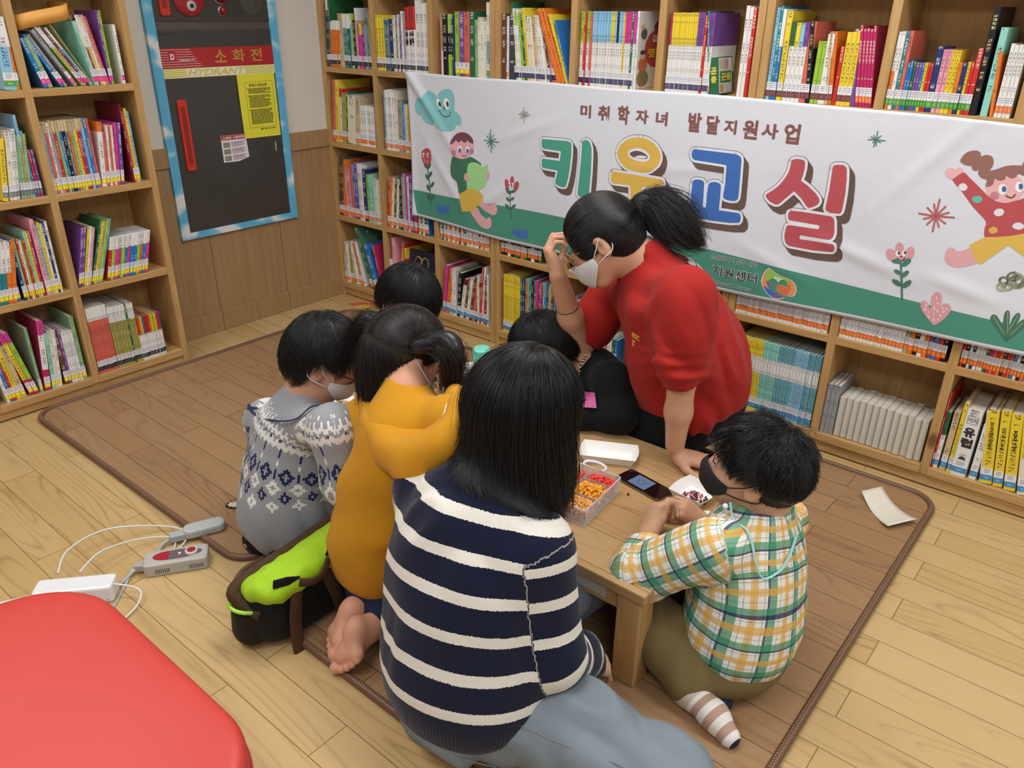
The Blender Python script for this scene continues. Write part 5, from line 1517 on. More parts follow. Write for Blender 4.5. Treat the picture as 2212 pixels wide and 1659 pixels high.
        for u in cor:
            for ax in range(3):
                if u[ax]: continue
                v = list(u); v[ax] = 1
                f0 = F[bi, ci + u[0], cj + u[1], ck + u[2]]; f1 = F[bi, ci + v[0], cj + v[1], ck + v[2]]
                m = (f0 < 0) != (f1 < 0)
                t = np.where(m, f0 / np.where(m, f0 - f1, 1), 0)
                p = np.stack([np.full(len(bi), float(x)) for x in u], 1); p[:, ax] += t
                acc += p * m[:, None]; cnt += m
        cell = I[bi] * B + np.stack([ci, cj, ck], 1)
        V = lo + (cell + acc / cnt[:, None]) * h
        NN = nb * B + 2
        key = (cell[:, 0] * NN[1] + cell[:, 1]) * NN[2] + cell[:, 2]
        o = np.argsort(key); key, V = key[o], V[o]
        quads = []
        for ax in range(3):
            u, w = (ax + 1) % 3, (ax + 2) % 3
            A0 = S[:, :B, :B, :B]
            sl = [slice(0, B)] * 3; sl[ax] = slice(1, B + 1)
            A1 = S[:, sl[0], sl[1], sl[2]]
            for sgn in (0, 1):
                m = (A0 & ~A1) if sgn == 0 else (~A0 & A1)
                b_, i_, j_, k_ = np.nonzero(m)
                if not len(b_): continue
                g = I[b_] * B + np.stack([i_, j_, k_], 1)
                ids = []
                for du, dw in ((0, 0), (-1, 0), (-1, -1), (0, -1)):
                    c = g.copy(); c[:, u] += du; c[:, w] += dw
                    kk = (c[:, 0] * NN[1] + c[:, 1]) * NN[2] + c[:, 2]
                    x = np.searchsorted(key, kk); x = np.minimum(x, len(key) - 1)
                    ids.append(np.where(key[x] == kk, x, -1))
                Q = np.stack(ids, 1)
                Q = Q[(Q >= 0).all(1)]
                quads.append(Q if sgn == 0 else Q[:, ::-1])
        Q = np.concatenate(quads)
        for _ in range(relax):
            a2 = np.zeros_like(V); c2 = np.zeros(len(V))
            for i in range(4):
                np.add.at(a2, Q[:, i], V[Q[:, (i + 1) % 4]] + V[Q[:, (i + 3) % 4]]); np.add.at(c2, Q[:, i], 2)
            V = V * .5 + .5 * a2 / np.maximum(c2, 1)[:, None]
        return V, Q
def waves(seed, n, k0, k1, bias=(1, 1, 1)):
    r = np.random.RandomState(seed)
    K = r.normal(size=(n, 3)) * np.array(bias); K /= np.linalg.norm(K, axis=1, keepdims=True); K *= r.uniform(k0, k1, (n, 1))
    ph = r.uniform(0, 6.28, n)
    return lambda P: np.sin(P @ K.T + ph)
def folds(seed, amp, freq=38., bias=(1, 1, .45), warp=.55):
    """soft cloth creases: warped ridges"""
    w1, w2 = waves(seed, 3, 9, 16), waves(seed + 1, 4, freq * .7, freq * 1.3, bias)
    m = waves(seed + 2, 3, 7, 13)
    def fn(P):
        a = w1(P).sum(1) * warp
        x = np.sin(w2(P).sum(1) * 1.1 + a)
        mask = np.clip(.5 + .45 * m(P).sum(1), 0, 1.3)
        return amp * (np.sign(x) * np.abs(x) ** 1.4) * mask
    return fn
def limbcoords(V, chains):
    """for each vertex: nearest limb, distance along it and around it (metres)"""
    N = len(V); best = np.full(N, 9e9); al = np.zeros(N); ar = np.zeros(N); li = np.zeros(N)
    for ci, (pts, rs, ref, a0) in enumerate(chains):
        n0 = len(pts); pts = [np.array(p, float) for p in (smoothpts(pts, 8) if n0 > 2 else pts)]
        rs = np.interp(np.linspace(0, n0 - 1, len(pts)), range(n0), rs); L = a0
        cb = np.full(N, 9e9); ca = np.zeros(N); cr = np.zeros(N); cd = np.zeros(N); last = len(pts) - 2
        for i in range(len(pts) - 1):
            a, b = pts[i], pts[i + 1]; ba = b - a; l = np.linalg.norm(ba); t = ba / l
            x = (V - a) @ t; s = np.clip(x, 0, l)
            d = np.linalg.norm(V - a - np.outer(s, t), axis=1)
            m = d < cb - 1e-9
            e = np.array(ref, float); e = e - t * (e @ t); e /= np.linalg.norm(e); f = np.cross(t, e)
            qq = V - a - np.outer(x, t); ang = np.arctan2(qq @ f, qq @ e)
            lim = np.where((i == 0) & (x < 0), x, np.where((i == last) & (x > l), x, s))
            cb = np.where(m, d, cb); ca = np.where(m, L + lim, ca); cr = np.where(m, ang * (rs[0] + rs[-1]) / 2, cr)
            cd = np.where(m, d - (rs[i] + (rs[i + 1] - rs[i]) * s / l), cd)
            L += l
        if ci: cd = cd + 2.0 * np.clip(a0 - ca, 0, .1)
        m = cd < best
        best = np.where(m, cd, best); al = np.where(m, ca, al); ar = np.where(m, cr, ar); li = np.where(m, ci, li)
    return al, ar, li
def solid_obj(name, S, mat, parent=None, h=.006, relax=1, base=None, chains=None, disp=None, extra=None):
    V, Q = S.mesh(h, relax, disp)
    if extra is not None:
        for v2, q2 in extra:
            Q = np.concatenate([Q, q2 + len(V)]); V = np.concatenate([V, v2])
    o = mesh_obj(name, V, Q, mat, parent, smooth=True, base=base)
    if chains:
        al, ar, li = limbcoords(V, chains)
        for nm, x in (('along', al), ('around', ar), ('limb', li)):
            at = o.data.attributes.new(nm, 'FLOAT', 'POINT'); at.data.foreach_set('value', x.astype(np.float32))
    return o
def fr(x, y, z, o):
    """frame from approximate axes (x kept, y fixed up)"""
    x = np.array(x, float); x /= np.linalg.norm(x)
    y = np.array(y, float); y -= x * (x @ y); y /= np.linalg.norm(y)
    z_ = np.cross(x, y)
    M = np.eye(4); M[:3, 0], M[:3, 1], M[:3, 2], M[:3, 3] = x, y, z_, o
    return M
def tp(M, p): return M[:3, :3] @ np.array(p, float) + M[:3, 3]
def head_frame(o, face, up):
    """local axes: X her right, Y where the face points, Z crown"""
    f = np.array(face, float); f /= np.linalg.norm(f)
    u = np.array(up, float); u -= f * (u @ f); u /= np.linalg.norm(u)
    M = np.eye(4); M[:3, 0], M[:3, 1], M[:3, 2], M[:3, 3] = np.cross(f, u), f, u, o
    return M
def add_head(S, H, s=1.0, child=False, neck=None, nr=.046):
    R = H[:3, :3]
    def e(c, r, k=.02, op='+'): S.ell(tp(H, np.array(c) * s), np.array(r) * s, R, k * s, op)
    def c(a, b, ra, rb, k=.02): S.cone(tp(H, np.array(a) * s), tp(H, np.array(b) * s), ra * s, rb * s, k * s)
    e((0, -.012, .032), (.073, .092, .084)); e((0, -.05, .0), (.058, .052, .062), .04)
    if child:
        e((0, .028, -.028), (.062, .058, .064), .04); c((-.014, .048, -.072), (.014, .048, -.072), .024, .024, .03)
        for x in (-1, 1): e((x * .036, .048, -.038), (.026, .026, .026), .03)
        c((0, .083, -.012), (0, .091, -.028), .007, .011, .016)
    else:
        e((0, .03, -.03), (.059, .058, .072), .04); c((-.012, .056, -.088), (.012, .056, -.088), .022, .022, .03)
        for x in (-1, 1): e((x * .036, .05, -.032), (.024, .026, .028), .03)
        c((0, .084, .0), (0, .099, -.03), .007, .011, .014)
        for x in (-1, 1): c((0, .082, -.036), (x * .013, .083, -.036), .006, .006, .008)
    for x in (-1, 1):
        e((x * .031, .09, .004), (.016, .012, .010), .012, '-')
        e((x * .075, -.008, -.012), (.010, .019, .031), .008); e((x * .079, -.002, .012), (.007, .014, .016), .006); e((x * .083, .002, -.008), (.006, .009, .015), .006, '-')
        e((x * .030, .076, .003), (.013, .011, .011), .006)
    c((-.018, .084, -.062), (.018, .084, -.062), .006, .006, .008)
    if neck is not None: S.cone(tp(H, np.array((0, -.022, -.055)) * s), neck, nr * s * .98, nr * s * 1.12, .04)
    return S
def hand(S, o, fwd, back, s=1.0, side=1, curl=((20, 25, 15),) * 4, spread=(8, 2, -3, -9), thumb=((.55, .75, -.35), (.85, .45, -.3), (.95, .2, -.25)), k=.007):
    """o wrist, fwd towards the fingers, back = back of the hand; side=1 right hand"""
    M = fr(fwd, np.cross(np.array(back, float), np.array(fwd, float)), None, o)   # y = towards the thumb for a right hand
    M[:3, 2] = np.cross(M[:3, 0], M[:3, 1])
    def w(p): return tp(M, (p[0] * s, p[1] * s * side, p[2] * s))
    kn = [(.088, .029, .0), (.091, .009, .003), (.087, -.011, .002), (.079, -.029, -.002)]
    ra = [.0105, .0108, .0102, .009]
    base = [(.012, .014, 0), (.010, .005, .001), (.010, -.006, .001), (.012, -.015, 0)]
    for b, q, r in zip(base, kn, ra): S.cone(w(b), w((q[0] * .96, q[1], q[2])), .0155 * s, r * 1.12 * s, .016 * s)
    S.cone(w((.03, .012, -.006)), w((.065, .0, -.006)), .016 * s, .013 * s, .015 * s)
    S.cone(w((.03, -.018, -.006)), w((.06, -.024, -.006)), .012 * s, .010 * s, .015 * s)
    ln = [(.040, .024, .021), (.044, .027, .022), (.041, .025, .021), (.032, .019, .019)]
    for i in range(4):
        p = np.array(kn[i], float); an = 0; sp = math.radians(spread[i])
        for j in range(3):
            an += math.radians(curl[i][j])
            d = np.array([math.cos(an) * math.cos(sp), math.sin(sp), -math.sin(an)])
            q = p + d * ln[i][j]
            r0 = ra[i] * (1, .86, .76)[j]; r1 = ra[i] * (.88, .78, .62)[j]
            S.cone(w(p), w(q), r0 * s * .92, r1 * s * .92, k * s * .7)
            p = q
    p = np.array((.016, .020, -.004)); 
    for d, l, r0, r1 in zip(thumb, (.042, .034, .027), (.0155, .0112, .0098), (.0118, .0098, .0078)):
        d = np.array(d, float); d /= np.linalg.norm(d); q = p + d * l
        S.cone(w(p), w(q), r0 * s, r1 * s, (.014 if l > .04 else .006) * s); p = q
    return M
def shell(S, H, s, dirs, off, thick=.0014):
    """thin fabric patch lying on the solid: dirs = grid of head-local points on a sphere; returns verts, faces, normals"""
    c = tp(H, (0, .0, -.03 * s))
    g = np.array(dirs, float); sh = g.shape[:2]
    D = g.reshape(-1, 3) @ H[:3, :3].T
    D /= np.linalg.norm(D, axis=1, keepdims=True)
    t = np.full(len(D), .16)
    for _ in range(40):
        d = S.ev(c + D * t[:, None]) - off
        t = np.clip(t - d * .7, .01, .3)
    return (c + D * t[:, None]).reshape(sh + (3,))
def grid_faces(n, m): return [(i * m + j, (i + 1) * m + j, (i + 1) * m + j + 1, i * m + j + 1) for i in range(n - 1) for j in range(m - 1)]
def face_mask(name, S, H, s, mat, parent, label=None, bulge=.010, loops='ffffff', wide=64, top=-.008, lowr=-.125, ear_loops=True, loopmat=None):
    """fabric mask over nose, mouth and chin with ear loops"""
    n, m = 17, 13
    P = np.zeros((n, m, 3))
    for i in range(n):
        a = math.radians(-wide + 2 * wide * i / (n - 1))
        e = abs(a) / math.radians(wide)
        for j in range(m):
            v = j / (m - 1)
            zt, zb = (top * (1 - e) + -.020 * e), (lowr * (1 - e * e * .55) + .0 * e)
            zz = zt + (zb - zt) * v
            P[i, j] = (math.sin(a) * .10, math.cos(a) * .10, (zz + .03) * (1 - .1 * e))
    W = shell(S, H, s, P, .004)
    f = H[:3, 1]
    for i in range(n):
        for j in range(m):
            e = abs(i - (n - 1) / 2) / ((n - 1) / 2); v = j / (m - 1)
            W[i, j] += f * bulge * s * max(0, 1 - (e * 1.5) ** 2) * math.sin(math.pi * min(1, max(0, v * .9 + .1))) ** .8
    for _ in range(3):
        W[1:-1, 1:-1] = W[1:-1, 1:-1] * .4 + .15 * (W[:-2, 1:-1] + W[2:, 1:-1] + W[1:-1, :-2] + W[1:-1, 2:])
        W[1:-1, 0] = W[1:-1, 0] * .5 + .25 * (W[:-2, 0] + W[2:, 0])
    V = W.reshape(-1, 3)
    o = mesh_obj(name, V, grid_faces(n, m), mat, parent, smooth=True)
    so = o.modifiers.new('solid', 'SOLIDIFY'); so.thickness = .0016; so.offset = 1
    sb = o.modifiers.new('sub', 'SUBSURF'); sb.levels = sb.render_levels = 1
    if label: o['label'] = label
    if ear_loops:
        for x, i in ((-1, 0), (1, n - 1)):
            a, b = W[i, 1], W[i, m - 2]
            ea, eb = tp(H, np.array((x * .083, -.018, .018)) * s), tp(H, np.array((x * .082, -.026, -.03)) * s)
            ec = tp(H, np.array((x * .079, -.034, -.005)) * s)
            pts = smoothpts([a, (a + ea) / 2 + H[:3, 0] * x * .006, ea, ec, eb, (b + eb) / 2 + H[:3, 0] * x * .006, b], 5)
            MB().tube(pts, .0016 * s, 6).build('ear_loop', loopmat or mat, o, smooth=True)
    return o
def hair_mat(c='0d0b0c'):
    k = ('hair', c)
    if k in MATS: return MATS[k]
    t = NT('hair_' + c)
    n = t.noise(t.obj(), 60.0, 2)
    t.base(t.mix(n, c, tuple(min(1, v * 1.9 + .004) for v in lin(c)))).rough(.36)
    t.b.inputs['Specular IOR Level'].default_value = .45
    MATS[k] = t.m
    return t.m
def strands(name, roots, flow, n_pts, length, keepout, parent, radius=.00055, seed=1, mat=None, jitter=.05):
    """hair strands as curves: roots (N,3); flow(P, i, root)-> direction; keepout(P)-> P pushed out of the head"""
    r = np.random.RandomState(seed)
    P = np.array(roots, float); N = len(P)
    L = length if hasattr(length, '__len__') else np.full(N, length)
    st = (np.asarray(L) / (n_pts - 1))[:, None]
    out = [P]; Q = P.copy(); jit = r.normal(size=(N, 3)) * jitter
    prev = None
    for i in range(1, n_pts):
        d = flow(Q, i / (n_pts - 1), P) + jit
        if prev is not None: d = d / np.linalg.norm(d, axis=1, keepdims=True) * .6 + prev * .4
        d = d / np.linalg.norm(d, axis=1, keepdims=True)
        prev = d
        Q = keepout(Q + d * st); out.append(Q)
    A = np.stack(out, 1)
    hc = bpy.data.hair_curves.new(name); hc.add_curves([n_pts] * N)
    org = np.array(parent['_o'])
    hc.points.foreach_set('position', (A - org).reshape(-1).astype(np.float32))
    rad = np.tile(np.linspace(1, .35, n_pts) ** .8, N) * radius
    hc.points.foreach_set('radius', rad.astype(np.float32))
    hc.materials.append(mat or hair_mat())
    o = bpy.data.objects.new(name, hc); COL.objects.link(o); o.parent = parent
    o['kind'] = 'stuff'; o['_o'] = list(org)
    return o
def sample(o_mesh, n, seed, cond=None):
    V, Q = o_mesh
    r = np.random.RandomState(seed)
    C = V[Q].mean(1)
    A = np.linalg.norm(np.cross(V[Q[:, 2]] - V[Q[:, 0]], V[Q[:, 3]] - V[Q[:, 1]]), axis=1)
    if cond is not None: A = A * cond(C)
    i = r.choice(len(Q), n, p=A / A.sum())
    w = r.dirichlet([1, 1, 1, 1], n)
    return (V[Q[i]] * w[:, :, None]).sum(1)
SKIN = {}
def skin(c='c99a7c'):
    if c in SKIN: return SKIN[c]
    t = NT('skin_' + c)
    n = t.noise(t.obj(), 45.0, 3); n2 = t.noise(t.obj(), 12.0, 2)
    col = t.mix(n, tuple(v * .93 for v in lin(c)), tuple(min(1, v * 1.06) for v in lin(c)))
    t.base(t.mix(t.math('MULTIPLY', n2, .25), col, 'c47f68')).rough(.5)
    t.b.inputs['Subsurface Weight'].default_value = .12
    t.b.inputs['Subsurface Radius'].default_value = (.010, .004, .002)
    t.b.inputs['Subsurface Scale'].default_value = .6
    t.b.inputs['Specular IOR Level'].default_value = .35
    SKIN[c] = t.m
    return t.m
def knit(name, c, c2=None, scale=260.0, rough=.85, bump=.25):
    k = ('knit', name)
    if k in MATS: return MATS[k]
    t = NT(name)
    n = t.noise(t.obj(), scale, 3, .6); n2 = t.noise(t.obj(), 10.0, 3)
    col = t.mix(n, tuple(v * .86 for v in lin(c)), tuple(min(1, v * 1.1) for v in lin(c)))
    if c2: col = t.mix(t.math('MULTIPLY', n2, .5), col, c2)
    t.base(col).rough(rough).bump(n, bump, .0012)
    t.b.inputs['Sheen Weight'].default_value = .05
    t.b.inputs['Specular IOR Level'].default_value = .2
    MATS[k] = t.m
    return t.m
# ------------------------------------------------------------------ garment patterns (woven or printed into the cloth)
def A_(t, n): return t.attr(n).outputs['Fac']
def band(t, x, lo, hi): return t.math('MULTIPLY', t.math('GREATER_THAN', x, lo), t.math('LESS_THAN', x, hi))
def stripe_mat():
    t = NT('navy_white_striped_knit')
    al, ar, li = A_(t, 'along'), A_(t, 'around'), A_(t, 'limb')
    wob = t.math('MULTIPLY', t.math('SUBTRACT', t.noise(t.mapping(t.obj(), (1, 1, 1)), 320.0, 2), .5), .005)
    v = t.math('ADD', al, wob)
    sl = t.math('GREATER_THAN', li, .5)
    off = t.mix(sl, (.064, .064, .064), (.006, .006, .006))
    x = t.math('FRACT', t.math('DIVIDE', t.math('SUBTRACT', v, off), .0745))
    st = t.math('LESS_THAN', t.math('ABSOLUTE', t.math('SUBTRACT', x, .5)), .15)
    hem = t.mix(sl, (.520, .520, .520), (.46, .46, .46))
    st = t.math('MULTIPLY', st, t.math('MULTIPLY', t.math('LESS_THAN', al, hem), t.math('GREATER_THAN', v, off)))
    n = t.noise(t.obj(), 420.0, 2)
    navy = t.mix(n, '0c1024', '181d38'); cream = t.mix(n, 'cfc9be', 'ece7dd')
    t.base(t.mix(st, navy, cream)).rough(.9)
    rib = t.math('MULTIPLY', t.math('SINE', t.math('MULTIPLY', ar, 900.0)), t.math('GREATER_THAN', al, hem))
    t.bump(t.math('ADD', n, rib), .35, .0018)
    t.b.inputs['Sheen Weight'].default_value = .15; t.b.inputs['Specular IOR Level'].default_value = .15
    return t.m
def dia(t, u, v, per, ph, cv, w, h):
    """lattice of diamonds: 1 inside"""
    a = t.math('MULTIPLY', t.math('ABSOLUTE', t.math('SUBTRACT', t.math('FRACT', t.math('ADD', t.math('DIVIDE', u, per), ph)), .5)), per / w)
    b = t.math('DIVIDE', t.math('ABSOLUTE', t.math('SUBTRACT', v, cv)), h)
    return t.math('LESS_THAN', t.math('ADD', a, b), 1.0)
def fairisle_mat():
    t = NT('grey_fair_isle_knit')
    al, ar, li = A_(t, 'along'), A_(t, 'around'), A_(t, 'limb')
    q = .0036
    ar = t.math('DIVIDE', ar, 1.3); al = t.math('DIVIDE', al, 1.22)
    u = t.math('MULTIPLY', t.math('ROUND', t.math('DIVIDE', ar, q)), q)
    v = t.math('MULTIPLY', t.math('ROUND', t.math('DIVIDE', t.math('SUBTRACT', al, t.math('MULTIPLY', t.math('GREATER_THAN', li, .5), -.045)), q)), q)
    n = t.noise(t.obj(), 300.0, 3)
    grey = t.mix(n, '83858a', '9fa1a6'); navy = t.mix(n, '1c2044', '2c315a'); white = t.mix(n, 'cfcdca', 'e8e6e2')
    c = grey
    P = .036
    tz = t.math('MULTIPLY', t.math('ABSOLUTE', t.math('SUBTRACT', t.math('FRACT', t.math('DIVIDE', u, .0125)), .5)), .022)
    c = t.mix(dia(t, u, v, .0125, .0, .060, .0022, .004), c, white)
    c = t.mix(dia(t, u, v, .0125, .5, .070, .003, .006), c, white)
    c = t.mix(dia(t, u, v, .022, .5, .098, .003, .006), c, navy)
    zig = t.math('ADD', v, tz)
    c = t.mix(band(t, zig, .083, .094), c, white)
    c = t.mix(band(t, zig, .106, .122), c, white)
    nv = t.math('ADD', v, t.math('MULTIPLY', t.math('ABSOLUTE', t.math('SUBTRACT', t.math('FRACT', t.math('DIVIDE', u, P)), .5)), 1.9))
    c = t.mix(t.math('MULTIPLY', t.math('GREATER_THAN', zig, .127), t.math('LESS_THAN', nv, .184)), c, navy)
    c = t.mix(dia(t, u, v, P, .0, .150, .0075, .013), c, grey); c = t.mix(dia(t, u, v, P, .0, .150, .0035, .006), c, white)
    c = t.mix(dia(t, u, v, P, .5, .176, .013, .021), c, navy); c = t.mix(dia(t, u, v, P, .5, .176, .0055, .009), c, grey)
    c = t.mix(dia(t, u, v, P, .0, .205, .011, .017), c, white); c = t.mix(dia(t, u, v, P, .0, .205, .004, .006), c, grey)
    c = t.mix(dia(t, u, v, P, .5, .226, .009, .014), c, navy); c = t.mix(dia(t, u, v, P, .5, .226, .0035, .005), c, grey)
    c = t.mix(dia(t, u, v, P, .0, .247, .009, .013), c, white); c = t.mix(dia(t, u, v, P, .0, .247, .003, .005), c, grey)
    t.base(c).rough(.92).bump(n, .25, .0012)
    t.b.inputs['Sheen Weight'].default_value = .12; t.b.inputs['Specular IOR Level'].default_value = .12
    return t.m
def plaid_mat():
    t = NT('plaid_shirt_cotton')
    al, ar = A_(t, 'along'), A_(t, 'around')
    def per(x, p, o, lo, hi): return band(t, t.math('FRACT', t.math('DIVIDE', t.math('ADD', x, o), p)), lo, hi)
    c = None
    p = .066
    c = t.mix(0.0, 'e8e5de', 'e8e5de')
    for x, o in ((ar, .02), (al, .047)):
        c = t.mix(t.math('MULTIPLY', per(x, p, o, .06, .25), .72), c, 'dfa93c')
        c = t.mix(t.math('MULTIPLY', per(x, p, o, .52, .74), .78), c, '2f9068')
        c = t.mix(t.math('MULTIPLY', per(x, p, o, .74, .80), .9), c, '27305c')
        c = t.mix(t.math('MULTIPLY', per(x, p, o, .875, .893), .7), c, '3b7f68')
        c = t.mix(t.math('MULTIPLY', per(x, p, o, .395, .412), .7), c, '3b7f68')
        c = t.mix(t.math('MULTIPLY', per(x, p, o, .155, .17), .45), c, 'a87a3a')
    n = t.noise(t.obj(), 24.0, 4, .6, .8)
    t.base(c).rough(.8).bump(n, .35, .006)
    t.b.inputs['Specular IOR Level'].default_value = .2
    return t.m
def denim_mat(name, c0, c1):
    t = NT(name)
    n = t.noise(t.mapping(t.obj(), (1, 1, 1)), 9.0, 4, .6); f = t.noise(t.mapping(t.obj(), (420, 420, 140)), 1.0, 2)
    c = t.mix(n, c0, c1); c = t.mix(t.math('MULTIPLY', f, .35), c, tuple(min(1, v * 1.35) for v in lin(c1)))
    t.base(c).rough(.85).bump(f, .2, .001)
    t.b.inputs['Specular IOR Level'].default_value = .15
    return t.m
def dino_mat():
    t = NT('dark_blue_print_sweater')
    vo = t.n('ShaderNodeTexVoronoi'); vo.inputs['Scale'].default_value = 11.0
    t.link(t.obj(), vo.inputs['Vector'])
    spot = t.math('LESS_THAN', vo.outputs['Distance'], .34)
    pc = t.n('ShaderNodeSeparateColor'); t.link(vo.outputs['Color'], pc.inputs[0])
    col = t.ramp(pc.outputs[0], [(.0, 'cdbb98'), (.35, '5fae9c'), (.55, 'cdbb98'), (.75, '58657f')], 'CONSTANT')
    n = t.noise(t.obj(), 300.0, 2)
    t.base(t.mix(t.math('MULTIPLY', spot, t.math('GREATER_THAN', pc.outputs[1], .45)), t.mix(n, '232d3d', '313c4e'), col)).rough(.85)
    return t.m
# ------------------------------------------------------------------ people
def cap_solid(H, s, grow=.010, fringe=(0, .062, .040), nape=-.058, fr_n=(0, .75, -.66), side=True, low=False):
    R = H[:3, :3]; S = Solid()
    def e(c, r, k=.03, op='+'): S.ell(tp(H, np.array(c) * s), np.array(r) * s, R, k * s, op)
    e((0, -.014, .036), (.073 + grow, .092 + grow, .084 + grow)); e((0, -.052, -.005), (.060 + grow, .054 + grow, .068 + grow), .04)
    if low: e((0, -.048, -.062), (.050, .040, .062), .04)
    if side:
        for x in (-1, 1): e((x * .062, .018, .012), (.018, .03, .035), .03)
    S.plane(tp(H, np.array(fringe) * s), R @ np.array(fr_n, float), k=.010 * s)
    S.plane(tp(H, np.array((0, 0, nape)) * s), R @ np.array((0, .35, -1.0)), k=.012 * s)
    for x in (-1, 1): e((x * .084, .004, -.012), (.022, .026, .030), .01, '-'); e((x * .07, .045, -.03), (.03, .04, .04), .012, '-')
    return S
def skinside(S, C):
    """1 on the scalp side, 0 on the trimmed faces of a hair cap"""
    U = Solid(); U.p = [q for q in S.p if q[7] == '+']
    return (U.ev(C) > -.004).astype(float)
def keepout_of(S, off=.001, stick=False):
    """push points out of the solid (stick: hold combed hair down on it too)"""
    def fn(P):
        d = S.ev(P); m = (d < off) | (stick & (d < .03))
        if m.any(): P = P.copy(); P[m] += S.grad(P[m]) * (off - d[m])[:, None]
        return P
    return fn
def short_hair(parent, H, s, S=None, n=2600, length=.042, whorl=(0, -.06, .10), seed=3, lift=.25, wavy=0.0, mat=None, fwd=.0, h=.005, radius=.0006, sidecut=1.0, zmin=-.062):
    S = S or cap_solid(H, s)
    cap = S.mesh(h)
    mt = mat or hair_mat()
    o = mesh_obj('hair', cap[0], cap[1], mt, parent, smooth=True)
    W = tp(H, np.array(whorl) * s)
    R = H[:3, :3]; c = H[:3, 3]
    def cond(C):
        L = (C - c) @ R / s
        return ((L[:, 2] > zmin) & ~((np.abs(L[:, 0]) > .055) & (np.abs(L[:, 1] - .002) < .03) & (L[:, 2] < .012))).astype(float) * skinside(S, C)
    roots = sample(cap, n, seed, cond)
    rr = np.random.RandomState(seed + 5); wv = waves(seed, 3, 30, 60); tw = wv(roots)
    def flow(P, t, R0):
        d = P - W; g = S.grad(P)
        d = d / np.maximum(np.linalg.norm(d, axis=1, keepdims=True), 1e-6)
        d = d - g * (d * g).sum(1, keepdims=True) * .9
        d = d / np.maximum(np.linalg.norm(d, axis=1, keepdims=True), 1e-6)
        d = d + g * lift * (1 - t) + np.array((0, 0, -.25)) * t + R[:, 1] * fwd
        if wavy: d = d + wavy * np.sin(t * 6 + tw * 3.2 + wv(P) * .8)
        return d
    rl = rr.uniform(.7, 1.15, n)
    zl = ((roots - c) @ R)[:, 2] / s
    rl = rl * np.clip(sidecut + (1 - sidecut) * (zl - .0) / .07, sidecut, 1)
    strands('hair_strands', roots, flow, 6, length * s * rl, keepout_of(S, .0008), o, radius, seed, mt)
    return o, S
def glasses(parent, H, s, c='1a1a1c', metal=0, r=.023):
    m = MB()
    for x in (-1, 1):
        m.tube([tp(H, np.array((x * .033 + r * math.cos(a) * 1.1, .106 - .004 * abs(math.cos(a)), .002 + r * math.sin(a))) * s) for a in [i * math.pi / 10 for i in range(20)]], .0014, 6, closed=True)
        m.tube([tp(H, np.array(p) * s) for p in ((x * .058, .102, .006), (x * .078, .06, .010), (x * .083, .0, .012), (x * .080, -.025, .0))], .0014, 6)
    m.tube([tp(H, np.array(p) * s) for p in ((-.010, .106, .004), (0, .109, .007), (.010, .106, .004))], .0013, 6)
    o = m.build('glasses', plain(c, .3, metal=metal), parent, smooth=True)
    l = MB()
    for x in (-1, 1): l.add([tp(H, np.array((x * .033 + r * 1.05 * math.cos(a), .1055, .002 + r * .95 * math.sin(a))) * s) for a in [i * math.pi / 10 for i in range(20)]], [tuple(range(20))])
    k = 'lens'
    if k not in MATS:
        t = NT('clear_lens'); t.base('e8ecee').rough(.05); t.b.inputs['Transmission Weight'].default_value = 1.0; t.b.inputs['IOR'].default_value = 1.02; MATS[k] = t.m
    l.build('lens', MATS[k], o)
    return o
def ribbon(name, pts, w, mat, parent, k=6, flat=.25, up=(0, 0, 1), r=None):
    return MB().tube(smoothpts(pts, k), w / 2, 8, flat=flat, up=up).build(name, mat, parent, smooth=True)
def add_foot(S, ank, heel, toe, out, sole, s=1.0, toes=True):
    """bare foot: ankle point, heel point, ball-of-foot point; out = towards the little toe; sole = outward normal of the sole"""
    ank, heel, toe = [np.array(p, float) for p in (ank, heel, toe)]
    d = toe - heel; L = np.linalg.norm(d); d /= L
    sole = np.array(sole, float); sole -= d * (sole @ d); sole /= np.linalg.norm(sole)
    out = np.array(out, float); out -= d * (out @ d); out -= sole * (out @ sole); out /= np.linalg.norm(out)
    S.ell(heel + d * .022 * s, (.026 * s, .023 * s, .022 * s), np.stack([d, out, sole], 1), .02)
    S.cone(heel + d * .02 * s - sole * .012 * s, ank, .021 * s, .026 * s, .03)
    S.cone(heel + d * .03 * s - sole * .003 * s, toe - out * .018 * s, .020 * s, .019 * s, .012); S.cone(heel + d * .03 * s, toe + out * .024 * s - d * .014 * s, .019 * s, .016 * s, .012); S.cone(toe - out * .018 * s, toe + out * .024 * s - d * .014 * s, .017 * s, .015 * s, .01)
    S.cone(ank, toe - sole * .014 * s, .024 * s, .013 * s, .03)
    if toes:
        for i, (o_, l, r) in enumerate(((-.026, .036, .0135), (-.007, .033, .0092), (.009, .030, .0086), (.023, .025, .0080), (.035, .018, .0076))):
            b = toe + out * o_ * s - d * (.004 + .006 * max(0, i - 1)) * s
            S.cone(b, b + d * l * s * .6 + sole * .001, r * s * .85, r * s * .75, .006 * s); S.ell(b + d * l * s + sole * .004 * s, (r * 1.1 * s,) * 3, None, .003 * s)
BLACKHAIR = hair_mat('0c0a0b')
def lift(S, q, o):
    q = np.array(q, float)[None]
    for _ in range(30): q = q - S.grad(q) * (S.ev(q) - o)[:, None] * .8
    return tuple(q[0])
def sleeve(pts, rs, cut, n, k=.03, rolls=(), open_r=None):
    S = Solid(); S.chain(pts, rs, k)
    for c, r, R in rolls: S.ell(c, r, R, .014)
    S.plane(cut, n, k=.006)
    if open_r: S.ell(cut, open_r, None, .006, '-')
    return S
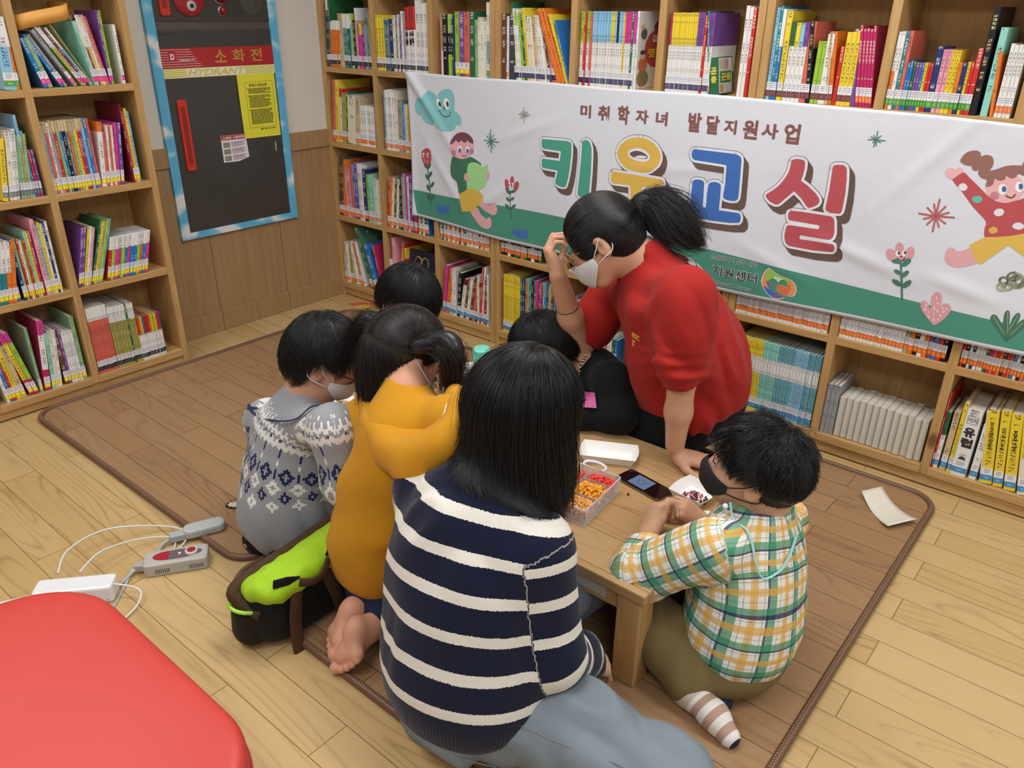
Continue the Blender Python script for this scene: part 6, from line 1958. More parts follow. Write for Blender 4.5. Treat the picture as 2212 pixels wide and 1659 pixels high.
# ================================================================== seated woman in the striped sweater
def woman():
    base = (2.56, -1.70, 0)
    H = head_frame((2.576, -1.545, 0.747), (.62, .62, -.48), (.12, .25, .95))
    neck = (2.545, -1.62, .640)
    shR, shL = np.array((2.690, -1.650, .500)), np.array((2.388, -1.645, .518))
    elR, wrR = np.array((2.746, -1.665, 0.277)), np.array((2.743, -1.520, 0.158))
    elL, wrL = np.array((2.335, -1.585, .270)), np.array((2.430, -1.400, .300))
    B = Solid(); add_head(B, H, .93, neck=neck)
    B.ell((2.545, -1.68, .46), (.14, .09, .17)).ell((2.55, -1.735, .2), (.14, .11, .17), k=.06).cone(shL, shR, .05, .05, .04).cone(neck, (2.545, -1.65, .57), .05, .06, .04)
    for a, b, c in ((shR, elR, wrR), (shL, elL, wrL)): B.chain([a, b, c], [.045, .036, .026], .03)
    f = np.array(wrR) - np.array(elR); hand(B, wrR, f + np.array((.02, .04, -.05)), (.25, -.2, .9), .9, 1, ((25, 30, 20),) * 4)
    f = np.array(wrL) - np.array(elL); hand(B, wrL, f, (0, 0, 1), .9, -1, ((30, 30, 20),) * 4)
    for hip, kn, an in (((2.64, -1.70, .12), (3.0, -1.63, .105), (3.25, -1.86, .06)), ((2.49, -1.66, .12), (2.585, -1.27, .19), (2.66, -1.0, .06))): B.chain([hip, kn, an], [.075, .05, .035], .03)
    p = solid_obj('person', B, skin('d2a98c'), h=.0045, base=base)
    tag(p, 'woman in navy and white striped sweater and blue jeans, seated with her back to us', 'person')
    # jeans
    J = Solid()
    J.ell((2.572, -1.735, .125), (.170, .150, .125), k=.05)
    J.chain([(2.645, -1.715, .118), (2.83, -1.675, .118), (3.01, -1.635, .105)], [.112, .106, .088], .05).chain([(3.01, -1.635, .105), (3.16, -1.76, .088), (3.30, -1.90, .07)], [.088, .078, .062], .04)
    J.chain([(2.49, -1.66, .12), (2.60, -1.27, .185)], [.105, .082], .05).chain([(2.60, -1.27, .185), (2.68, -1.0, .07)], [.078, .055], .04)
    j = solid_obj('jeans', J, denim_mat('light_blue_denim', '667079', '828c93'), p, .007, chains=[([(2.64, -1.71, .12), (3.01, -1.635, .105)], [.11, .09], (0, 0, 1), 0)], disp=folds(21, .009, 34))
    on = lambda q: lift(J, q, .0005)
    st = MB().tube([on(q) for q in smoothpts([(2.70, -1.79, .185), (2.80, -1.775, .192), (2.95, -1.725, .18), (3.02, -1.70, .16)], 6)], .0012, 5).tube([on(q) for q in smoothpts([(2.66, -1.86, .10), (2.70, -1.85, .085), (2.735, -1.83, .06), (2.73, -1.84, .03)], 6)], .0012, 5)
    st.build('seam_stitching', plain('77828b', .8), j)
    # sweater
    G = Solid()
    G.ell((2.572, -1.735, .185), (.196, .166, .155), k=.08).ell((2.556, -1.715, .33), (.186, .146, .19), k=.08).ell((2.543, -1.68, .45), (.170, .122, .15), k=.08)
    G.cone(shL, shR, .066, .066, .07).cone((2.545, -1.66, .53), (2.546, -1.628, .615), .095, .060, .08)
    G.sub(sleeve([shR, elR, wrR], [.070, .066, .048], wrR + .006 * (wrR - elR) / .17, wrR - elR), .03).sub(sleeve([shL, elL, wrL], [.070, .064, .048], wrL, wrL - elL), .03)
    G.plane((2.546, -1.617, .642), (0.02, .35, .93), c=(2.546, -1.617, .69), R=.09)
    G.ell((2.548, -1.612, .658), (.052, .052, .05), k=.012, op='-')
    G.plane((2.55, -1.80, .036), (.0, -.25, -1), k=.012)
    ch = [([(2.545, -1.62, .66), (2.546, -1.665, .52), (2.558, -1.72, .30), (2.572, -1.76, .02)], [.10, .16, .20, .2], (0, 1, .1), 0.0),
          ([shR, elR, wrR], [.07, .062, .046], (-1, .3, 0), .03), ([shL, elL, wrL], [.07, .062, .046], (1, .3, 0), .03)]
    solid_obj('striped_sweater', G, stripe_mat(), p, .0045, chains=ch, disp=folds(5, .005, 40))
    # hair: long and straight, falling forward on her right
    S = cap_solid(H, .93, .006, fringe=(0, .075, .05), nape=-.09, side=False)
    c = H[:3, 3]
    rt, fw = H[:3, 0], H[:3, 1]
    S2 = Solid(); S2.p = [q for q in S.p if q[7] == '+']
    S2.cone(c - fw * .040 - np.array((0, 0, .02)), (2.548, -1.600, 0.695), .062, .036, .05)
    S2.cone(c + rt * .015 - fw * .02, (2.620, -1.570, 0.650), .066, .046, .06).cone((2.620, -1.570, 0.650), (2.632, -1.530, 0.565), .054, .030, .05)
    S2.plane(tp(H, (0, .070, .0)), fw * 1.0, k=.012)
    S2.ell(tp(H, (0.02, .078, -.045)), (.05, .05, .075), H[:3, :3], .02, '-')
    S2.plane((2.501, -1.600, 0.643), (-.1, -.25, -1), c=(2.494, -1.600, 0.615), R=.06, k=.01)
    cap = S2.mesh(.006)
    hr = mesh_obj('hair', cap[0], cap[1], BLACKHAIR, p, smooth=True)
    part = tp(H, (-.01, -.02, .115))
    NS = 9500
    roots = sample(cap, NS, 9, lambda C: skinside(S2, C) * (C[:, 2] > .66))
    K = Solid(); K.p = [q for q in S2.p if q[7] == '+']
    K.cone(shL, shR, .070, .070, .07).ell((2.543, -1.68, .45), (.17, .122, .15), k=.08).cone((2.545, -1.66, .53), (2.546, -1.628, .615), .095, .060, .08)
    rs = np.random.RandomState(4)
    side = np.clip(((roots - c) @ rt) / .05, -1, 1)
    front = np.clip(((roots - c) @ fw) / .05, -1, 1)
    zt = .662 - .115 * np.clip(side * .8 + front * .5 + .1, 0, 1) + rs.normal(size=NS) * .016
    ln = np.maximum(.03, (roots[:, 2] - zt) * 1.06)
    aim = np.array((2.635, -1.520, 0.533)); aim2 = np.array((2.549, -1.600, 0.674))
    wgt = np.clip(side * .7 + front * .4 + .25, 0, 1)[:, None]
    goal = aim * wgt + aim2 * (1 - wgt)
    def flow(P, t, R0):
        g = K.grad(P); d = np.tile(np.array((.0, .0, -1.0)), (len(P), 1))
        d = d + (P - part) / np.maximum(np.linalg.norm(P - part, axis=1, keepdims=True), 1e-5) * (1 - t) ** 2 * .8
        q = goal - P; q[:, 2] = 0
        d = d + q * 3.5 * t
        return d - g * (d * g).sum(1, keepdims=True) * .9
    strands('hair_strands', roots, flow, 14, ln, keepout_of(K, .0015), hr, .0005, 4, BLACKHAIR, .03)
    return p
woman()
# ================================================================== kneeling woman in red
def teacher():
    base = (2.46, -.62, 0)
    H = head_frame((2.247, -0.800, 0.862), (-.70, -.42, -.60), (-.50, -.10, .80))
    s = 1.02
    neck = np.array((2.351, -0.740, 0.818))
    shL, elL, wrL = np.array((2.536, -0.840, 0.776)), np.array((2.573, -0.875, 0.569)), np.array((2.573, -0.872, 0.353))
    shR, elR, wrR = np.array((2.155, -0.580, 0.645)), np.array((2.118, -0.700, 0.468)), np.array((2.112, -0.820, 0.732))
    hip = np.array((2.485, -0.600, 0.386))
    B = Solid(); add_head(B, H, s, neck=neck + np.array((.0, .01, -.01)))
    ch = np.array((2.413, -0.700, 0.683)); wa = np.array((2.465, -0.650, 0.521))
    B.cone(neck, ch, .05, .09, .05).cone(ch, wa, .10, .10, .06).cone(wa, hip, .10, .12, .06).cone(shL, shR, .05, .05, .05)
    B.chain([shL, elL], [.05, .040], .03).chain([elL, (elL + wrL) / 2, wrL], [.039, .036, .0265], .02)
    B.chain([shR, elR], [.05, .041], .03).chain([elR, elR * .55 + wrR * .45, wrR], [.041, .038, .026], .02)
    hf = np.array((.72, .42, -.10))
    hand(B, wrL + np.array((.004, 0, -.030)), hf, (0, -.05, 1), .95, -1, ((4, 6, 4), (2, 6, 4), (3, 6, 4), (5, 8, 4)), (14, 4, -6, -18), ((.45, .85, -.1), (.75, .6, -.05), (.9, .4, 0)))
    hd = np.array((.10, .02, .97))
    hand(B, wrR, np.array((2.077, -0.820, 0.796)) - wrR, (-.72, -.55, .1), 1.0, 1, ((38, 55, 38), (45, 58, 40), (50, 60, 40), (52, 62, 42)), (10, 3, -4, -10), ((.75, .35, -.55), (.8, .1, -.6), (.75, .0, -.65)))
    kl, kr = np.array((2.33, -.74, .055)), np.array((2.30, -.50, .055))
    for k, sg in ((kl, -1), (kr, 1)):
        B.chain([hip + np.array((0, sg * .08, 0)), k], [.085, .06], .04); B.chain([k, k + np.array((.40, .03, .0))], [.055, .04], .03)
    p = solid_obj('person', B, skin('cf9f80'), h=.0042, base=base)
    tag(p, 'woman in red sweatshirt kneeling and leaning on the table, hand at her glasses', 'person')
    # sweatshirt
    G = Solid()
    fx = np.array((-.93, -.36, 0)); lat = np.array((.36, -.93, 0))
    Rm = np.stack([fx, lat, (0, 0, 1)], 1)
    up = (neck - hip) / np.linalg.norm(neck - hip)
    f2 = fx - up * (fx @ up); f2 /= np.linalg.norm(f2); l2 = np.cross(up, f2)
    Rm = np.stack([f2, l2, up], 1)
    G.ell(hip + up * .02 + f2 * .01, (.178, .19, .135), Rm, .08).ell(wa + f2 * .0, (.178, .19, .16), Rm, .08).ell(ch - up * .03, (.135, .175, .15), Rm, .08)
    G.cone(shL - up * .012, shR - up * .012, .060, .060, .08).cone(ch + up * .05, neck, .09, .066, .07)
    # sleeves, pushed up to the elbow with bunched folds
    dL = (elL - shL) / np.linalg.norm(elL - shL); dR = (elR - shR) / np.linalg.norm(elR - shR)
    def axes(d, v): a = np.cross(d, v); a /= np.linalg.norm(a); return np.stack([a, np.cross(d, a), d], 1)
    RL, RR = axes(dL, lat), axes(dR, f2)
    G.sub(sleeve([shL, shL * .5 + elL * .5, elL - dL * .02], [.066, .071, .062], elL + dL * .030, dL, .035, [(elL - dL * t + np.array((.007 * math.sin(t * 90), -.006, 0)), (r, r * .95, .020), RL) for t, r in ((.075, .071), (.042, .074), (.010, .069))] + [(elL + dL * .012, (.046, .046, .05), RL)]), .09)
    G.sub(sleeve([shR, shR * .5 + elR * .5, elR - dR * .04], [.064, .070, .060], elR - dR * .022, dR, .035, [(elR - dR * t, (r, r, .022), RR) for t, r in ((.10, .066), (.062, .064))]), .06)
    ax = (H[:3, 3] - neck) / np.linalg.norm(H[:3, 3] - neck) * .75 + up * .5; ax /= np.linalg.norm(ax)
    G.cone(neck + ax * .012, neck + ax * .12, .050, .075, .008, op='-')
    G.plane(hip - up * .115, -up, k=.02)
    g = solid_obj('sweatshirt', G, knit('red_sweatshirt_fleece', 'a82622', '9a201d', 500.0, .85, .12), p, .0050, disp=folds(33, .009, 42, (1, 1, .3)))
    # collar ring
    cn = neck - ax * .004; e1 = np.cross(ax, (0, 1, 0)); e1 /= np.linalg.norm(e1); e2 = np.cross(ax, e1)
    MB().tube([cn + e1 * .057 * math.cos(a) + e2 * .057 * math.sin(a) for a in [i * math.pi / 14 for i in range(28)]], .010, 8, closed=True).build('collar', plain('a82622', .85), g, smooth=True)
    MB().tube([cn + e1 * .053 * math.cos(a) + e2 * .055 * math.sin(a) + ax * .004 for a in [i * math.pi / 14 for i in range(28)]], .005, 6, closed=True).build('undershirt', plain('d8d8dc', .8), p, smooth=True)
    # printed letters on chest and back
    def onshirt(name, s_, c, r_, u_, size, col, bold=.02):
        v, f = text_mesh(s_, bold); r_ = np.array(r_) / np.linalg.norm(r_); u_ = np.array(u_, float); u_ -= r_ * (u_ @ r_); u_ /= np.linalg.norm(u_); n_ = np.cross(r_, u_)
        P = np.array([np.array(c) + (r_ * q[0] + u_ * q[1]) * size + n_ * .12 for q in v])
        for _ in range(60): P = P - n_ * np.clip(G.ev(P) - .0085, -.01, .01)[:, None] * .8
        mesh_obj(name, P, f, plain(col, .6), g)
    onshirt('chest_lettering', 'esc', (2.431, -0.840, 0.643), (.80, -.56, .02), (-.1, -.1, 1), .032, 'd8b23a')
    onshirt('chest_lettering', 'z', (2.434, -0.840, 0.620), (.80, -.56, .02), (-.1, -.1, 1), .032, 'd8b23a')
    # back print
    m = MB(); r0 = random.Random(3)
    bp = np.array((2.512, -0.660, 0.811))
    onshirt('back_lettering', '교실', (2.528, -0.740, 0.852), (.55, .70, -.45), (-.45, .0, .9), .045, 'e8e4e0', .05)
    # trousers
    T = Solid()
    T.ell(hip - up * .03, (.15, .165, .12), Rm, .06)
    for k, sg in ((kl, -1), (kr, 1)):
        T.chain([hip + np.array((0, sg * .085, -.02)), k + np.array((0, 0, .03))], [.118, .088], .05); T.chain([k + np.array((0, 0, .02)), k + np.array((.42, .03, .005))], [.075, .055], .04)
    T.plane((2.4, -.6, .014), (0, 0, -1))
    tr = solid_obj('black_trousers', T, knit('black_trousers', '101114', None, 500.0, .85), p, .007, disp=folds(9, .004, 24))
    # hair: combed back into a ponytail
    S = cap_solid(H, s, .012, fringe=(0, .078, .050), nape=-.075, fr_n=(0, .88, -.48), side=False)
    S.ell(tp(H, (-.062, .04, .02)), (.022, .034, .045), H[:3, :3], .02)
    cap = S.mesh(.005)
    hr = mesh_obj('hair', cap[0], cap[1], BLACKHAIR, p, smooth=True)
    tie = np.array((2.310, -0.730, 0.959)); c = H[:3, 3]
    roots = sample(cap, 6500, 5, lambda C: skinside(S, C))
    KO = keepout_of(S, .0014, True)
    def flow(P, t, R0):
        d = tie - P; g = S.grad(P); d = d / np.maximum(np.linalg.norm(d, axis=1, keepdims=True), 1e-4)
        return d - g * np.minimum((d * g).sum(1, keepdims=True), 0)
    dist = np.linalg.norm(roots - tie, axis=1)
    strands('hair_strands', roots, flow, 10, np.minimum(dist * 1.05, .17), KO, hr, .0005, 6, BLACKHAIR, .02)
    tail = smoothpts([tie, (2.353, -0.700, 0.973), (2.397, -0.690, 0.950), (2.438, -0.690, 0.916), (2.472, -0.690, 0.893)], 5)
    Tl = Solid(); n = len(tail)
    for i in range(n - 1):
        r = lambda t: .013 + .021 * math.sin(math.pi * min(1, .08 + t * .9)) ** .8 * (1 - t * .55)
        Tl.cone(tail[i], tail[i + 1], r(i / (n - 1)) , r((i + 1) / (n - 1)) * (1 if i < n - 2 else .5), .02)
    low = smoothpts([tie + np.array((.01, 0, -.005)), (2.340, -0.715, 0.930), (2.384, -0.710, 0.901), (2.415, -0.710, 0.887)], 4)
    for i in range(len(low) - 1): Tl.cone(low[i], low[i + 1], .020, .022 - .003 * i / 3, .02)
    pt = Tl.mesh(.005)
    po = mesh_obj('ponytail', pt[0], pt[1], BLACKHAIR, hr, smooth=True)
    rs = np.random.RandomState(8); N = 3800
    rts = tie + rs.normal(size=(N, 3)) * .009
    TA = np.array(tail)
    def flow2(P, t, R0):
        i = min(int(t * (n - 1)), n - 2)
        tgt = TA[min(i + 3, n - 1)] + (R0 - tie) * 2.6 * (.4 + math.sin(math.pi * t))
        d = tgt - P; q = TA[i + 1] - TA[i]
        return d / np.maximum(np.linalg.norm(d, axis=1, keepdims=True), 1e-4) + q / np.linalg.norm(q) * .9
    strands('tail_strands', rts, flow2, 14, rs.uniform(.17, .225, N), keepout_of(Tl, .001), hr, .0005, 9, BLACKHAIR)
    td = np.array(tail[2]) - tie; td /= np.linalg.norm(td); a1 = np.cross(td, (0, 0, 1)); a1 /= np.linalg.norm(a1); a2 = np.cross(td, a1)
    MB().tube([tie + td * .006 + a1 * .019 * math.cos(a) + a2 * .019 * math.sin(a) for a in [i * math.pi / 10 for i in range(20)]], .006, 8, closed=True).build('hair_tie', plain('14181e', .7), hr, smooth=True)
    face_mask('face_mask', B, H, s, plain('dcdcde', .8), p, 'white folded mask', .020, wide=66, top=-.018, lowr=-.12)
    glasses(p, H, s, 'b59a5a', .8, .024)
    # closed eyes and brows
    m = MB()
    for x in (-1, 1):
        m.tube([tp(H, np.array(q) * s) for q in ((x * .019, .0905, .002), (x * .030, .0925, -.003), (x * .043, .0865, .0))], .0011, 5)
        m.tube([tp(H, np.array(q) * s) for q in ((x * .014, .0955, .022), (x * .030, .0965, .026), (x * .046, .088, .022))], .0016, 5, flat=.6)
    m.build('eyelashes', plain('1c1412', .7), p)
    # elastic band on the raised wrist
    q = elR * .40 + wrR * .60; d = (wrR - elR) / np.linalg.norm(wrR - elR); a1 = np.cross(d, (0, 0, 1)); a1 /= np.linalg.norm(a1); a2 = np.cross(d, a1)
    MB().tube([q + a1 * .0335 * math.cos(a) + a2 * .0335 * math.sin(a) for a in [i * math.pi / 12 for i in range(24)]], .0024, 6, closed=True).build('wrist_band', plain('141416', .8), p, smooth=True)
    return p
teacher()
# ================================================================== boy in the plaid shirt
def plaid_boy():
    base = (2.97, -1.17, 0)
    H = head_frame((2.901, -1.140, 0.533), (-.82, -.32, .20), (.14, .02, .95))
    s = 1.0
    neck = np.array((2.930, -1.125, 0.445))
    shN, elN, wrN = np.array((2.898, -1.285, 0.403)), np.array((2.742, -1.330, 0.273)), np.array((2.711, -1.245, 0.318))
    shF, elF, wrF = np.array((2.935, -0.985, 0.332)), np.array((2.797, -0.990, 0.191)), np.array((2.763, -1.060, 0.282))
    hip = np.array((2.950, -1.198, .118)); ch = np.array((2.925, -1.150, .345))
    B = Solid(); add_head(B, H, s, True, neck=neck, nr=.042)
    B.cone(neck, ch, .045, .075, .05).cone(ch, hip, .09, .10, .06).cone(shN, shF, .035, .035, .04)
    B.chain([shN, elN, wrN], [.036, .030, .021], .02).chain([shF, elF, wrF], [.036, .030, .021], .02)
    tip = np.array((2.702, -1.175, 0.379))
    hand(B, wrN, np.array((2.698, -1.200, 0.359)) - wrN, (-.35, -.75, .1), .84, -1, ((52, 70, 45), (58, 70, 45), (62, 70, 45), (64, 72, 45)), (6, 2, -3, -8), ((.95, .25, -.25), (1.0, .02, -.12), (1.0, -.05, .05)))
    hand(B, wrF, np.array((2.713, -1.110, 0.345)) - wrF, (.1, -.45, .88), .82, 1, ((28, 32, 18), (34, 38, 25), (44, 50, 30), (50, 55, 30)), (5, 2, -3, -7), ((.85, .45, -.45), (.95, .05, -.35), (.98, -.15, -.2)))
    knN, anN = np.array((2.769, -1.296, 0.120)), np.array((2.921, -1.362, 0.055))
    toe = np.array((3.037, -1.399, 0.028))
    B.chain([hip + np.array((-.03, -.07, -.03)), knN, anN], [.06, .04, .03], .03)
    knF, anF = np.array((2.74, -1.02, .11)), np.array((2.88, -1.22, .05))
    B.chain([hip + np.array((-.03, .07, -.03)), knF, anF], [.06, .04, .03], .03)
    p = solid_obj('person', B, skin('cda082'), h=.004, base=base)
    tag(p, 'boy in green and yellow plaid shirt with black mask, sitting at the table corner', 'person')
    # shirt
    G = Solid()
    G.ell(hip + np.array((.0, 0, .02)), (.128, .148, .12), k=.07).ell((ch + hip) / 2 + np.array((.008, 0, .01)), (.122, .146, .15), k=.07).ell(ch + np.array((.0, 0, -.01)), (.108, .140, .12), k=.06)
    G.cone(shN, shF, .052, .052, .06).cone(ch + np.array((0, 0, .06)), neck + np.array((0, 0, -.012)), .07, .052, .05)
    G.sub(sleeve([shN, elN, wrN], [.066, .064, .040], wrN - (wrN - elN) * .10, wrN - elN), .025)
    G.sub(sleeve([shF, elF, wrF], [.058, .054, .036], wrF - (wrF - elF) * .02, wrF - elF), .025)
    G.plane((2.985, -1.2, .022), (-.06, -.10, -1), k=.012)
    G.plane(neck + np.array((0, 0, .004)), (-.1, 0, 1), c=neck + np.array((0, 0, .04)), R=.075)
    G.ell(neck + np.array((-.008, 0, .012)), (.046, .046, .035), None, .008, '-')
    chs = [([neck, ch + np.array((.02, 0, 0)), (ch + hip) / 2 + np.array((.03, 0, 0)), hip + np.array((0, 0, -.15))], [.06, .13, .15, .15], (-1, .1, 0), 0.0), ([shN, elN, wrN], [.06, .055, .036], (0, .2, -1), .05), ([shF, elF, wrF], [.06, .055, .036], (0, .2, -1), .05)]
    g = solid_obj('plaid_shirt', G, plaid_mat(), p, .0045, chains=chs, disp=folds(14, .007, 48))
    ax = np.array((-.12, 0, 1.0)); ax /= np.linalg.norm(ax); e1 = np.cross(ax, (0, 1, 0)); e1 /= np.linalg.norm(e1); e2 = np.cross(ax, e1)
    cv, n = [], 22
    for j, (r, z) in enumerate(((.052, -.006), (.054, .018), (.064, .002), (.070, -.018))):
        for i in range(n):
            a = 2 * math.pi * i / n; cv.append(neck + ax * z + e1 * r * math.cos(a) + e2 * r * math.sin(a))
    co = mesh_obj('collar', cv, [(j * n + i, j * n + (i + 1) % n, (j + 1) * n + (i + 1) % n, (j + 1) * n + i) for j in range(3) for i in range(n)], g.data.materials[0], g, smooth=True)
    so = co.modifiers.new('solid', 'SOLIDIFY'); so.thickness = .003
    for nm, f in (('along', lambda q: q[2]), ('around', lambda q: q[0] + q[1]), ('limb', lambda q: 0)):
        at = co.data.attributes.new(nm, 'FLOAT', 'POINT'); at.data.foreach_set('value', [f(q) for q in cv])
    # khaki trousers
    T = Solid(); T.ell(hip + np.array((-.01, 0, -.03)), (.13, .15, .09), k=.05)
    T.chain([hip + np.array((-.03, -.075, -.03)), knN, anN + (knN - anN) * .12], [.085, .066, .048], .04)
    T.chain([hip + np.array((-.03, .075, -.03)), knF, anF], [.085, .066, .05], .04)
    T.plane((2.9, -1.2, .013), (0, 0, -1))
    solid_obj('khaki_trousers', T, knit('khaki_cotton', '7d6b46', '6a5a3a', 420.0, .85, .15), p, .006, disp=folds(2, .004, 45))
    # striped sock
    K = Solid(); d = (toe - anN); d[2] = 0; d /= np.linalg.norm(d)
    K.cone(anN + (knN - anN) * .2, anN, .036, .034, .02).ell(anN - d * .02 + np.array((0, 0, -.018)), (.032, .032, .024), None, .02).chain([anN + np.array((0, 0, -.006)), anN * .4 + toe * .6 + np.array((0, 0, .008)), toe], [.034, .031, .024], .02)
    K.plane((2.9, -1.2, .0125), (0, 0, -1))
    t = NT('striped_sock')
    al = A_(t, 'along'); x = t.math('FRACT', t.math('DIVIDE', al, .036))
    c = t.mix(t.math('GREATER_THAN', x, .5), 'b39482', 'e2ddd6'); c = t.mix(t.math('GREATER_THAN', al, .178), c, '1c2740'); c = t.mix(t.math('MULTIPLY', t.math('LESS_THAN', al, .062), t.math('GREATER_THAN', al, .02)), c, 'c9b8ac')
    t.base(c).rough(.9)
    solid_obj('sock', K, t.m, p, .0045, chains=[([anN + (knN - anN) * .2, anN, toe], [.036, .034, .024], (0, 0, 1), 0)])
    K = Solid(); K.cone(anF, anF + np.array((.10, -.10, -.02)), .034, .026, .02).plane((2.9, -1.2, .0125), (0, 0, -1))
    solid_obj('sock', K, plain('1d2538', .9), p, .006)
    # tousled hair, undercut at the side
    S = cap_solid(H, s, .010, fringe=(0, .072, .034), nape=.004, fr_n=(0, .72, -.70))
    short_hair(p, H, s, S, 8500, .050, (0, -.03, .112), 3, .34, .55, BLACKHAIR, .1, .005, .00048, .30, .0)
    S2 = cap_solid(H, s, .0045, fringe=(0, .05, .03), nape=-.070)
    short_hair(p, H, s, S2, 4200, .011, (0, -.03, .112), 5, .22, 0, hair_mat('191413'), 0, .005, .0004)
    face_mask('face_mask', B, H, s, plain('16171a', .75), p, 'black cloth mask', .014, wide=60, top=-.010, lowr=-.105)
    for x in (-1, 1):
        m = MB().tube([tp(H, np.array(q) * s) for q in ((x * .018, .0885, .004), (x * .030, .0905, .0005), (x * .043, .0845, .003))], .0013, 5); m.build('eyelashes', plain('1c1412', .7), p)
        MB().tube([tp(H, np.array(q) * s) for q in ((x * .014, .093, .024), (x * .030, .0945, .028), (x * .048, .083, .023))], .0015, 5, flat=.7).build('eyebrow', plain('1c1614', .8), p)
    # pale blue mask strap hanging over the back
    ear = tp(H, np.array((.083, -.02, -.035)))
    b0 = np.array((2.897, -1.235, 0.491))
    def offb(q, o=.006):
        q = np.array(q, float)[None]
        for _ in range(25): q = q - G.grad(q) * (G.ev(q) - o)[:, None] * .8
        return tuple(q[0])
    pts = [b0, np.array((2.913, -1.245, 0.461))] + [offb(q) for q in ((2.939, -1.260, 0.433), (2.966, -1.260, 0.391), (2.996, -1.260, 0.357), (3.034, -1.240, 0.377), (3.046, -1.200, 0.402), (3.029, -1.150, 0.421))]
    st = ribbon('mask_strap', pts, .0065, plain('9fcfd0', .5), p, 6, .3)
    MB().lathe([(.0, 0), (.006, .001), (.007, .006), (.0, .008)], 12, Matrix.Translation(Vector(b0) + Vector((-.004, -.012, -.004))) @ Matrix.Rotation(math.pi / 2, 4, 'X')).build('strap_clip', plain('d8dcdc', .4), st, smooth=True)
    return p
plaid_boy()
# ================================================================== boy in the grey Fair Isle sweater
def grey_boy():
    base = (1.75, -1.56, 0)
    H = head_frame((1.826, -1.475, 0.598), (.62, .62, -.48), (.15, .22, .95))
    s = .98
    neck = np.array((1.791, -1.520, 0.511))
    shL, shR = np.array((1.609, -1.540, 0.363)), np.array((2.009, -1.600, 0.507))
    elR, wrR = np.array((2.037, -1.600, 0.363)), np.array((1.905, -1.470, 0.307))
    elL, wrL = np.array((1.515, -1.500, 0.167)), np.array((1.607, -1.360, 0.298))
    hip = np.array((1.745, -1.575, .13)); ch = np.array((1.757, -1.550, 0.345))
    B = Solid(); add_head(B, H, s, True, neck=neck, nr=.042)
    B.cone(neck, ch, .045, .08, .05).cone(ch, hip, .09, .10, .06).cone(shL, shR, .035, .035, .04)
    for a in ([shL, elL, wrL], [shR, elR, wrR]): B.chain(a, [.036, .03, .021], .02)
    hand(B, wrR, wrR - elR, (0, -.2, 1), .7, 1, ((25, 30, 20),) * 4); hand(B, wrL, wrL - elL, (0, 0, 1), .7, -1, ((25, 30, 20),) * 4)
    kn = [(np.array((1.86, -1.43, .06)), .09), (np.array((1.70, -1.40, .06)), -.05)]
    for k, o in kn: B.chain([hip + np.array((o * .8, 0, -.02)), k, k + np.array((-.02, -.28, -.01))], [.06, .042, .03], .03)
    p = solid_obj('person', B, skin('c99a7b'), h=.004, base=base)
    tag(p, 'boy in grey sweater with navy and white diamond pattern, back turned, beside the green bag', 'person')
    G = Solid()
    f = np.array((.62, .62, 0)); f /= np.linalg.norm(f)
    G.ell(hip + np.array((.006, -.005, .005)), (.148, .150, .135), k=.08).ell((hip + ch) / 2 + np.array((.0, -.01, -.01)), (.138, .138, .15), k=.08).ell(ch - np.array((0, 0, .015)), (.125, .12, .13), k=.06)
    G.cone(shL, shR, .055, .055, .06).cone(ch + np.array((0, 0, .06)), neck, .085, .056, .05)
    G.sub(sleeve([shL, elL, wrL], [.060, .054, .038], wrL, wrL - elL), .03).sub(sleeve([shR, elR, wrR], [.062, .060, .042], wrR, wrR - elR), .03)
    G.plane((1.74, -1.57, .022), (0, 0, -1), k=.012)
    G.plane(neck + np.array((.012, .012, .026)), (.35, .3, .88), c=neck + np.array((.02, .02, .06)), R=.08)
    G.ell(neck + np.array((.012, .012, .03)), (.046, .046, .04), None, .008, '-')
    chs = [([neck + np.array((0, 0, .012)), neck * .4 + ch * .6 - f * .03, (hip + ch) / 2 - f * .04, hip + np.array((0, 0, -.15))], [.06, .12, .15, .15], (.7, .7, 0), .0), ([shL, elL, wrL], [.06, .055, .04], (0, 1, 0), .06), ([shR, elR, wrR], [.06, .058, .04], (-1, .6, 0), .06)]
    solid_obj('fair_isle_sweater', G, fairisle_mat(), p, .0042, chains=chs, disp=folds(45, .004, 40))
    T = Solid(); T.ell(hip + np.array((.02, .01, -.04)), (.13, .13, .08), k=.05)
    for k, o in kn: T.chain([hip + np.array((o * .8, 0, -.02)), k, k + np.array((-.02, -.26, -.01))], [.08, .062, .05], .04)
    T.plane((1.7, -1.5, .013), (0, 0, -1))
    solid_obj('dark_trousers', T, knit('black_trousers', '101114', None, 500.0, .85), p, .007)
    short_hair(p, H, s, cap_solid(H, s, .012, nape=-.05), 7000, .036, (.0, -.055, .105), 6, .22, 0, BLACKHAIR, .1, .005, .00042)
    face_mask('face_mask', B, H, s, plain('d5d0d2', .8), p, 'white folded mask', .016, wide=66, top=-.012, lowr=-.105)
    glasses(p, H, s, '141416', 0, .025)
    # navy strap drooping from the mask round the back of the neck
    def offb(q, o=.006):
        q = np.array(q, float)[None]
        for _ in range(25): q = q - G.grad(q) * (G.ev(q) - o)[:, None] * .8
        return tuple(q[0])
    q = [((1.869, -1.470, 0.485)), ((1.921, -1.530, 0.509))] + [offb(v) for v in ((1.952, -1.600, 0.523), (1.899, -1.620, 0.497), (1.792, -1.620, 0.459), (1.671, -1.600, 0.426), (1.561, -1.560, 0.408), (1.486, -1.500, 0.391), (1.489, -1.450, 0.389))]
    ribbon('mask_strap', q, .010, plain('1d2448', .6), p, 6, .35)
    return p
grey_boy()
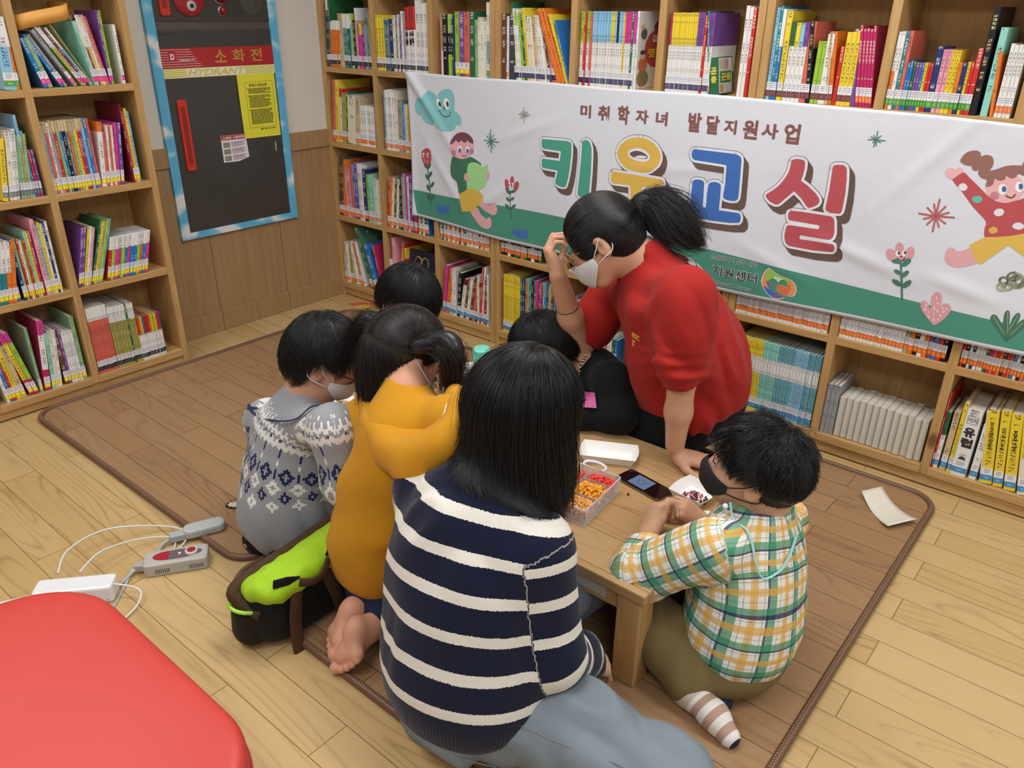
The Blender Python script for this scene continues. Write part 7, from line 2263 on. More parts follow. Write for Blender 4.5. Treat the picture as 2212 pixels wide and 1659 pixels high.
# ================================================================== girl in the yellow hoodie
def yellow_girl():
    base = (2.14, -1.57, 0)
    H = head_frame((2.124, -1.455, 0.687), (.38, .74, -.55), (.10, .35, .92))
    s = .97
    neck = np.array((2.184, -1.515, 0.631))
    shL, shR = np.array((2.050, -1.530, 0.520)), np.array((2.343, -1.530, 0.616))
    elL, wrL = np.array((1.946, -1.470, 0.323)), np.array((1.974, -1.360, 0.425))
    elR, wrR = np.array((2.314, -1.460, 0.483)), np.array((2.138, -1.350, 0.512))
    hip = np.array((2.125, -1.575, .20)); ch = np.array((2.218, -1.555, 0.507))
    B = Solid(); add_head(B, H, s, True, neck=neck, nr=.040)
    B.cone(neck, ch, .042, .08, .05).cone(ch, hip, .085, .10, .06).cone(shL, shR, .034, .034, .04)
    for a in ([shL, elL, wrL], [shR, elR, wrR]): B.chain(a, [.035, .029, .020], .02)
    hand(B, wrR, np.array((-.02, .09, -.03)), (0, 0, 1), .68, 1, ((25, 30, 20),) * 4); hand(B, wrL, np.array((.05, .08, -.03)), (0, 0, 1), .68, -1, ((25, 30, 20),) * 4)
    kA, kB = np.array((2.06, -1.40, .065)), np.array((2.22, -1.40, .065))
    aA, aB = np.array((2.167, -1.700, 0.085)), np.array((2.239, -1.712, 0.085))
    B.chain([hip + np.array((-.06, 0, -.03)), kA, aA], [.06, .042, .027], .03); B.chain([hip + np.array((.06, 0, -.03)), kB, aB], [.06, .042, .027], .03)
    hA, hB = np.array((2.162, -1.705, 0.115)), np.array((2.229, -1.749, 0.125))
    tA, tB = np.array((2.175, -1.775, 0.050)), np.array((2.244, -1.797, 0.050))
    for a_, h_, t_, o_, n_ in ((aA, hA, tA, (-.8, -.35, 0), (-.35, -.75, .55)), (aB, hB, tB, (.75, .5, .1), (-.10, -.80, .58))):
        Ft = Solid(); add_foot(Ft, a_, h_, t_, o_, n_, 1.06); B.sub(Ft, .005)
    p = solid_obj('person', B, skin('cf9a7f'), h=.0036, base=base)
    tag(p, 'barefoot girl in mustard yellow hoodie with pigtails, kneeling with her back turned', 'person')
    G = Solid()
    G.ell(hip + np.array((.0, .0, -.01)), (.150, .135, .16), k=.08).ell((hip + ch) / 2, (.145, .128, .16), k=.08).ell(ch - np.array((0, 0, .01)), (.128, .115, .12), k=.06)
    G.cone(shL, shR, .050, .050, .06).cone(ch + np.array((0, 0, .05)), neck + np.array((0, 0, .0)), .085, .060, .05)
    G.sub(sleeve([shL, elL, wrL], [.056, .052, .038], wrL, wrL - elL), .03).sub(sleeve([shR, elR, wrR], [.058, .052, .038], wrR, wrR - elR), .03)
    G.plane((2.1, -1.6, .115), (-.1, -.1, -1), k=.015)
    G.ell(neck + np.array((.005, .012, .045)), (.046, .046, .045), None, .01, '-')
    yl = knit('mustard_fleece', 'c68c1e', 'bb8118', 300.0, .9, .2)
    g = solid_obj('hoodie', G, yl, p, .005, disp=folds(71, .005, 40))
    # hood lying on the back
    Hd = Solid()
    rim = [(2.001, -1.460, 0.581), (2.091, -1.550, 0.586), (2.215, -1.625, 0.579), (2.324, -1.660, 0.591), (2.401, -1.655, 0.625), (2.426, -1.620, 0.653), (2.395, -1.550, 0.670), (2.306, -1.470, 0.651)]
    rm = [np.array(q) for q in smoothpts(rim, 3)]
    for i in range(len(rm) - 1): Hd.cone(rm[i], rm[i + 1], .020, .020, .012)
    cen = np.array((2.232, -1.545, 0.595))
    for i in range(0, len(rm) - 1):
        a, b = rm[i], rm[i + 1]
        low = (a + b) / 2 * .55 + cen * .45 + np.array((0, .0, -.055))
        Hd.cone((a + b) / 2 + np.array((0, 0, -.012)), low, .020, .026, .03)
    Hd.cone(np.array((2.262, -1.645, 0.546)), np.array((2.373, -1.665, 0.557)), .026, .030, .05).cone(np.array((2.373, -1.665, 0.557)), np.array((2.440, -1.640, 0.629)), .030, .022, .05)
    Hd.ell(cen + np.array((0, -.045, -.03)), (.105, .055, .05), None, .03)
    hd = solid_obj('hood', Hd, yl, p, .005, disp=folds(72, .004, 45))
    def offh(q, S=Hd, o=.001):
        q = np.array(q, float)[None]
        for _ in range(25): q = q - S.grad(q) * (S.ev(q) - o)[:, None] * .8
        return tuple(q[0])
    cr = plain('e2dcc8', .8)
    for nm, a, b in (('hood_tape', (2.179, -1.530, 0.650), (2.275, -1.600, 0.626)), ('hood_tape', (2.325, -1.530, 0.673), (2.398, -1.585, 0.662))):
        A, Bq = np.array(a), np.array(b); ribbon(nm, [offh(A + (Bq - A) * t) for t in np.linspace(0, 1, 6)], .011, cr, hd, 3, .25, up=(-.4, -.8, .4))
    # mint collar of the shirt below
    ax = np.array((.1, .3, .95)); ax /= np.linalg.norm(ax); e1 = np.cross(ax, (0, 1, 0)); e1 /= np.linalg.norm(e1); e2 = np.cross(ax, e1)
    MB().tube([neck + ax * -.004 + e1 * .05 * math.cos(a) + e2 * .05 * math.sin(a) for a in [i * math.pi / 12 for i in range(24)]], .010, 8, closed=True).build('shirt_collar', plain('8fc9be', .8), p, smooth=True)
    T = Solid(); T.ell(hip + np.array((0, .0, -.06)), (.125, .12, .09), k=.05)
    for k, a, o in ((kA, aA, -.06), (kB, aB, .06)): T.chain([hip + np.array((o, 0, -.05)), k, a + (k - a) * .10], [.08, .058, .046], .03)
    T.plane((2.1, -1.5, .013), (0, 0, -1))
    solid_obj('navy_jeans', T, denim_mat('dark_navy_denim', '161d30', '222b42'), p, .0055, disp=folds(3, .003, 50))
    # hair with two bunches
    S = cap_solid(H, s, .010, fringe=(0, .062, .045), nape=-.112, low=True)
    cap = S.mesh(.005)
    hm = hair_mat('120e0e')
    hr = mesh_obj('hair', cap[0], cap[1], hm, p, smooth=True)
    R = H[:3, :3]; c = H[:3, 3]
    tiesL = tp(H, np.array((-.088, -.035, .025)) * s); tiesR = tp(H, np.array((.088, -.030, .045)) * s)
    roots = sample(cap, 6500, 12, lambda C: ((((C - c) @ R)[:, 2] / s) > -.095) * skinside(S, C))
    X = (roots - c) @ R
    loc = X[:, 2] / s < .012
    T2 = np.where((X[:, 0] > 0)[:, None], tiesR, tiesL)
    def flow(P, t, R0):
        d = T2 - P; g = S.grad(P); d = d / np.maximum(np.linalg.norm(d, axis=1, keepdims=True), 1e-4)
        d = np.where(loc[:, None], np.array((.0, -.15, -1.0)) + .25 * d, d)
        return d - g * np.minimum((d * g).sum(1, keepdims=True), 0)
    ko1, ko2 = keepout_of(S, .0012), keepout_of(S, .0012, True)
    strands('hair_strands', roots, flow, 9, np.where(loc, .095, np.minimum(np.linalg.norm(T2 - roots, axis=1), .12)), lambda P: np.where(loc[:, None], ko1(P), ko2(P)), hr, .00045, 6, hm)
    for tie, pts in ((tiesR, [(2.257, -1.450, 0.764), (2.282, -1.450, 0.742), (2.269, -1.450, 0.691), (2.273, -1.440, 0.663)]), (tiesL, [(1.987, -1.440, 0.745), (1.949, -1.440, 0.716), (1.943, -1.440, 0.663), (1.962, -1.430, 0.646)])):
        tail = [np.array(q) for q in smoothpts([tie] + pts, 4)]; nn = len(tail)
        Tl = Solid()
        for i in range(nn - 1):
            r = lambda t: .010 + .015 * math.sin(math.pi * min(1, t * .9 + .1)) * (1 - t * .6)
            Tl.cone(tail[i], tail[i + 1], r(i / nn), r((i + 1) / nn) * (.7 if i == nn - 2 else 1), .01)
        q = Tl.mesh(.004); mesh_obj('hair_bunch', q[0], q[1], hm, hr, smooth=True)
        rs = np.random.RandomState(3); N = 1100; rts = tie + rs.normal(size=(N, 3)) * .006; TA = np.array(tail)
        def flow2(P, t, R0):
            i = min(int(t * (nn - 1)), nn - 2); tgt = TA[min(i + 2, nn - 1)] + (R0 - tie) * 3.0
            d = tgt - P; e = TA[i + 1] - TA[i]
            return d / np.maximum(np.linalg.norm(d, axis=1, keepdims=True), 1e-4) + e / np.linalg.norm(e)
        L = sum(np.linalg.norm(TA[i + 1] - TA[i]) for i in range(nn - 1))
        strands('bunch_strands', rts, flow2, 12, rs.uniform(.85, 1.35, N) * L, lambda P: P, hr, .00045, 5, hm)
        d = tail[2] - tie; d /= np.linalg.norm(d); a1 = np.cross(d, (0, 0, 1)); a1 /= np.linalg.norm(a1); a2 = np.cross(d, a1)
        MB().tube([tie + d * .008 + a1 * .013 * math.cos(a) + a2 * .013 * math.sin(a) for a in [i * math.pi / 8 for i in range(16)]], .004, 6, closed=True).build('hair_tie', plain('cfc890', .5), hr, smooth=True)
    face_mask('face_mask', B, H, s, plain('b9c9c6', .8), p, 'pale patterned mask', .012, wide=66, top=-.012, lowr=-.105)
    return p
yellow_girl()
# ================================================================== boy in the dark blue printed sweater
def dark_boy():
    base = (1.34, -.90, 0)
    H = head_frame((1.565, -0.930, 0.561), (.66, .10, -.70), (.45, .10, .85))
    s = .98
    neck = np.array((1.427, -0.940, 0.407))
    hip = np.array((1.27, -.90, .12)); ch = np.array((1.36, -.915, .30))
    shR, elR, wrR = np.array((1.447, -1.040, 0.368)), np.array((1.545, -1.100, 0.287)), np.array((1.661, -0.938, 0.335))
    shL, elL, wrL = np.array((1.386, -0.800, 0.330)), np.array((1.553, -0.889, 0.340)), np.array((1.689, -0.899, 0.330))
    B = Solid(); add_head(B, H, s, True, neck=neck, nr=.042)
    B.cone(neck, ch, .045, .08, .05).cone(ch, hip, .09, .10, .06).cone(shL, shR, .035, .035, .04)
    for a in ([shL, elL, wrL], [shR, elR, wrR]): B.chain(a, [.036, .03, .021], .02)
    hand(B, wrR, np.array((1.708, -0.912, 0.330)) - wrR, (0, -.1, 1), .72, 1, ((30, 35, 20), (32, 38, 22), (35, 40, 25), (38, 42, 25)), (10, 3, -4, -12))
    hand(B, wrL, np.array((.05, -.04, -.01)), (0, 0, 1), .72, -1, ((30, 35, 20),) * 4)
    kn = [np.array((1.44, -1.10, .08)), np.array((1.44, -.70, .08))]
    for k in kn: B.chain([hip, k, np.array((1.30, -.9, .05))], [.06, .045, .03], .03)
    p = solid_obj('person', B, skin('cda083'), h=.0042, base=base)
    tag(p, 'boy in dark blue printed sweater bending over the far end of the table', 'person')
    G = Solid()
    G.ell(hip, (.14, .16, .13), k=.08).ell(ch, (.12, .15, .14), k=.07).cone(shL, shR, .052, .052, .06).cone(ch, neck, .09, .05, .05)
    G.sub(sleeve([shL, elL, wrL], [.056, .050, .036], wrL, wrL - elL), .03).sub(sleeve([shR, elR, wrR], [.058, .052, .036], wrR, wrR - elR), .03)
    G.plane((1.3, -.9, .02), (0, 0, -1), k=.01); G.ell(neck + np.array((.01, 0, .025)), (.045, .045, .04), None, .01, '-')
    solid_obj('printed_sweater', G, dino_mat(), p, .006, disp=folds(8, .004, 42))
    T = Solid()
    for k in kn: T.chain([hip + np.array((0, 0, -.02)), k, np.array((1.32, -.9, .06))], [.08, .062, .05], .04)
    T.plane((1.3, -.9, .013), (0, 0, -1)); solid_obj('dark_trousers', T, knit('black_trousers', '101114', None, 500.0, .85), p, .008)
    short_hair(p, H, s, cap_solid(H, s, .013, fringe=(0, .070, .022), nape=-.045), 6500, .045, (0, -.05, .11), 16, .22, 0, BLACKHAIR, .25, .005, .00042)
    face_mask('face_mask', B, H, s, plain('d8d6d8', .8), p, 'white mask', .012, top=-.014, lowr=-.105)
    MB().tube(smoothpts([tp(H, np.array((.078, -.02, -.04)) * s), neck + np.array((.02, -.05, .02)), neck + np.array((-.01, -.055, -.02))], 5), .004, 6).build('mask_strap', plain('8fc4cc', .6), p, smooth=True)
    return p
dark_boy()
# ================================================================== child in black beside the kneeling woman
def black_child():
    base = (2.14, -.64, 0)
    H = head_frame((2.036, -0.775, 0.460), (-.62, -.22, -.72), (-.45, -.20, .80))
    s = .98
    neck = np.array((2.142, -0.715, 0.415))
    hip = np.array((2.12, -.56, .13)); ch = np.array((2.135, -.655, .32))
    shL, elL, wrL = np.array((2.297, -0.780, 0.436)), np.array((2.346, -0.812, 0.350)), np.array((2.230, -0.882, 0.335))
    shR, elR, wrR = np.array((1.982, -0.600, 0.315)), np.array((2.123, -0.877, 0.340)), np.array((2.188, -0.891, 0.330))
    B = Solid(); add_head(B, H, s, True, neck=neck, nr=.042)
    B.cone(neck, ch, .045, .08, .05).cone(ch, hip, .09, .10, .06).cone(shL, shR, .035, .035, .04)
    for a in ([shL, elL, wrL], [shR, elR, wrR]): B.chain(a, [.036, .03, .021], .02)
    hand(B, wrL, np.array((-.07, -.03, 0)), (0, 0, 1), .7, -1, ((30, 35, 20),) * 4); hand(B, wrR, np.array((.03, -.06, 0)), (0, 0, 1), .7, 1, ((30, 35, 20),) * 4)
    kn = [np.array((2.02, -.74, .07)), np.array((2.27, -.72, .07))]
    for k in kn: B.chain([hip, k, k + np.array((.02, .3, -.01))], [.06, .045, .03], .03)
    p = solid_obj('person', B, skin('c9977a'), h=.0042, base=base)
    tag(p, 'child in black sweater with folded arms on the table, head bowed below the red sweatshirt', 'person')
    G = Solid()
    G.ell(hip, (.14, .13, .13), k=.08).ell(ch, (.13, .12, .14), k=.07).cone(shL, shR, .054, .052, .06).cone(ch, neck + (ch - neck) * .15, .09, .05, .05)
    G.sub(sleeve([shL, elL, wrL], [.060, .056, .042], wrL, wrL - elL), .03).sub(sleeve([shR, elR, wrR], [.056, .052, .038], wrR, wrR - elR), .03)
    G.plane((2.1, -.6, .02), (0, 0, -1), k=.01); G.ell(neck + np.array((-.015, -.01, .02)), (.045, .045, .04), None, .01, '-')
    g = solid_obj('black_sweater', G, knit('black_sweatshirt', '121417', '191b1f', 400.0, .9, .2), p, .0055, disp=folds(18, .005, 40))
    v = [np.array(q) for q in ((2.186, -0.830, 0.387), (2.265, -0.830, 0.404), (2.270, -0.830, 0.355), (2.189, -0.830, 0.334))]
    PT = []
    for j in range(7):
        for i in range(9): PT.append((v[0] * (1 - i / 8) + v[1] * i / 8) * (1 - j / 6) + (v[3] * (1 - i / 8) + v[2] * i / 8) * j / 6)
    P = np.array(PT); back = np.array(FWD) * -1
    for _ in range(50): P = P - back * np.clip(G.ev(P) - .010, -.012, .012)[:, None] * .7
    mesh_obj('pink_print', P, grid_faces(7, 9), plain('c9629a', .7), g, smooth=True)
    T = Solid()
    for k in kn: T.chain([hip + np.array((0, 0, -.02)), k, k + np.array((.02, .28, -.0))], [.08, .062, .05], .04)
    T.plane((1.3, -.9, .013), (0, 0, -1)); solid_obj('dark_trousers', T, knit('black_trousers', '101114', None, 500.0, .85), p, .008)
    short_hair(p, H, s, cap_solid(H, s, .013, nape=-.045), 5500, .045, (0, -.05, .11), 26, .2, 0, BLACKHAIR, .15, .005, .00042)
    face_mask('face_mask', B, H, s, plain('d8d6d8', .8), p, 'white mask', .012, top=-.014, lowr=-.105)
    ear = tp(H, np.array((-.08, -.02, -.035)) * s)
    pts = smoothpts([ear, (2.164, -0.790, 0.402), (2.189, -0.800, 0.461), (2.184, -0.760, 0.485)], 6) + smoothpts([ear, (2.193, -0.840, 0.397), (2.223, -0.870, 0.374)], 6)
    for nm, q in (('bead_strap', smoothpts([ear, (2.169, -0.790, 0.412), (2.186, -0.790, 0.456), (2.171, -0.745, 0.472)], 5)), ('bead_strap', smoothpts([ear, (2.182, -0.820, 0.395), (2.222, -0.860, 0.363)], 5))):
        L = [0.0]
        for i in range(len(q) - 1): L.append(L[-1] + math.dist(q[i], q[i + 1]))
        mk, mw = MB(), MB(); d = 0.0; k = 0
        while d < L[-1]:
            c = [np.interp(d, L, [u[a] for u in q]) for a in range(3)]
            (mk if k % 2 else mw).lathe([(.001, -.003), (.003, -.0018), (.0036, 0), (.003, .0018), (.001, .003)], 8, Matrix.Translation(c)); d += .0068; k += 1
        o = mk.build(nm, plain('18181a', .3), p, smooth=True); mw.build('pale_beads', plain('d8d0b8', .4), o, smooth=True)
    return p
black_child()
# ------------------------------------------------------------------ things on the table
def rot_rect(cx, cy, w, h, a, r=.004, n=4):
    c, s = math.cos(a), math.sin(a)
    return [(cx + x * c - y * s, cy + x * s + y * c) for x, y in rrect(-w / 2, w / 2, -h / 2, h / 2, r, n)]
def paper_tray(cx, cy, w, h, a, z, label, bow=.006):
    """folded card tray: flat bottom, flared sides with bowed ends"""
    c, s = math.cos(a), math.sin(a)
    def P(x, y, zz): return (cx + x * c - y * s, cy + x * s + y * c, z + zz)
    b = [(-w / 2 + .012, -h / 2 + .010), (w / 2 - .012, -h / 2 + .010), (w / 2 - .012, h / 2 - .010), (-w / 2 + .012, h / 2 - .010)]
    t = [(-w / 2, -h / 2), (w / 2, -h / 2), (w / 2, h / 2), (-w / 2, h / 2)]
    V = [P(x, y, .0012) for x, y in b]; F = [(0, 1, 2, 3)]
    for i in range(4):
        j = (i + 1) % 4; o = len(V); n = 7
        for k in range(n):
            q = k / (n - 1)
            bx, by = b[i][0] + (b[j][0] - b[i][0]) * q, b[i][1] + (b[j][1] - b[i][1]) * q
            tx, ty = t[i][0] + (t[j][0] - t[i][0]) * q, t[i][1] + (t[j][1] - t[i][1]) * q
            bw = bow * math.sin(math.pi * q); nx, ny = (0, -1, 0, 1)[i], (-1, 0, 1, 0)[i]
            if i in (1, 3): tx += (1 if i == 1 else -1) * bw
            V += [P(bx, by, .0012), P(tx, ty, .026)]
        F += [(o + 2 * k, o + 2 * k + 2, o + 2 * k + 3, o + 2 * k + 1) for k in range(n - 1)]
    t_ = 'tray_card'
    if t_ not in MATS:
        q = NT('card_white_inside_kraft_outside'); g = q.n('ShaderNodeNewGeometry')
        q.base(q.mix(g.outputs['Backfacing'], 'eae9e6', 'bf9f72')).rough(.6); MATS[t_] = q.m
    me_o = mesh_obj('paper_tray', V, F, MATS[t_], base=(cx, cy, z))
    so = me_o.modifiers.new('solid', 'SOLIDIFY'); so.thickness = .0006
    return tag(me_o, label, 'tray', 'card trays on the low table')
TT = TZ + .0006
paper_tray(2.420, -.968, .155, .092, .48, TT, 'empty white card tray lying in front of the kneeling woman')
paper_tray(2.702, -.990, .098, .100, -.10, TT, 'white card tray holding black and pink beads, below the black mask')
paper_tray(1.745, -.840, .14, .10, -.55, TT, 'white card tray beside the mint bottle')
def bead_heap(name, label, cols, spots, base, n, seed, r=.0027, group='fuse beads'):
    """loose little tube beads: uncountable"""
    rr = random.Random(seed); m = MB()
    for _ in range(n):
        x, y, z = spots(rr)
        q = Matrix.Translation((x, y, z)) @ Matrix.Rotation(rr.uniform(0, 3.1), 4, 'X') @ Matrix.Rotation(rr.uniform(0, 3.1), 4, 'Z')
        c = rr.choice(cols)
        o = len(m.v)
        for h in (-r, r):
            for k in range(6): m.v.append(tuple(q @ Vector((r * math.cos(k * math.pi / 3), r * math.sin(k * math.pi / 3), h))))
        for k in range(6): m.f.append((o + k, o + (k + 1) % 6, o + 6 + (k + 1) % 6, o + 6 + k)); m.mi.append(0); m.col.append(c)
        for t in (tuple(range(o + 5, o - 1, -1)), tuple(range(o + 6, o + 12))): m.f.append(t); m.mi.append(0); m.col.append(c)
    ob = m.build(name, BEAD_M, base=base)
    tag(ob, label, 'beads', group); ob['kind'] = 'stuff'
    return ob
def bead_mat():
    t = NT('bead_plastic'); t.base(t.attr('Col').outputs['Color']).rough(.4)
    t.b.inputs['Subsurface Weight'].default_value = .15; t.b.inputs['Subsurface Radius'].default_value = (.003, .003, .003); t.b.inputs['Subsurface Scale'].default_value = .5
    return t.m
BEAD_M = bead_mat()
def clear_mat():
    t = NT('clear_polypropylene')
    t.base('e9ecf4').rough(.18); t.b.inputs['Alpha'].default_value = .30; t.b.inputs['Specular IOR Level'].default_value = .6
    return t.m
CLEAR = clear_mat()
def clear_box(cx, cy, w, h, a, z, ht, div_x, div_y, label, handle=True):
    c, s = math.cos(a), math.sin(a)
    def F(x, y, zz): return (cx + x * c - y * s, cy + x * s + y * c, z + zz)
    T = .0014
    def bx(m, x0, x1, y0, y1, z0, z1):
        vs = [F(x, y, q) for q in (z0, z1) for y in (y0, y1) for x in (x0, x1)]
        m.add(vs, [(0, 2, 3, 1), (4, 5, 7, 6), (0, 1, 5, 4), (2, 6, 7, 3), (0, 4, 6, 2), (1, 3, 7, 5)])
    r = tag(empty('bead_box', (cx, cy, z)), label, 'box')
    m = MB(); bx(m, -w / 2, w / 2, -h / 2, h / 2, 0, T); m.build('base', CLEAR, r)
    for x0, x1, y0, y1 in ((-w / 2, w / 2, -h / 2, -h / 2 + T), (-w / 2, w / 2, h / 2 - T, h / 2), (-w / 2, -w / 2 + T, -h / 2 + T, h / 2 - T), (w / 2 - T, w / 2, -h / 2 + T, h / 2 - T)):
        m = MB(); bx(m, x0, x1, y0, y1, T, ht); m.build('side_wall', CLEAR, r)
    for x in div_x: m = MB(); bx(m, x, x + .001, -h / 2 + T, h / 2 - T, T, ht * .92); m.build('divider', CLEAR, r)
    for y, x0, x1 in div_y: m = MB(); bx(m, x0, x1, y, y + .001, T, ht * .92); m.build('divider', CLEAR, r)
    m = MB().tube([F(x, y, ht) for x, y in rrect(-w / 2, w / 2, -h / 2, h / 2, .006, 3)], .0022, 6, closed=True); m.build('rim', CLEAR, r, smooth=True)
    if handle:
        m = MB().tube(smoothpts([F(-.028, h / 2, ht - .004), F(-.030, h / 2 + .022, ht - .002), F(0, h / 2 + .030, ht), F(.030, h / 2 + .022, ht - .002), F(.028, h / 2, ht - .004)], 5), .0045, 8, flat=.6); m.build('handle', plain('d8d8e4', .2), r, smooth=True)
    return F
F1 = clear_box(2.464, -1.200, .172, .190, .10, TT, .046, [-.0], [(.02, -.086, .0), (.045, .0, .086), (-.045, -.086, .0), (-.03, .0, .086)], 'clear compartment box of coloured fuse beads beside the long-haired woman')
def cell_spots(F, x0, x1, y0, y1, h, hump=.012):
    def fn(rr):
        x, y = rr.uniform(x0 + .004, x1 - .004), rr.uniform(y0 + .004, y1 - .004)
        u, v = (x - x0) / (x1 - x0), (y - y0) / (y1 - y0)
        top = h + hump * math.sin(math.pi * u) * math.sin(math.pi * v)
        return F(x, y, max(.0055, top * (1 - rr.random() ** 2 * .95)))
    return fn
for nm, c, x0, x1, y0, y1, h, n in (('red', ['e0392e', 'd83028', 'e84a3c'], .002, .084, .047, .092, .030, 420), ('light red', ['e24a40', 'e0584c'], -.084, -.002, .022, .092, .026, 300), ('orange yellow', ['f0a72c', 'f0b03a', 'eea024'], .002, .084, -.028, .044, .034, 620), ('dark green', ['173f34', '1d4a3c'], -.084, -.002, -.043, .018, .030, 420), ('pale orange', ['f0b060', 'eab464'], .002, .084, -.092, -.032, .034, 560), ('green', ['2f9a5e', '268a52', '7fc04a'], -.084, -.002, -.092, -.047, .032, 480)):
    bead_heap('fuse_beads', nm + ' fuse beads heaped in their compartment of the clear box', c, cell_spots(F1, x0, x1, y0, y1, h), F1((x0 + x1) / 2, (y0 + y1) / 2, 0), n, hash(nm) % 97 if False else len(nm) * 7)
F2 = clear_box(1.868, -.998, .105, .11, .12, TT, .036, [], [], 'small clear box of white fuse beads in front of the yellow hoodie', False)
bead_heap('fuse_beads', 'white fuse beads heaped in the small clear box', ['ece8da', 'f0ede2'], cell_spots(F2, -.05, .05, -.052, .052, .026, .014), F2(0, 0, 0), 620, 5)
bead_heap('fuse_beads', 'black pink and white fuse beads spilled in the card tray', ['18181a', '18181a', '18181a', 'e0607a', 'e88a9c', 'ecebe6'], lambda rr: (lambda a, r: (2.708 + r * math.cos(a), -.998 + r * math.sin(a) * .8, TT + .005 + .007 * rr.random() * (1 - r / .034)))(rr.uniform(0, 6.28), .034 * rr.random() ** .6), (2.708, -.985, TT), 110, 9)
one = MB().lathe([(.0008, .0), (.0027, .0), (.0027, .005), (.0008, .005)], 10, Matrix.Translation((2.565, -1.095, TT))).build('fuse_bead', plain('161618', .4), base=(2.565, -1.095, TT))
tag(one, 'single black fuse bead lying on the table between box and phone', 'bead')
# phone
ph = MB().prism(rot_rect(2.574, -1.030, .150, .066, -.17, .008), TT, TT + .008).build('smartphone', plain('1a1416', .15), base=(2.574, -1.03, TT), bevel=.0015)
tag(ph, 'smartphone with a pale blue picture on its dark screen, lying on the table', 'phone')
MB().prism(rot_rect(2.574, -1.030, .1506, .0666, -.17, .0083), TT + .0025, TT + .0055, top=False).build('metal_edge', plain('b59a62', .25, metal=.8), ph)
MB().prism(rot_rect(2.574, -1.030, .146, .062, -.17, .007), TT + .0081, TT + .0083).build('screen', plain('120c0f', .08), ph)
def emit(c, e):
    t = NT('lit_screen'); t.base('101010'); t.b.inputs['Emission Color'].default_value = rgba(c); t.b.inputs['Emission Strength'].default_value = e; t.rough(.1); return t.m
sc = MB().prism(rot_rect(2.566, -1.030, .058, .050, -.17, .001, 1), TT + .0084, TT + .0086).build('screen_picture', emit('7f9cc0', .55), ph)
pm = MB(); r0 = random.Random(5)
ca, sa = math.cos(-.17), math.sin(-.17)
for i in range(9):
    a = i / 9 * 6.28; x, y = .012 * math.cos(a), .011 * math.sin(a)
    pm.prism([(2.566 + (x + u) * ca - (y + v) * sa, -1.030 + (x + u) * sa + (y + v) * ca) for u, v in ((-.0016, -.0016), (.0016, -.0016), (.0016, .0016), (-.0016, .0016))], TT + .0087, TT + .0088)
pm.build('pixel_outline', plain('23304a', .3), ph)
# pattern sheet with generic pixel blocks
sh = MB().prism(rot_rect(1.615, -1.300, .21, .15, -.5, .002, 2), TT, TT + .0005).build('pattern_sheet', plain('e9e9ea', .7), base=(1.615, -1.3, TT))
tag(sh, 'white sheet with coloured pixel patterns on the table by the boy in grey', 'sheet')
pm = MB(); r0 = random.Random(8); ca, sa = math.cos(-.5), math.sin(-.5)
for bxx, byy, pal in ((-.06, .03, ['84b848', '84b848', 'e0a080']), (.03, .03, ['84b848', 'e0a080', '6a2f6e']), (-.03, -.04, ['e0a080', '6a2f6e', 'c04038']), (.06, -.035, ['84b848', '6a2f6e', 'e0a080'])):
    for i in range(6):
        for j in range(6):
            if r0.random() < .2: continue
            x, y = bxx + i * .0085, byy + j * .0085 - .025; c = pal[min(2, int(j / 2.1))]
            pm.add([(1.615 + (x + u) * ca - (y + v) * sa, -1.300 + (x + u) * sa + (y + v) * ca, TT + .0008) for u, v in ((0, 0), (.0085, 0), (.0085, .0085), (0, .0085))], [(0, 1, 2, 3)], 0, c)
pm.build('pixel_pattern', PRINT, sh)
# bead figure held by the far boy
fg = MB(); r0 = random.Random(2)
for i in range(7):
    for j in range(6):
        if (i - 3) ** 2 + (j - 2.5) ** 2 > 11: continue
        c = 'd8372c' if j > 2 else ('1a1a1c' if (i + j) % 3 == 0 else 'ecebe6')
        fg.lathe([(.001, 0), (.0026, 0), (.0026, .005), (.001, .005)], 8, Matrix.Translation((1.672 + i * .0056, -.925 + j * .0056, TT)), 0, c)
fo = fg.build('bead_figure', BEAD_M, base=(1.69, -.91, TT)); tag(fo, 'red and white bead figure under the hands of the boy in dark blue', 'bead figure')
# bottle
bt = tag(empty('drinking_bottle', (1.842, -.865, TT)), 'cream drinking bottle with mint lid standing on the table', 'bottle')
ax = Matrix.Translation((1.842, -.865, TT))
MB().lathe([(.026, 0), (.029, .003), (.029, .095), (.0275, .103)], 32, ax).build('bottle_body', plain('dcd9cc', .35), bt, angle=.5)
lid = MB().lathe([(.0285, .1032), (.031, .105), (.031, .128), (.0305, .1295), (.031, .131), (.030, .144), (.024, .150), (.008, .152)], 32, ax).build('bottle_lid', plain('74cdb8', .35), bt, angle=.5)
bd = Matrix.Translation((1.842 + .029 * .75, -.865 - .029 * .66, TT + .127)) @ Matrix.Rotation(-math.atan2(.66, .75), 4, 'Z') @ Matrix.Rotation(math.pi / 2, 4, 'Y')
MB().lathe([(.0075, 0), (.0075, .003), (.006, .0045)], 20, bd).build('lid_button', plain('d9d5a8', .4), lid)
mk = MB()
for da, dz in ((-.5, .018), (-.62, .03), (-.35, .028)):
    a = math.atan2(-.66, .75) + da + .5
    mk.add([(1.842 + .0293 * math.cos(a + u / .029), -.865 + .0293 * math.sin(a + u / .029), TT + dz + v) for u, v in ((-.003, 0), (.003, 0), (0, .008))], [(0, 1, 2)])
mk.build('tree_prints', plain('b0404a', .5), bt)
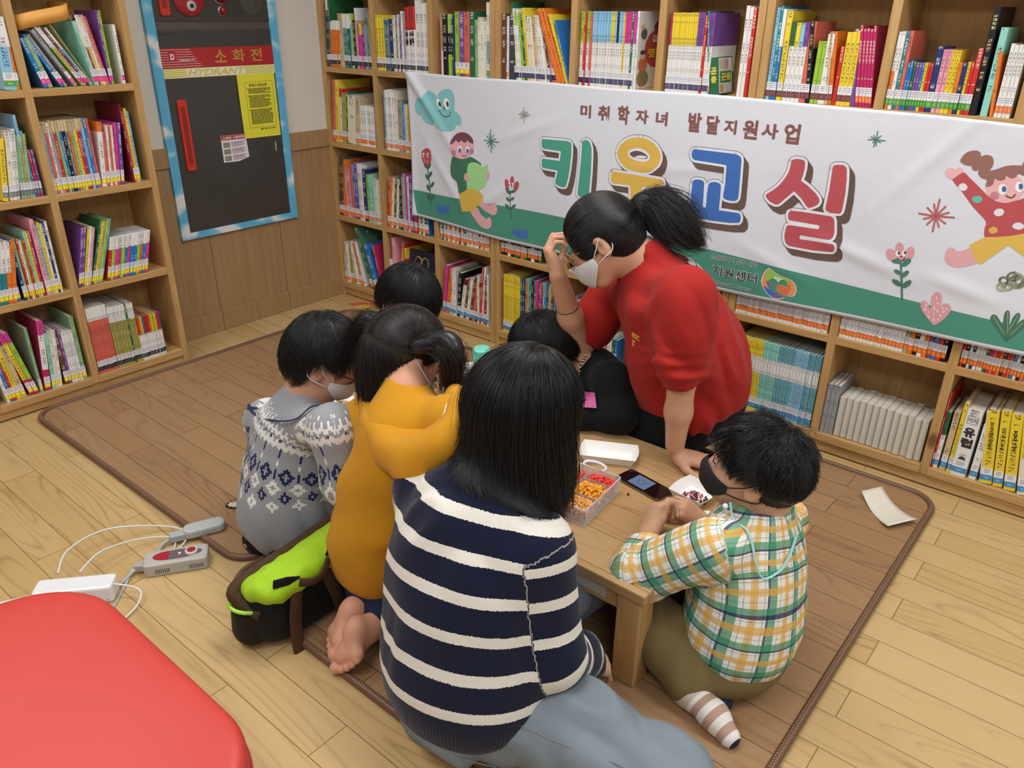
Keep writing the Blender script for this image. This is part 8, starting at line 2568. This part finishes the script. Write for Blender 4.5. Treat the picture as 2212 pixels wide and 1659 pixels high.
# ------------------------------------------------------------------ floor things
st = tag(empty('bench_seat', (2.27, -2.62, 0)), 'bright red padded bench with rounded corner at the picture bottom', 'bench')
def red_leather():
    t = NT('red_leatherette'); n = t.noise(t.obj(), 420.0, 3); n2 = t.noise(t.obj(), 5.0, 2)
    t.base(t.mix(n2, 'bf3b34', 'c8443c')).rough(.42).bump(n, .10, .0006); return t.m
P = rrect(1.920, 2.650, -3.05, -2.222, .17, 14)
rings = []
V, F_ = [], []
for off, z in ((.0, .345), (.012, .350), (.012, .385), (.006, .398), (.0, .402), (-.012, .4045), (-.05, .4055)):
    for x, y in rrect(1.920 - off, 2.650 + off, -3.05 - off, -2.222 + off, .17 + off, 14): V.append((x, y, z))
n = len(P)
for k in range(6): F_ += [(k * n + i, k * n + (i + 1) % n, (k + 1) * n + (i + 1) % n, (k + 1) * n + i) for i in range(n)]
F_ += [tuple(range(6 * n, 7 * n)), tuple(range(n - 1, -1, -1))]
RL_ = red_leather()
sb_ = mesh_obj('seat_cushion', V, F_, RL_, st, smooth=True)
MB().tube([(x, y, .349) for x, y in rrect(1.907, 2.663, -3.063, -2.209, .182, 14)], .003, 6, closed=True).build('piping', plain('b02a28', .45), sb_, smooth=True)
MB().prism(rrect(2.02, 2.56, -2.93, -2.34, .10, 8), .0, .3449).build('base', plain('c03a34', .5), st)
# power strip
def tilt_box(cx, cy, ang, w, d): return rot_rect(cx, cy, w, d, ang, .010, 4)
ps = MB().prism(tilt_box(1.478, -2.100, .86, .20, .062), .0, .052).build('power_strip', plain('e6e6ea', .3), base=(1.478, -2.1, 0), bevel=.006)
tag(ps, 'white power strip box standing on the floor behind the red bench', 'power strip')
sc_ = MB()
sd = Vector((math.sin(.86), -math.cos(.86), 0)); al_ = Vector((math.cos(.86), math.sin(.86), 0))
for u in (-.085, -.03, .03, .085):
    c = Vector((1.478, -2.1, .012 if u in (-.085, .085) else .04)) + al_ * u + sd * .0312
    sc_.lathe([(.002, -.0002), (.002, .0004), (.0012, .0006)], 8, Matrix.Translation(c) @ sd.to_track_quat('Z', 'Y').to_matrix().to_4x4())
sc_.build('screws', plain('8a8a8e', .4), ps)
wc = plain('d9d9d2', .45)
def cable(name, pts, r, label, parent=None, mat=wc):
    o = MB().tube(smoothpts(pts, 8), r, 8).build(name, mat, parent, smooth=True, base=pts[0])
    return tag(o, label, 'cable') if parent is None else o
cable('thick_cable', [(1.405, -2.18, .02), (1.375, -2.225, .016), (1.33, -2.29, .006), (1.30, -2.40, .005), (1.34, -2.55, .005)], .005, 'thick white cord leading left from the power strip')
# heated-mat controller with flat leads
cc = (1.553, -1.853); ca_ = .98
co = MB().prism(rot_rect(cc[0], cc[1], .172, .072, ca_, .012, 5), .0, .040).build('mat_controller', plain('b3b0aa', .4), base=(cc[0], cc[1], 0), bevel=.005)
tag(co, 'grey heated-mat control box with red oval panel and red dial on the floor', 'controller')
def on_co(u, v, z): return (cc[0] + u * math.cos(ca_) - v * math.sin(ca_), cc[1] + u * math.sin(ca_) + v * math.cos(ca_), z)
MB().add([on_co(.004 + .066 * math.cos(t), .022 * math.sin(t) + .002, .0404) for t in [i * math.pi / 16 for i in range(32)]], [tuple(range(32))]).build('oval_panel', plain('6b5a5c', .35), co)
MB().add([on_co(-.020 + .042 * math.cos(t), .021 * math.sin(t) + .002, .0407) for t in [i * math.pi / 16 for i in range(8, 25)]], [tuple(range(17))]).build('red_panel', plain('a31f2e', .35), co)
MB().lathe([(.018, .0405), (.018, .046), (.0165, .048)], 24, Matrix.Translation(on_co(.042, .002, 0))).build('dial', plain('c9c6c2', .35), co)
MB().lathe([(.012, .048), (.012, .049)], 24, Matrix.Translation(on_co(.042, .002, 0))).build('dial_cap', plain('9c2430', .35), co)
MB().lathe([(.004, .0405), (.004, .043)], 12, Matrix.Translation(on_co(.010, .002, 0))).build('button', plain('e4e2de', .4), co)
sl = MB()
for u0 in (-.055, .035):
    for k in range(8):
        a, b = on_co(u0 + k * .005, -.0363, .010), on_co(u0 + k * .005 + .0022, -.0363, .010)
        sl.add([a, b, (b[0], b[1], .024), (a[0], a[1], .024)], [(0, 1, 2, 3)])
sl.build('vent_slots', plain('4a4846', .6), co)
MB().prism([on_co(u, v, 0)[:2] for u, v in ((-.086, -.014), (-.086, .016), (-.112, .011), (-.112, -.009))], .008, .028).build('cord_sleeve', plain('a8a5a0', .5), co, bevel=.002)
# plug into the mat
pl = MB().prism(rot_rect(1.478, -1.722, .120, .052, 1.18, .022, 6), .012, .040).build('mat_connector', plain('b4b9b8', .4), base=(1.478, -1.722, .012), bevel=.007)
tag(pl, 'rounded grey connector plug lying over the edge of the floor mat', 'connector')
MB().prism(rot_rect(1.450, -1.792, .05, .03, 1.1, .008, 4), .010, .032).build('strain_relief', plain('a9aeac', .5), pl, bevel=.003)
gl = plain('a9aaa6', .5)
cable('mat_lead', [(1.442, -1.812, .018), (1.442, -1.84, .012), (1.47, -1.865, .012), (1.505, -1.86, .018)], .006, 'short grey lead between the control box and its connector', None, gl)
def flat_lead(pts, label, w=.011):
    o = MB().tube(smoothpts(pts, 8), w / 2, 8, flat=.25, up=(0, 0, 1)).build('flat_lead', gl, smooth=True, base=pts[0]); tag(o, label, 'cable', 'leads between power strip and mat controller')
flat_lead([(1.495, -1.945, .018), (1.52, -2.02, .004), (1.56, -2.10, .003), (1.63, -2.20, .003), (1.72, -2.30, .003)], 'flat grey lead running from the control box under the red bench')
flat_lead([(1.485, -1.950, .018), (1.53, -2.0, .003), (1.61, -2.08, .003), (1.70, -2.16, .003), (1.80, -2.26, .003)], 'second flat grey lead twisting beside the first toward the bench', .009)
for i, (pts, lb) in enumerate((([(1.40, -2.11, .05), (1.33, -2.05, .06), (1.30, -1.93, .05), (1.36, -1.80, .02), (1.44, -1.76, .01), (1.50, -1.83, .012), (1.49, -1.93, .012)], 'thin white cable looping high behind the power strip'), ([(1.44, -2.07, .05), (1.40, -1.99, .055), (1.39, -1.88, .03), (1.43, -1.80, .008), (1.50, -1.85, .008), (1.50, -1.94, .004)], 'thin white cable in the inner loop behind the power strip'), ([(1.52, -2.05, .045), (1.60, -1.99, .03), (1.64, -2.02, .01), (1.68, -2.12, .004), (1.76, -2.22, .004)], 'thin white cable curving in front of the power strip to the bench'))):
    cable('thin_cable', pts, .0028, lb)
# curled sheet of paper
V, F_ = [], []
q = [np.array(v) for v in ((2.937, -.225, 0), (2.979, -.152, 0), (3.119, -.263, 0), (3.061, -.361, 0))]
for i in range(13):
    for j in range(7):
        u, v = i / 12, j / 6
        p0 = (q[0] * (1 - u) + q[3] * u) * (1 - v) + (q[1] * (1 - u) + q[2] * u) * v
        V.append((p0[0], p0[1], .0125 + .030 * (2 * u - 1) ** 2 * (.8 if u < .5 else .55)))
cp = mesh_obj('curled_paper', V, grid_faces(13, 7), plain('dcd6c8', .7), base=(3.02, -.25, .012), smooth=True)
so = cp.modifiers.new('solid', 'SOLIDIFY'); so.thickness = .0005
tag(cp, 'curled cream sheet of paper lying on the mat near the bookcase', 'paper')
# printed paper fan on the floor in the corner
fv = [(.40 + .23 * math.cos(t), -.10 + .13 * math.sin(t), .0012) for t in [math.pi * (.0 + i / 18) for i in range(19)]]
fn_o = mesh_obj('paper_fan', fv, [tuple(range(19))], None or plain('d8b04a', .5), base=(.4, -.06, .0012))
so = fn_o.modifiers.new('solid', 'SOLIDIFY'); so.thickness = .0012; so.offset = 1
tag(fn_o, 'colourful half-round paper fan lying on the floor by the corner bookcase', 'fan')
fp = MB(); r0 = random.Random(1)
fp.add([(.40 + r_ * math.cos(t), -.10 + r_ * .565 * math.sin(t), .0027) for r_, ts in ((.225, [math.pi * i / 14 for i in range(15)]), (.17, [math.pi * (14 - i) / 14 for i in range(15)])) for t in ts], [tuple(range(30))], 0, 'c8452c')
for _ in range(60):
    a, r_ = r0.uniform(.1, 3.0), r0.uniform(.04, .16); x, y = .40 + r_ * math.cos(a), -.10 + r_ * .565 * math.sin(a)
    fp.add([(x + .008 * math.cos(t), y + .006 * math.sin(t), .0029) for t in (0, 1.2, 2.5, 3.8, 5.0)], [(0, 1, 2, 3, 4)], 0, r0.choice(['d8502c', 'c8a06a', 'e0c84a', '8a9a4a', 'b8746a']))
fp.build('fan_print', PRINT, fn_o)
# bead hedgehog in a clear lid on the mat
hg = MB(); r0 = random.Random(6)
for i in range(13):
    for j in range(9):
        d = ((i - 6) / 6.5) ** 2 + ((j - 4) / 4.5) ** 2
        if d > 1: continue
        c = '4a2a1c' if d > .62 else ('e6e3da' if j < 6 else 'd8926a')
        u, v = (i - 6) * .0056, (j - 4) * .0056
        hg.lathe([(.001, 0), (.0026, 0), (.0026, .005), (.001, .005)], 6, Matrix.Translation((1.425 + u * .55 - v * .83, -1.577 + u * .83 + v * .55, .0122)), 0, c)
ho = hg.build('bead_figure', BEAD_M, base=(1.425, -1.577, .012)); tag(ho, 'brown and white bead figure on the mat left of the boy in grey', 'bead figure')
# ------------------------------------------------------------------ backpack
bp = tag(empty('backpack', (1.98, -1.74, 0)), 'black brown and lime green backpack slumped beside the boy in grey', 'backpack')
black = knit('black_nylon', '121316', None, 300.0, .6, .15); brown = knit('brown_nylon', '4a3522', None, 300.0, .7, .15); lime = knit('lime_nylon', 'a2cc26', None, 300.0, .6, .12)
n0, f0 = (2.055, -1.860, 0.160), (2.055, -1.646, 0.179)            # lower front edge of the flap
n1, f1 = (1.955, -1.871, 0.161), (1.965, -1.591, 0.203)            # ridge
n0, f0, n1, f1 = [np.array(q) for q in (n0, f0, n1, f1)]
K = Solid()
for t in np.linspace(.10, .90, 6):
    top = n0 * (1 - t) + f0 * t; y = top[1]
    K.cone((1.990, y, .062), (1.985, y, top[2] - .055), .062, .060, .05)
    K.cone((1.980, y, top[2] - .06), n1 * (1 - t) + f1 * t + np.array((-.005, 0, -.055)), .052, .030, .05)
K.plane((2, -1.8, .003), (0, 0, -1))
solid_obj('bag_body', K, black, bp, .006)
K2 = Solid()
for t in np.linspace(.0, 1, 10):
    a, b = n0 * (1 - t) + f0 * t, n1 * (1 - t) + f1 * t
    K2.cone(a + np.array((-.010, 0, .006)), a * .5 + b * .5 + np.array((.006, 0, .008)), .022, .024, .03).cone(a * .5 + b * .5 + np.array((.006, 0, .008)), b + np.array((.012, 0, -.010)), .024, .022, .03)
fl = solid_obj('top_flap', K2, lime, bp, .005, disp=folds(61, .003, 60)); fl['label'] = 'lime green top flap'
d = (f0 - n0) / np.linalg.norm(f0 - n0)
MB().tube(smoothpts([n0 + np.array((-.03, -.018, -.05)), n1 + np.array((.02, -.024, -.03)), n1 + np.array((-.006, -.020, .0)), (n1 + f1) / 2 + np.array((-.006, 0, .004)), f1 + np.array((-.004, .012, .002)), f1 + np.array((.03, .022, -.03))], 7), .019, 10).build('brown_edging', brown, bp, smooth=True)
g = Solid(); g.cone(np.array((1.975, n0[1] - .006, .10)), np.array((1.965, n1[1] - .004, n1[2] - .045)), .050, .040, .03)
solid_obj('side_gusset', g, brown, bp, .006)
up_ = (1, 0, .1)
MB().tube(smoothpts([(2.062, -1.786, 0.179), (2.072, -1.809, 0.131), (2.078, -1.823, 0.055), (2.098, -1.827, -0.021), (2.100, -1.784, -0.064), (2.085, -1.755, -0.043)], 7), .018, 8, flat=.3, up=up_).build('shoulder_strap', brown, bp, smooth=True)
MB().tube(smoothpts([(2.062, -1.712, 0.173), (2.072, -1.695, 0.101), (2.075, -1.681, 0.032), (2.072, -1.679, -0.026)], 7), .018, 8, flat=.3, up=up_).build('shoulder_strap', brown, bp, smooth=True)
MB().tube(smoothpts([(2.075, -1.796, 0.184), (2.086, -1.766, 0.174), (2.086, -1.733, 0.179), (2.074, -1.703, 0.203)], 7), .011, 8, flat=.4, up=up_).build('grab_handle', brown, bp, smooth=True)
for q in (((589,1262), (615,1255), (645,1250)), ((703,1198), (714,1182), (727,1166))):
    pass
MB().tube([(2.062, -1.858, 0.208), (2.066, -1.825, 0.200), (2.070, -1.793, 0.185)], .012, 8, flat=.2, up=up_).build('black_band', black, bp, smooth=True)
MB().tube([(2.068, -1.701, 0.203), (2.064, -1.684, 0.217), (2.060, -1.664, 0.230)], .012, 8, flat=.2, up=up_).build('black_band', black, bp, smooth=True)
pk = Solid(); pk.cone((1.975, n0[1] - .020, .050), (1.972, n0[1] - .018, .10), .050, .046, .02); pk.plane((2, -1.8, .003), (0, 0, -1)); pk.plane((1.97, -1.85, .118), (0, 0, 1))
po = solid_obj('mesh_pocket', pk, knit('dark_mesh', '17160f', '3a3424', 900.0, .8, .6), bp, .006)
for i, c in enumerate(((1.972, n0[1] - .018, .118), (1.995, f0[1] + .012, f0[2] - .03))):
    r_ = .047 if i == 0 else .040
    MB().tube([(c[0] + r_ * math.cos(t), c[1] + r_ * math.sin(t), c[2] - .010 * math.sin(t)) for t in [i_ * math.pi / 12 for i_ in range(24)]], .005, 8, closed=True).build('pocket_trim', plain('a5d84a', .5), bp, smooth=True)
v, f = text_mesh('IUOOU', -.0)
lo_, hi_ = v.min(0), v.max(0); q = (v - lo_) / (hi_ - lo_)
A, Bq, Cq = [np.array(w) for w in ((2.058, -1.769, 0.126), (2.058, -1.742, 0.112), (2.058, -1.742, 0.010))]
m = MB(); m.add([tuple(A + (Bq - A) * p[1] + (Cq - Bq) * p[0]) for p in q], f)
m.build('outline_lettering', plain('6f7478', .5), bp)
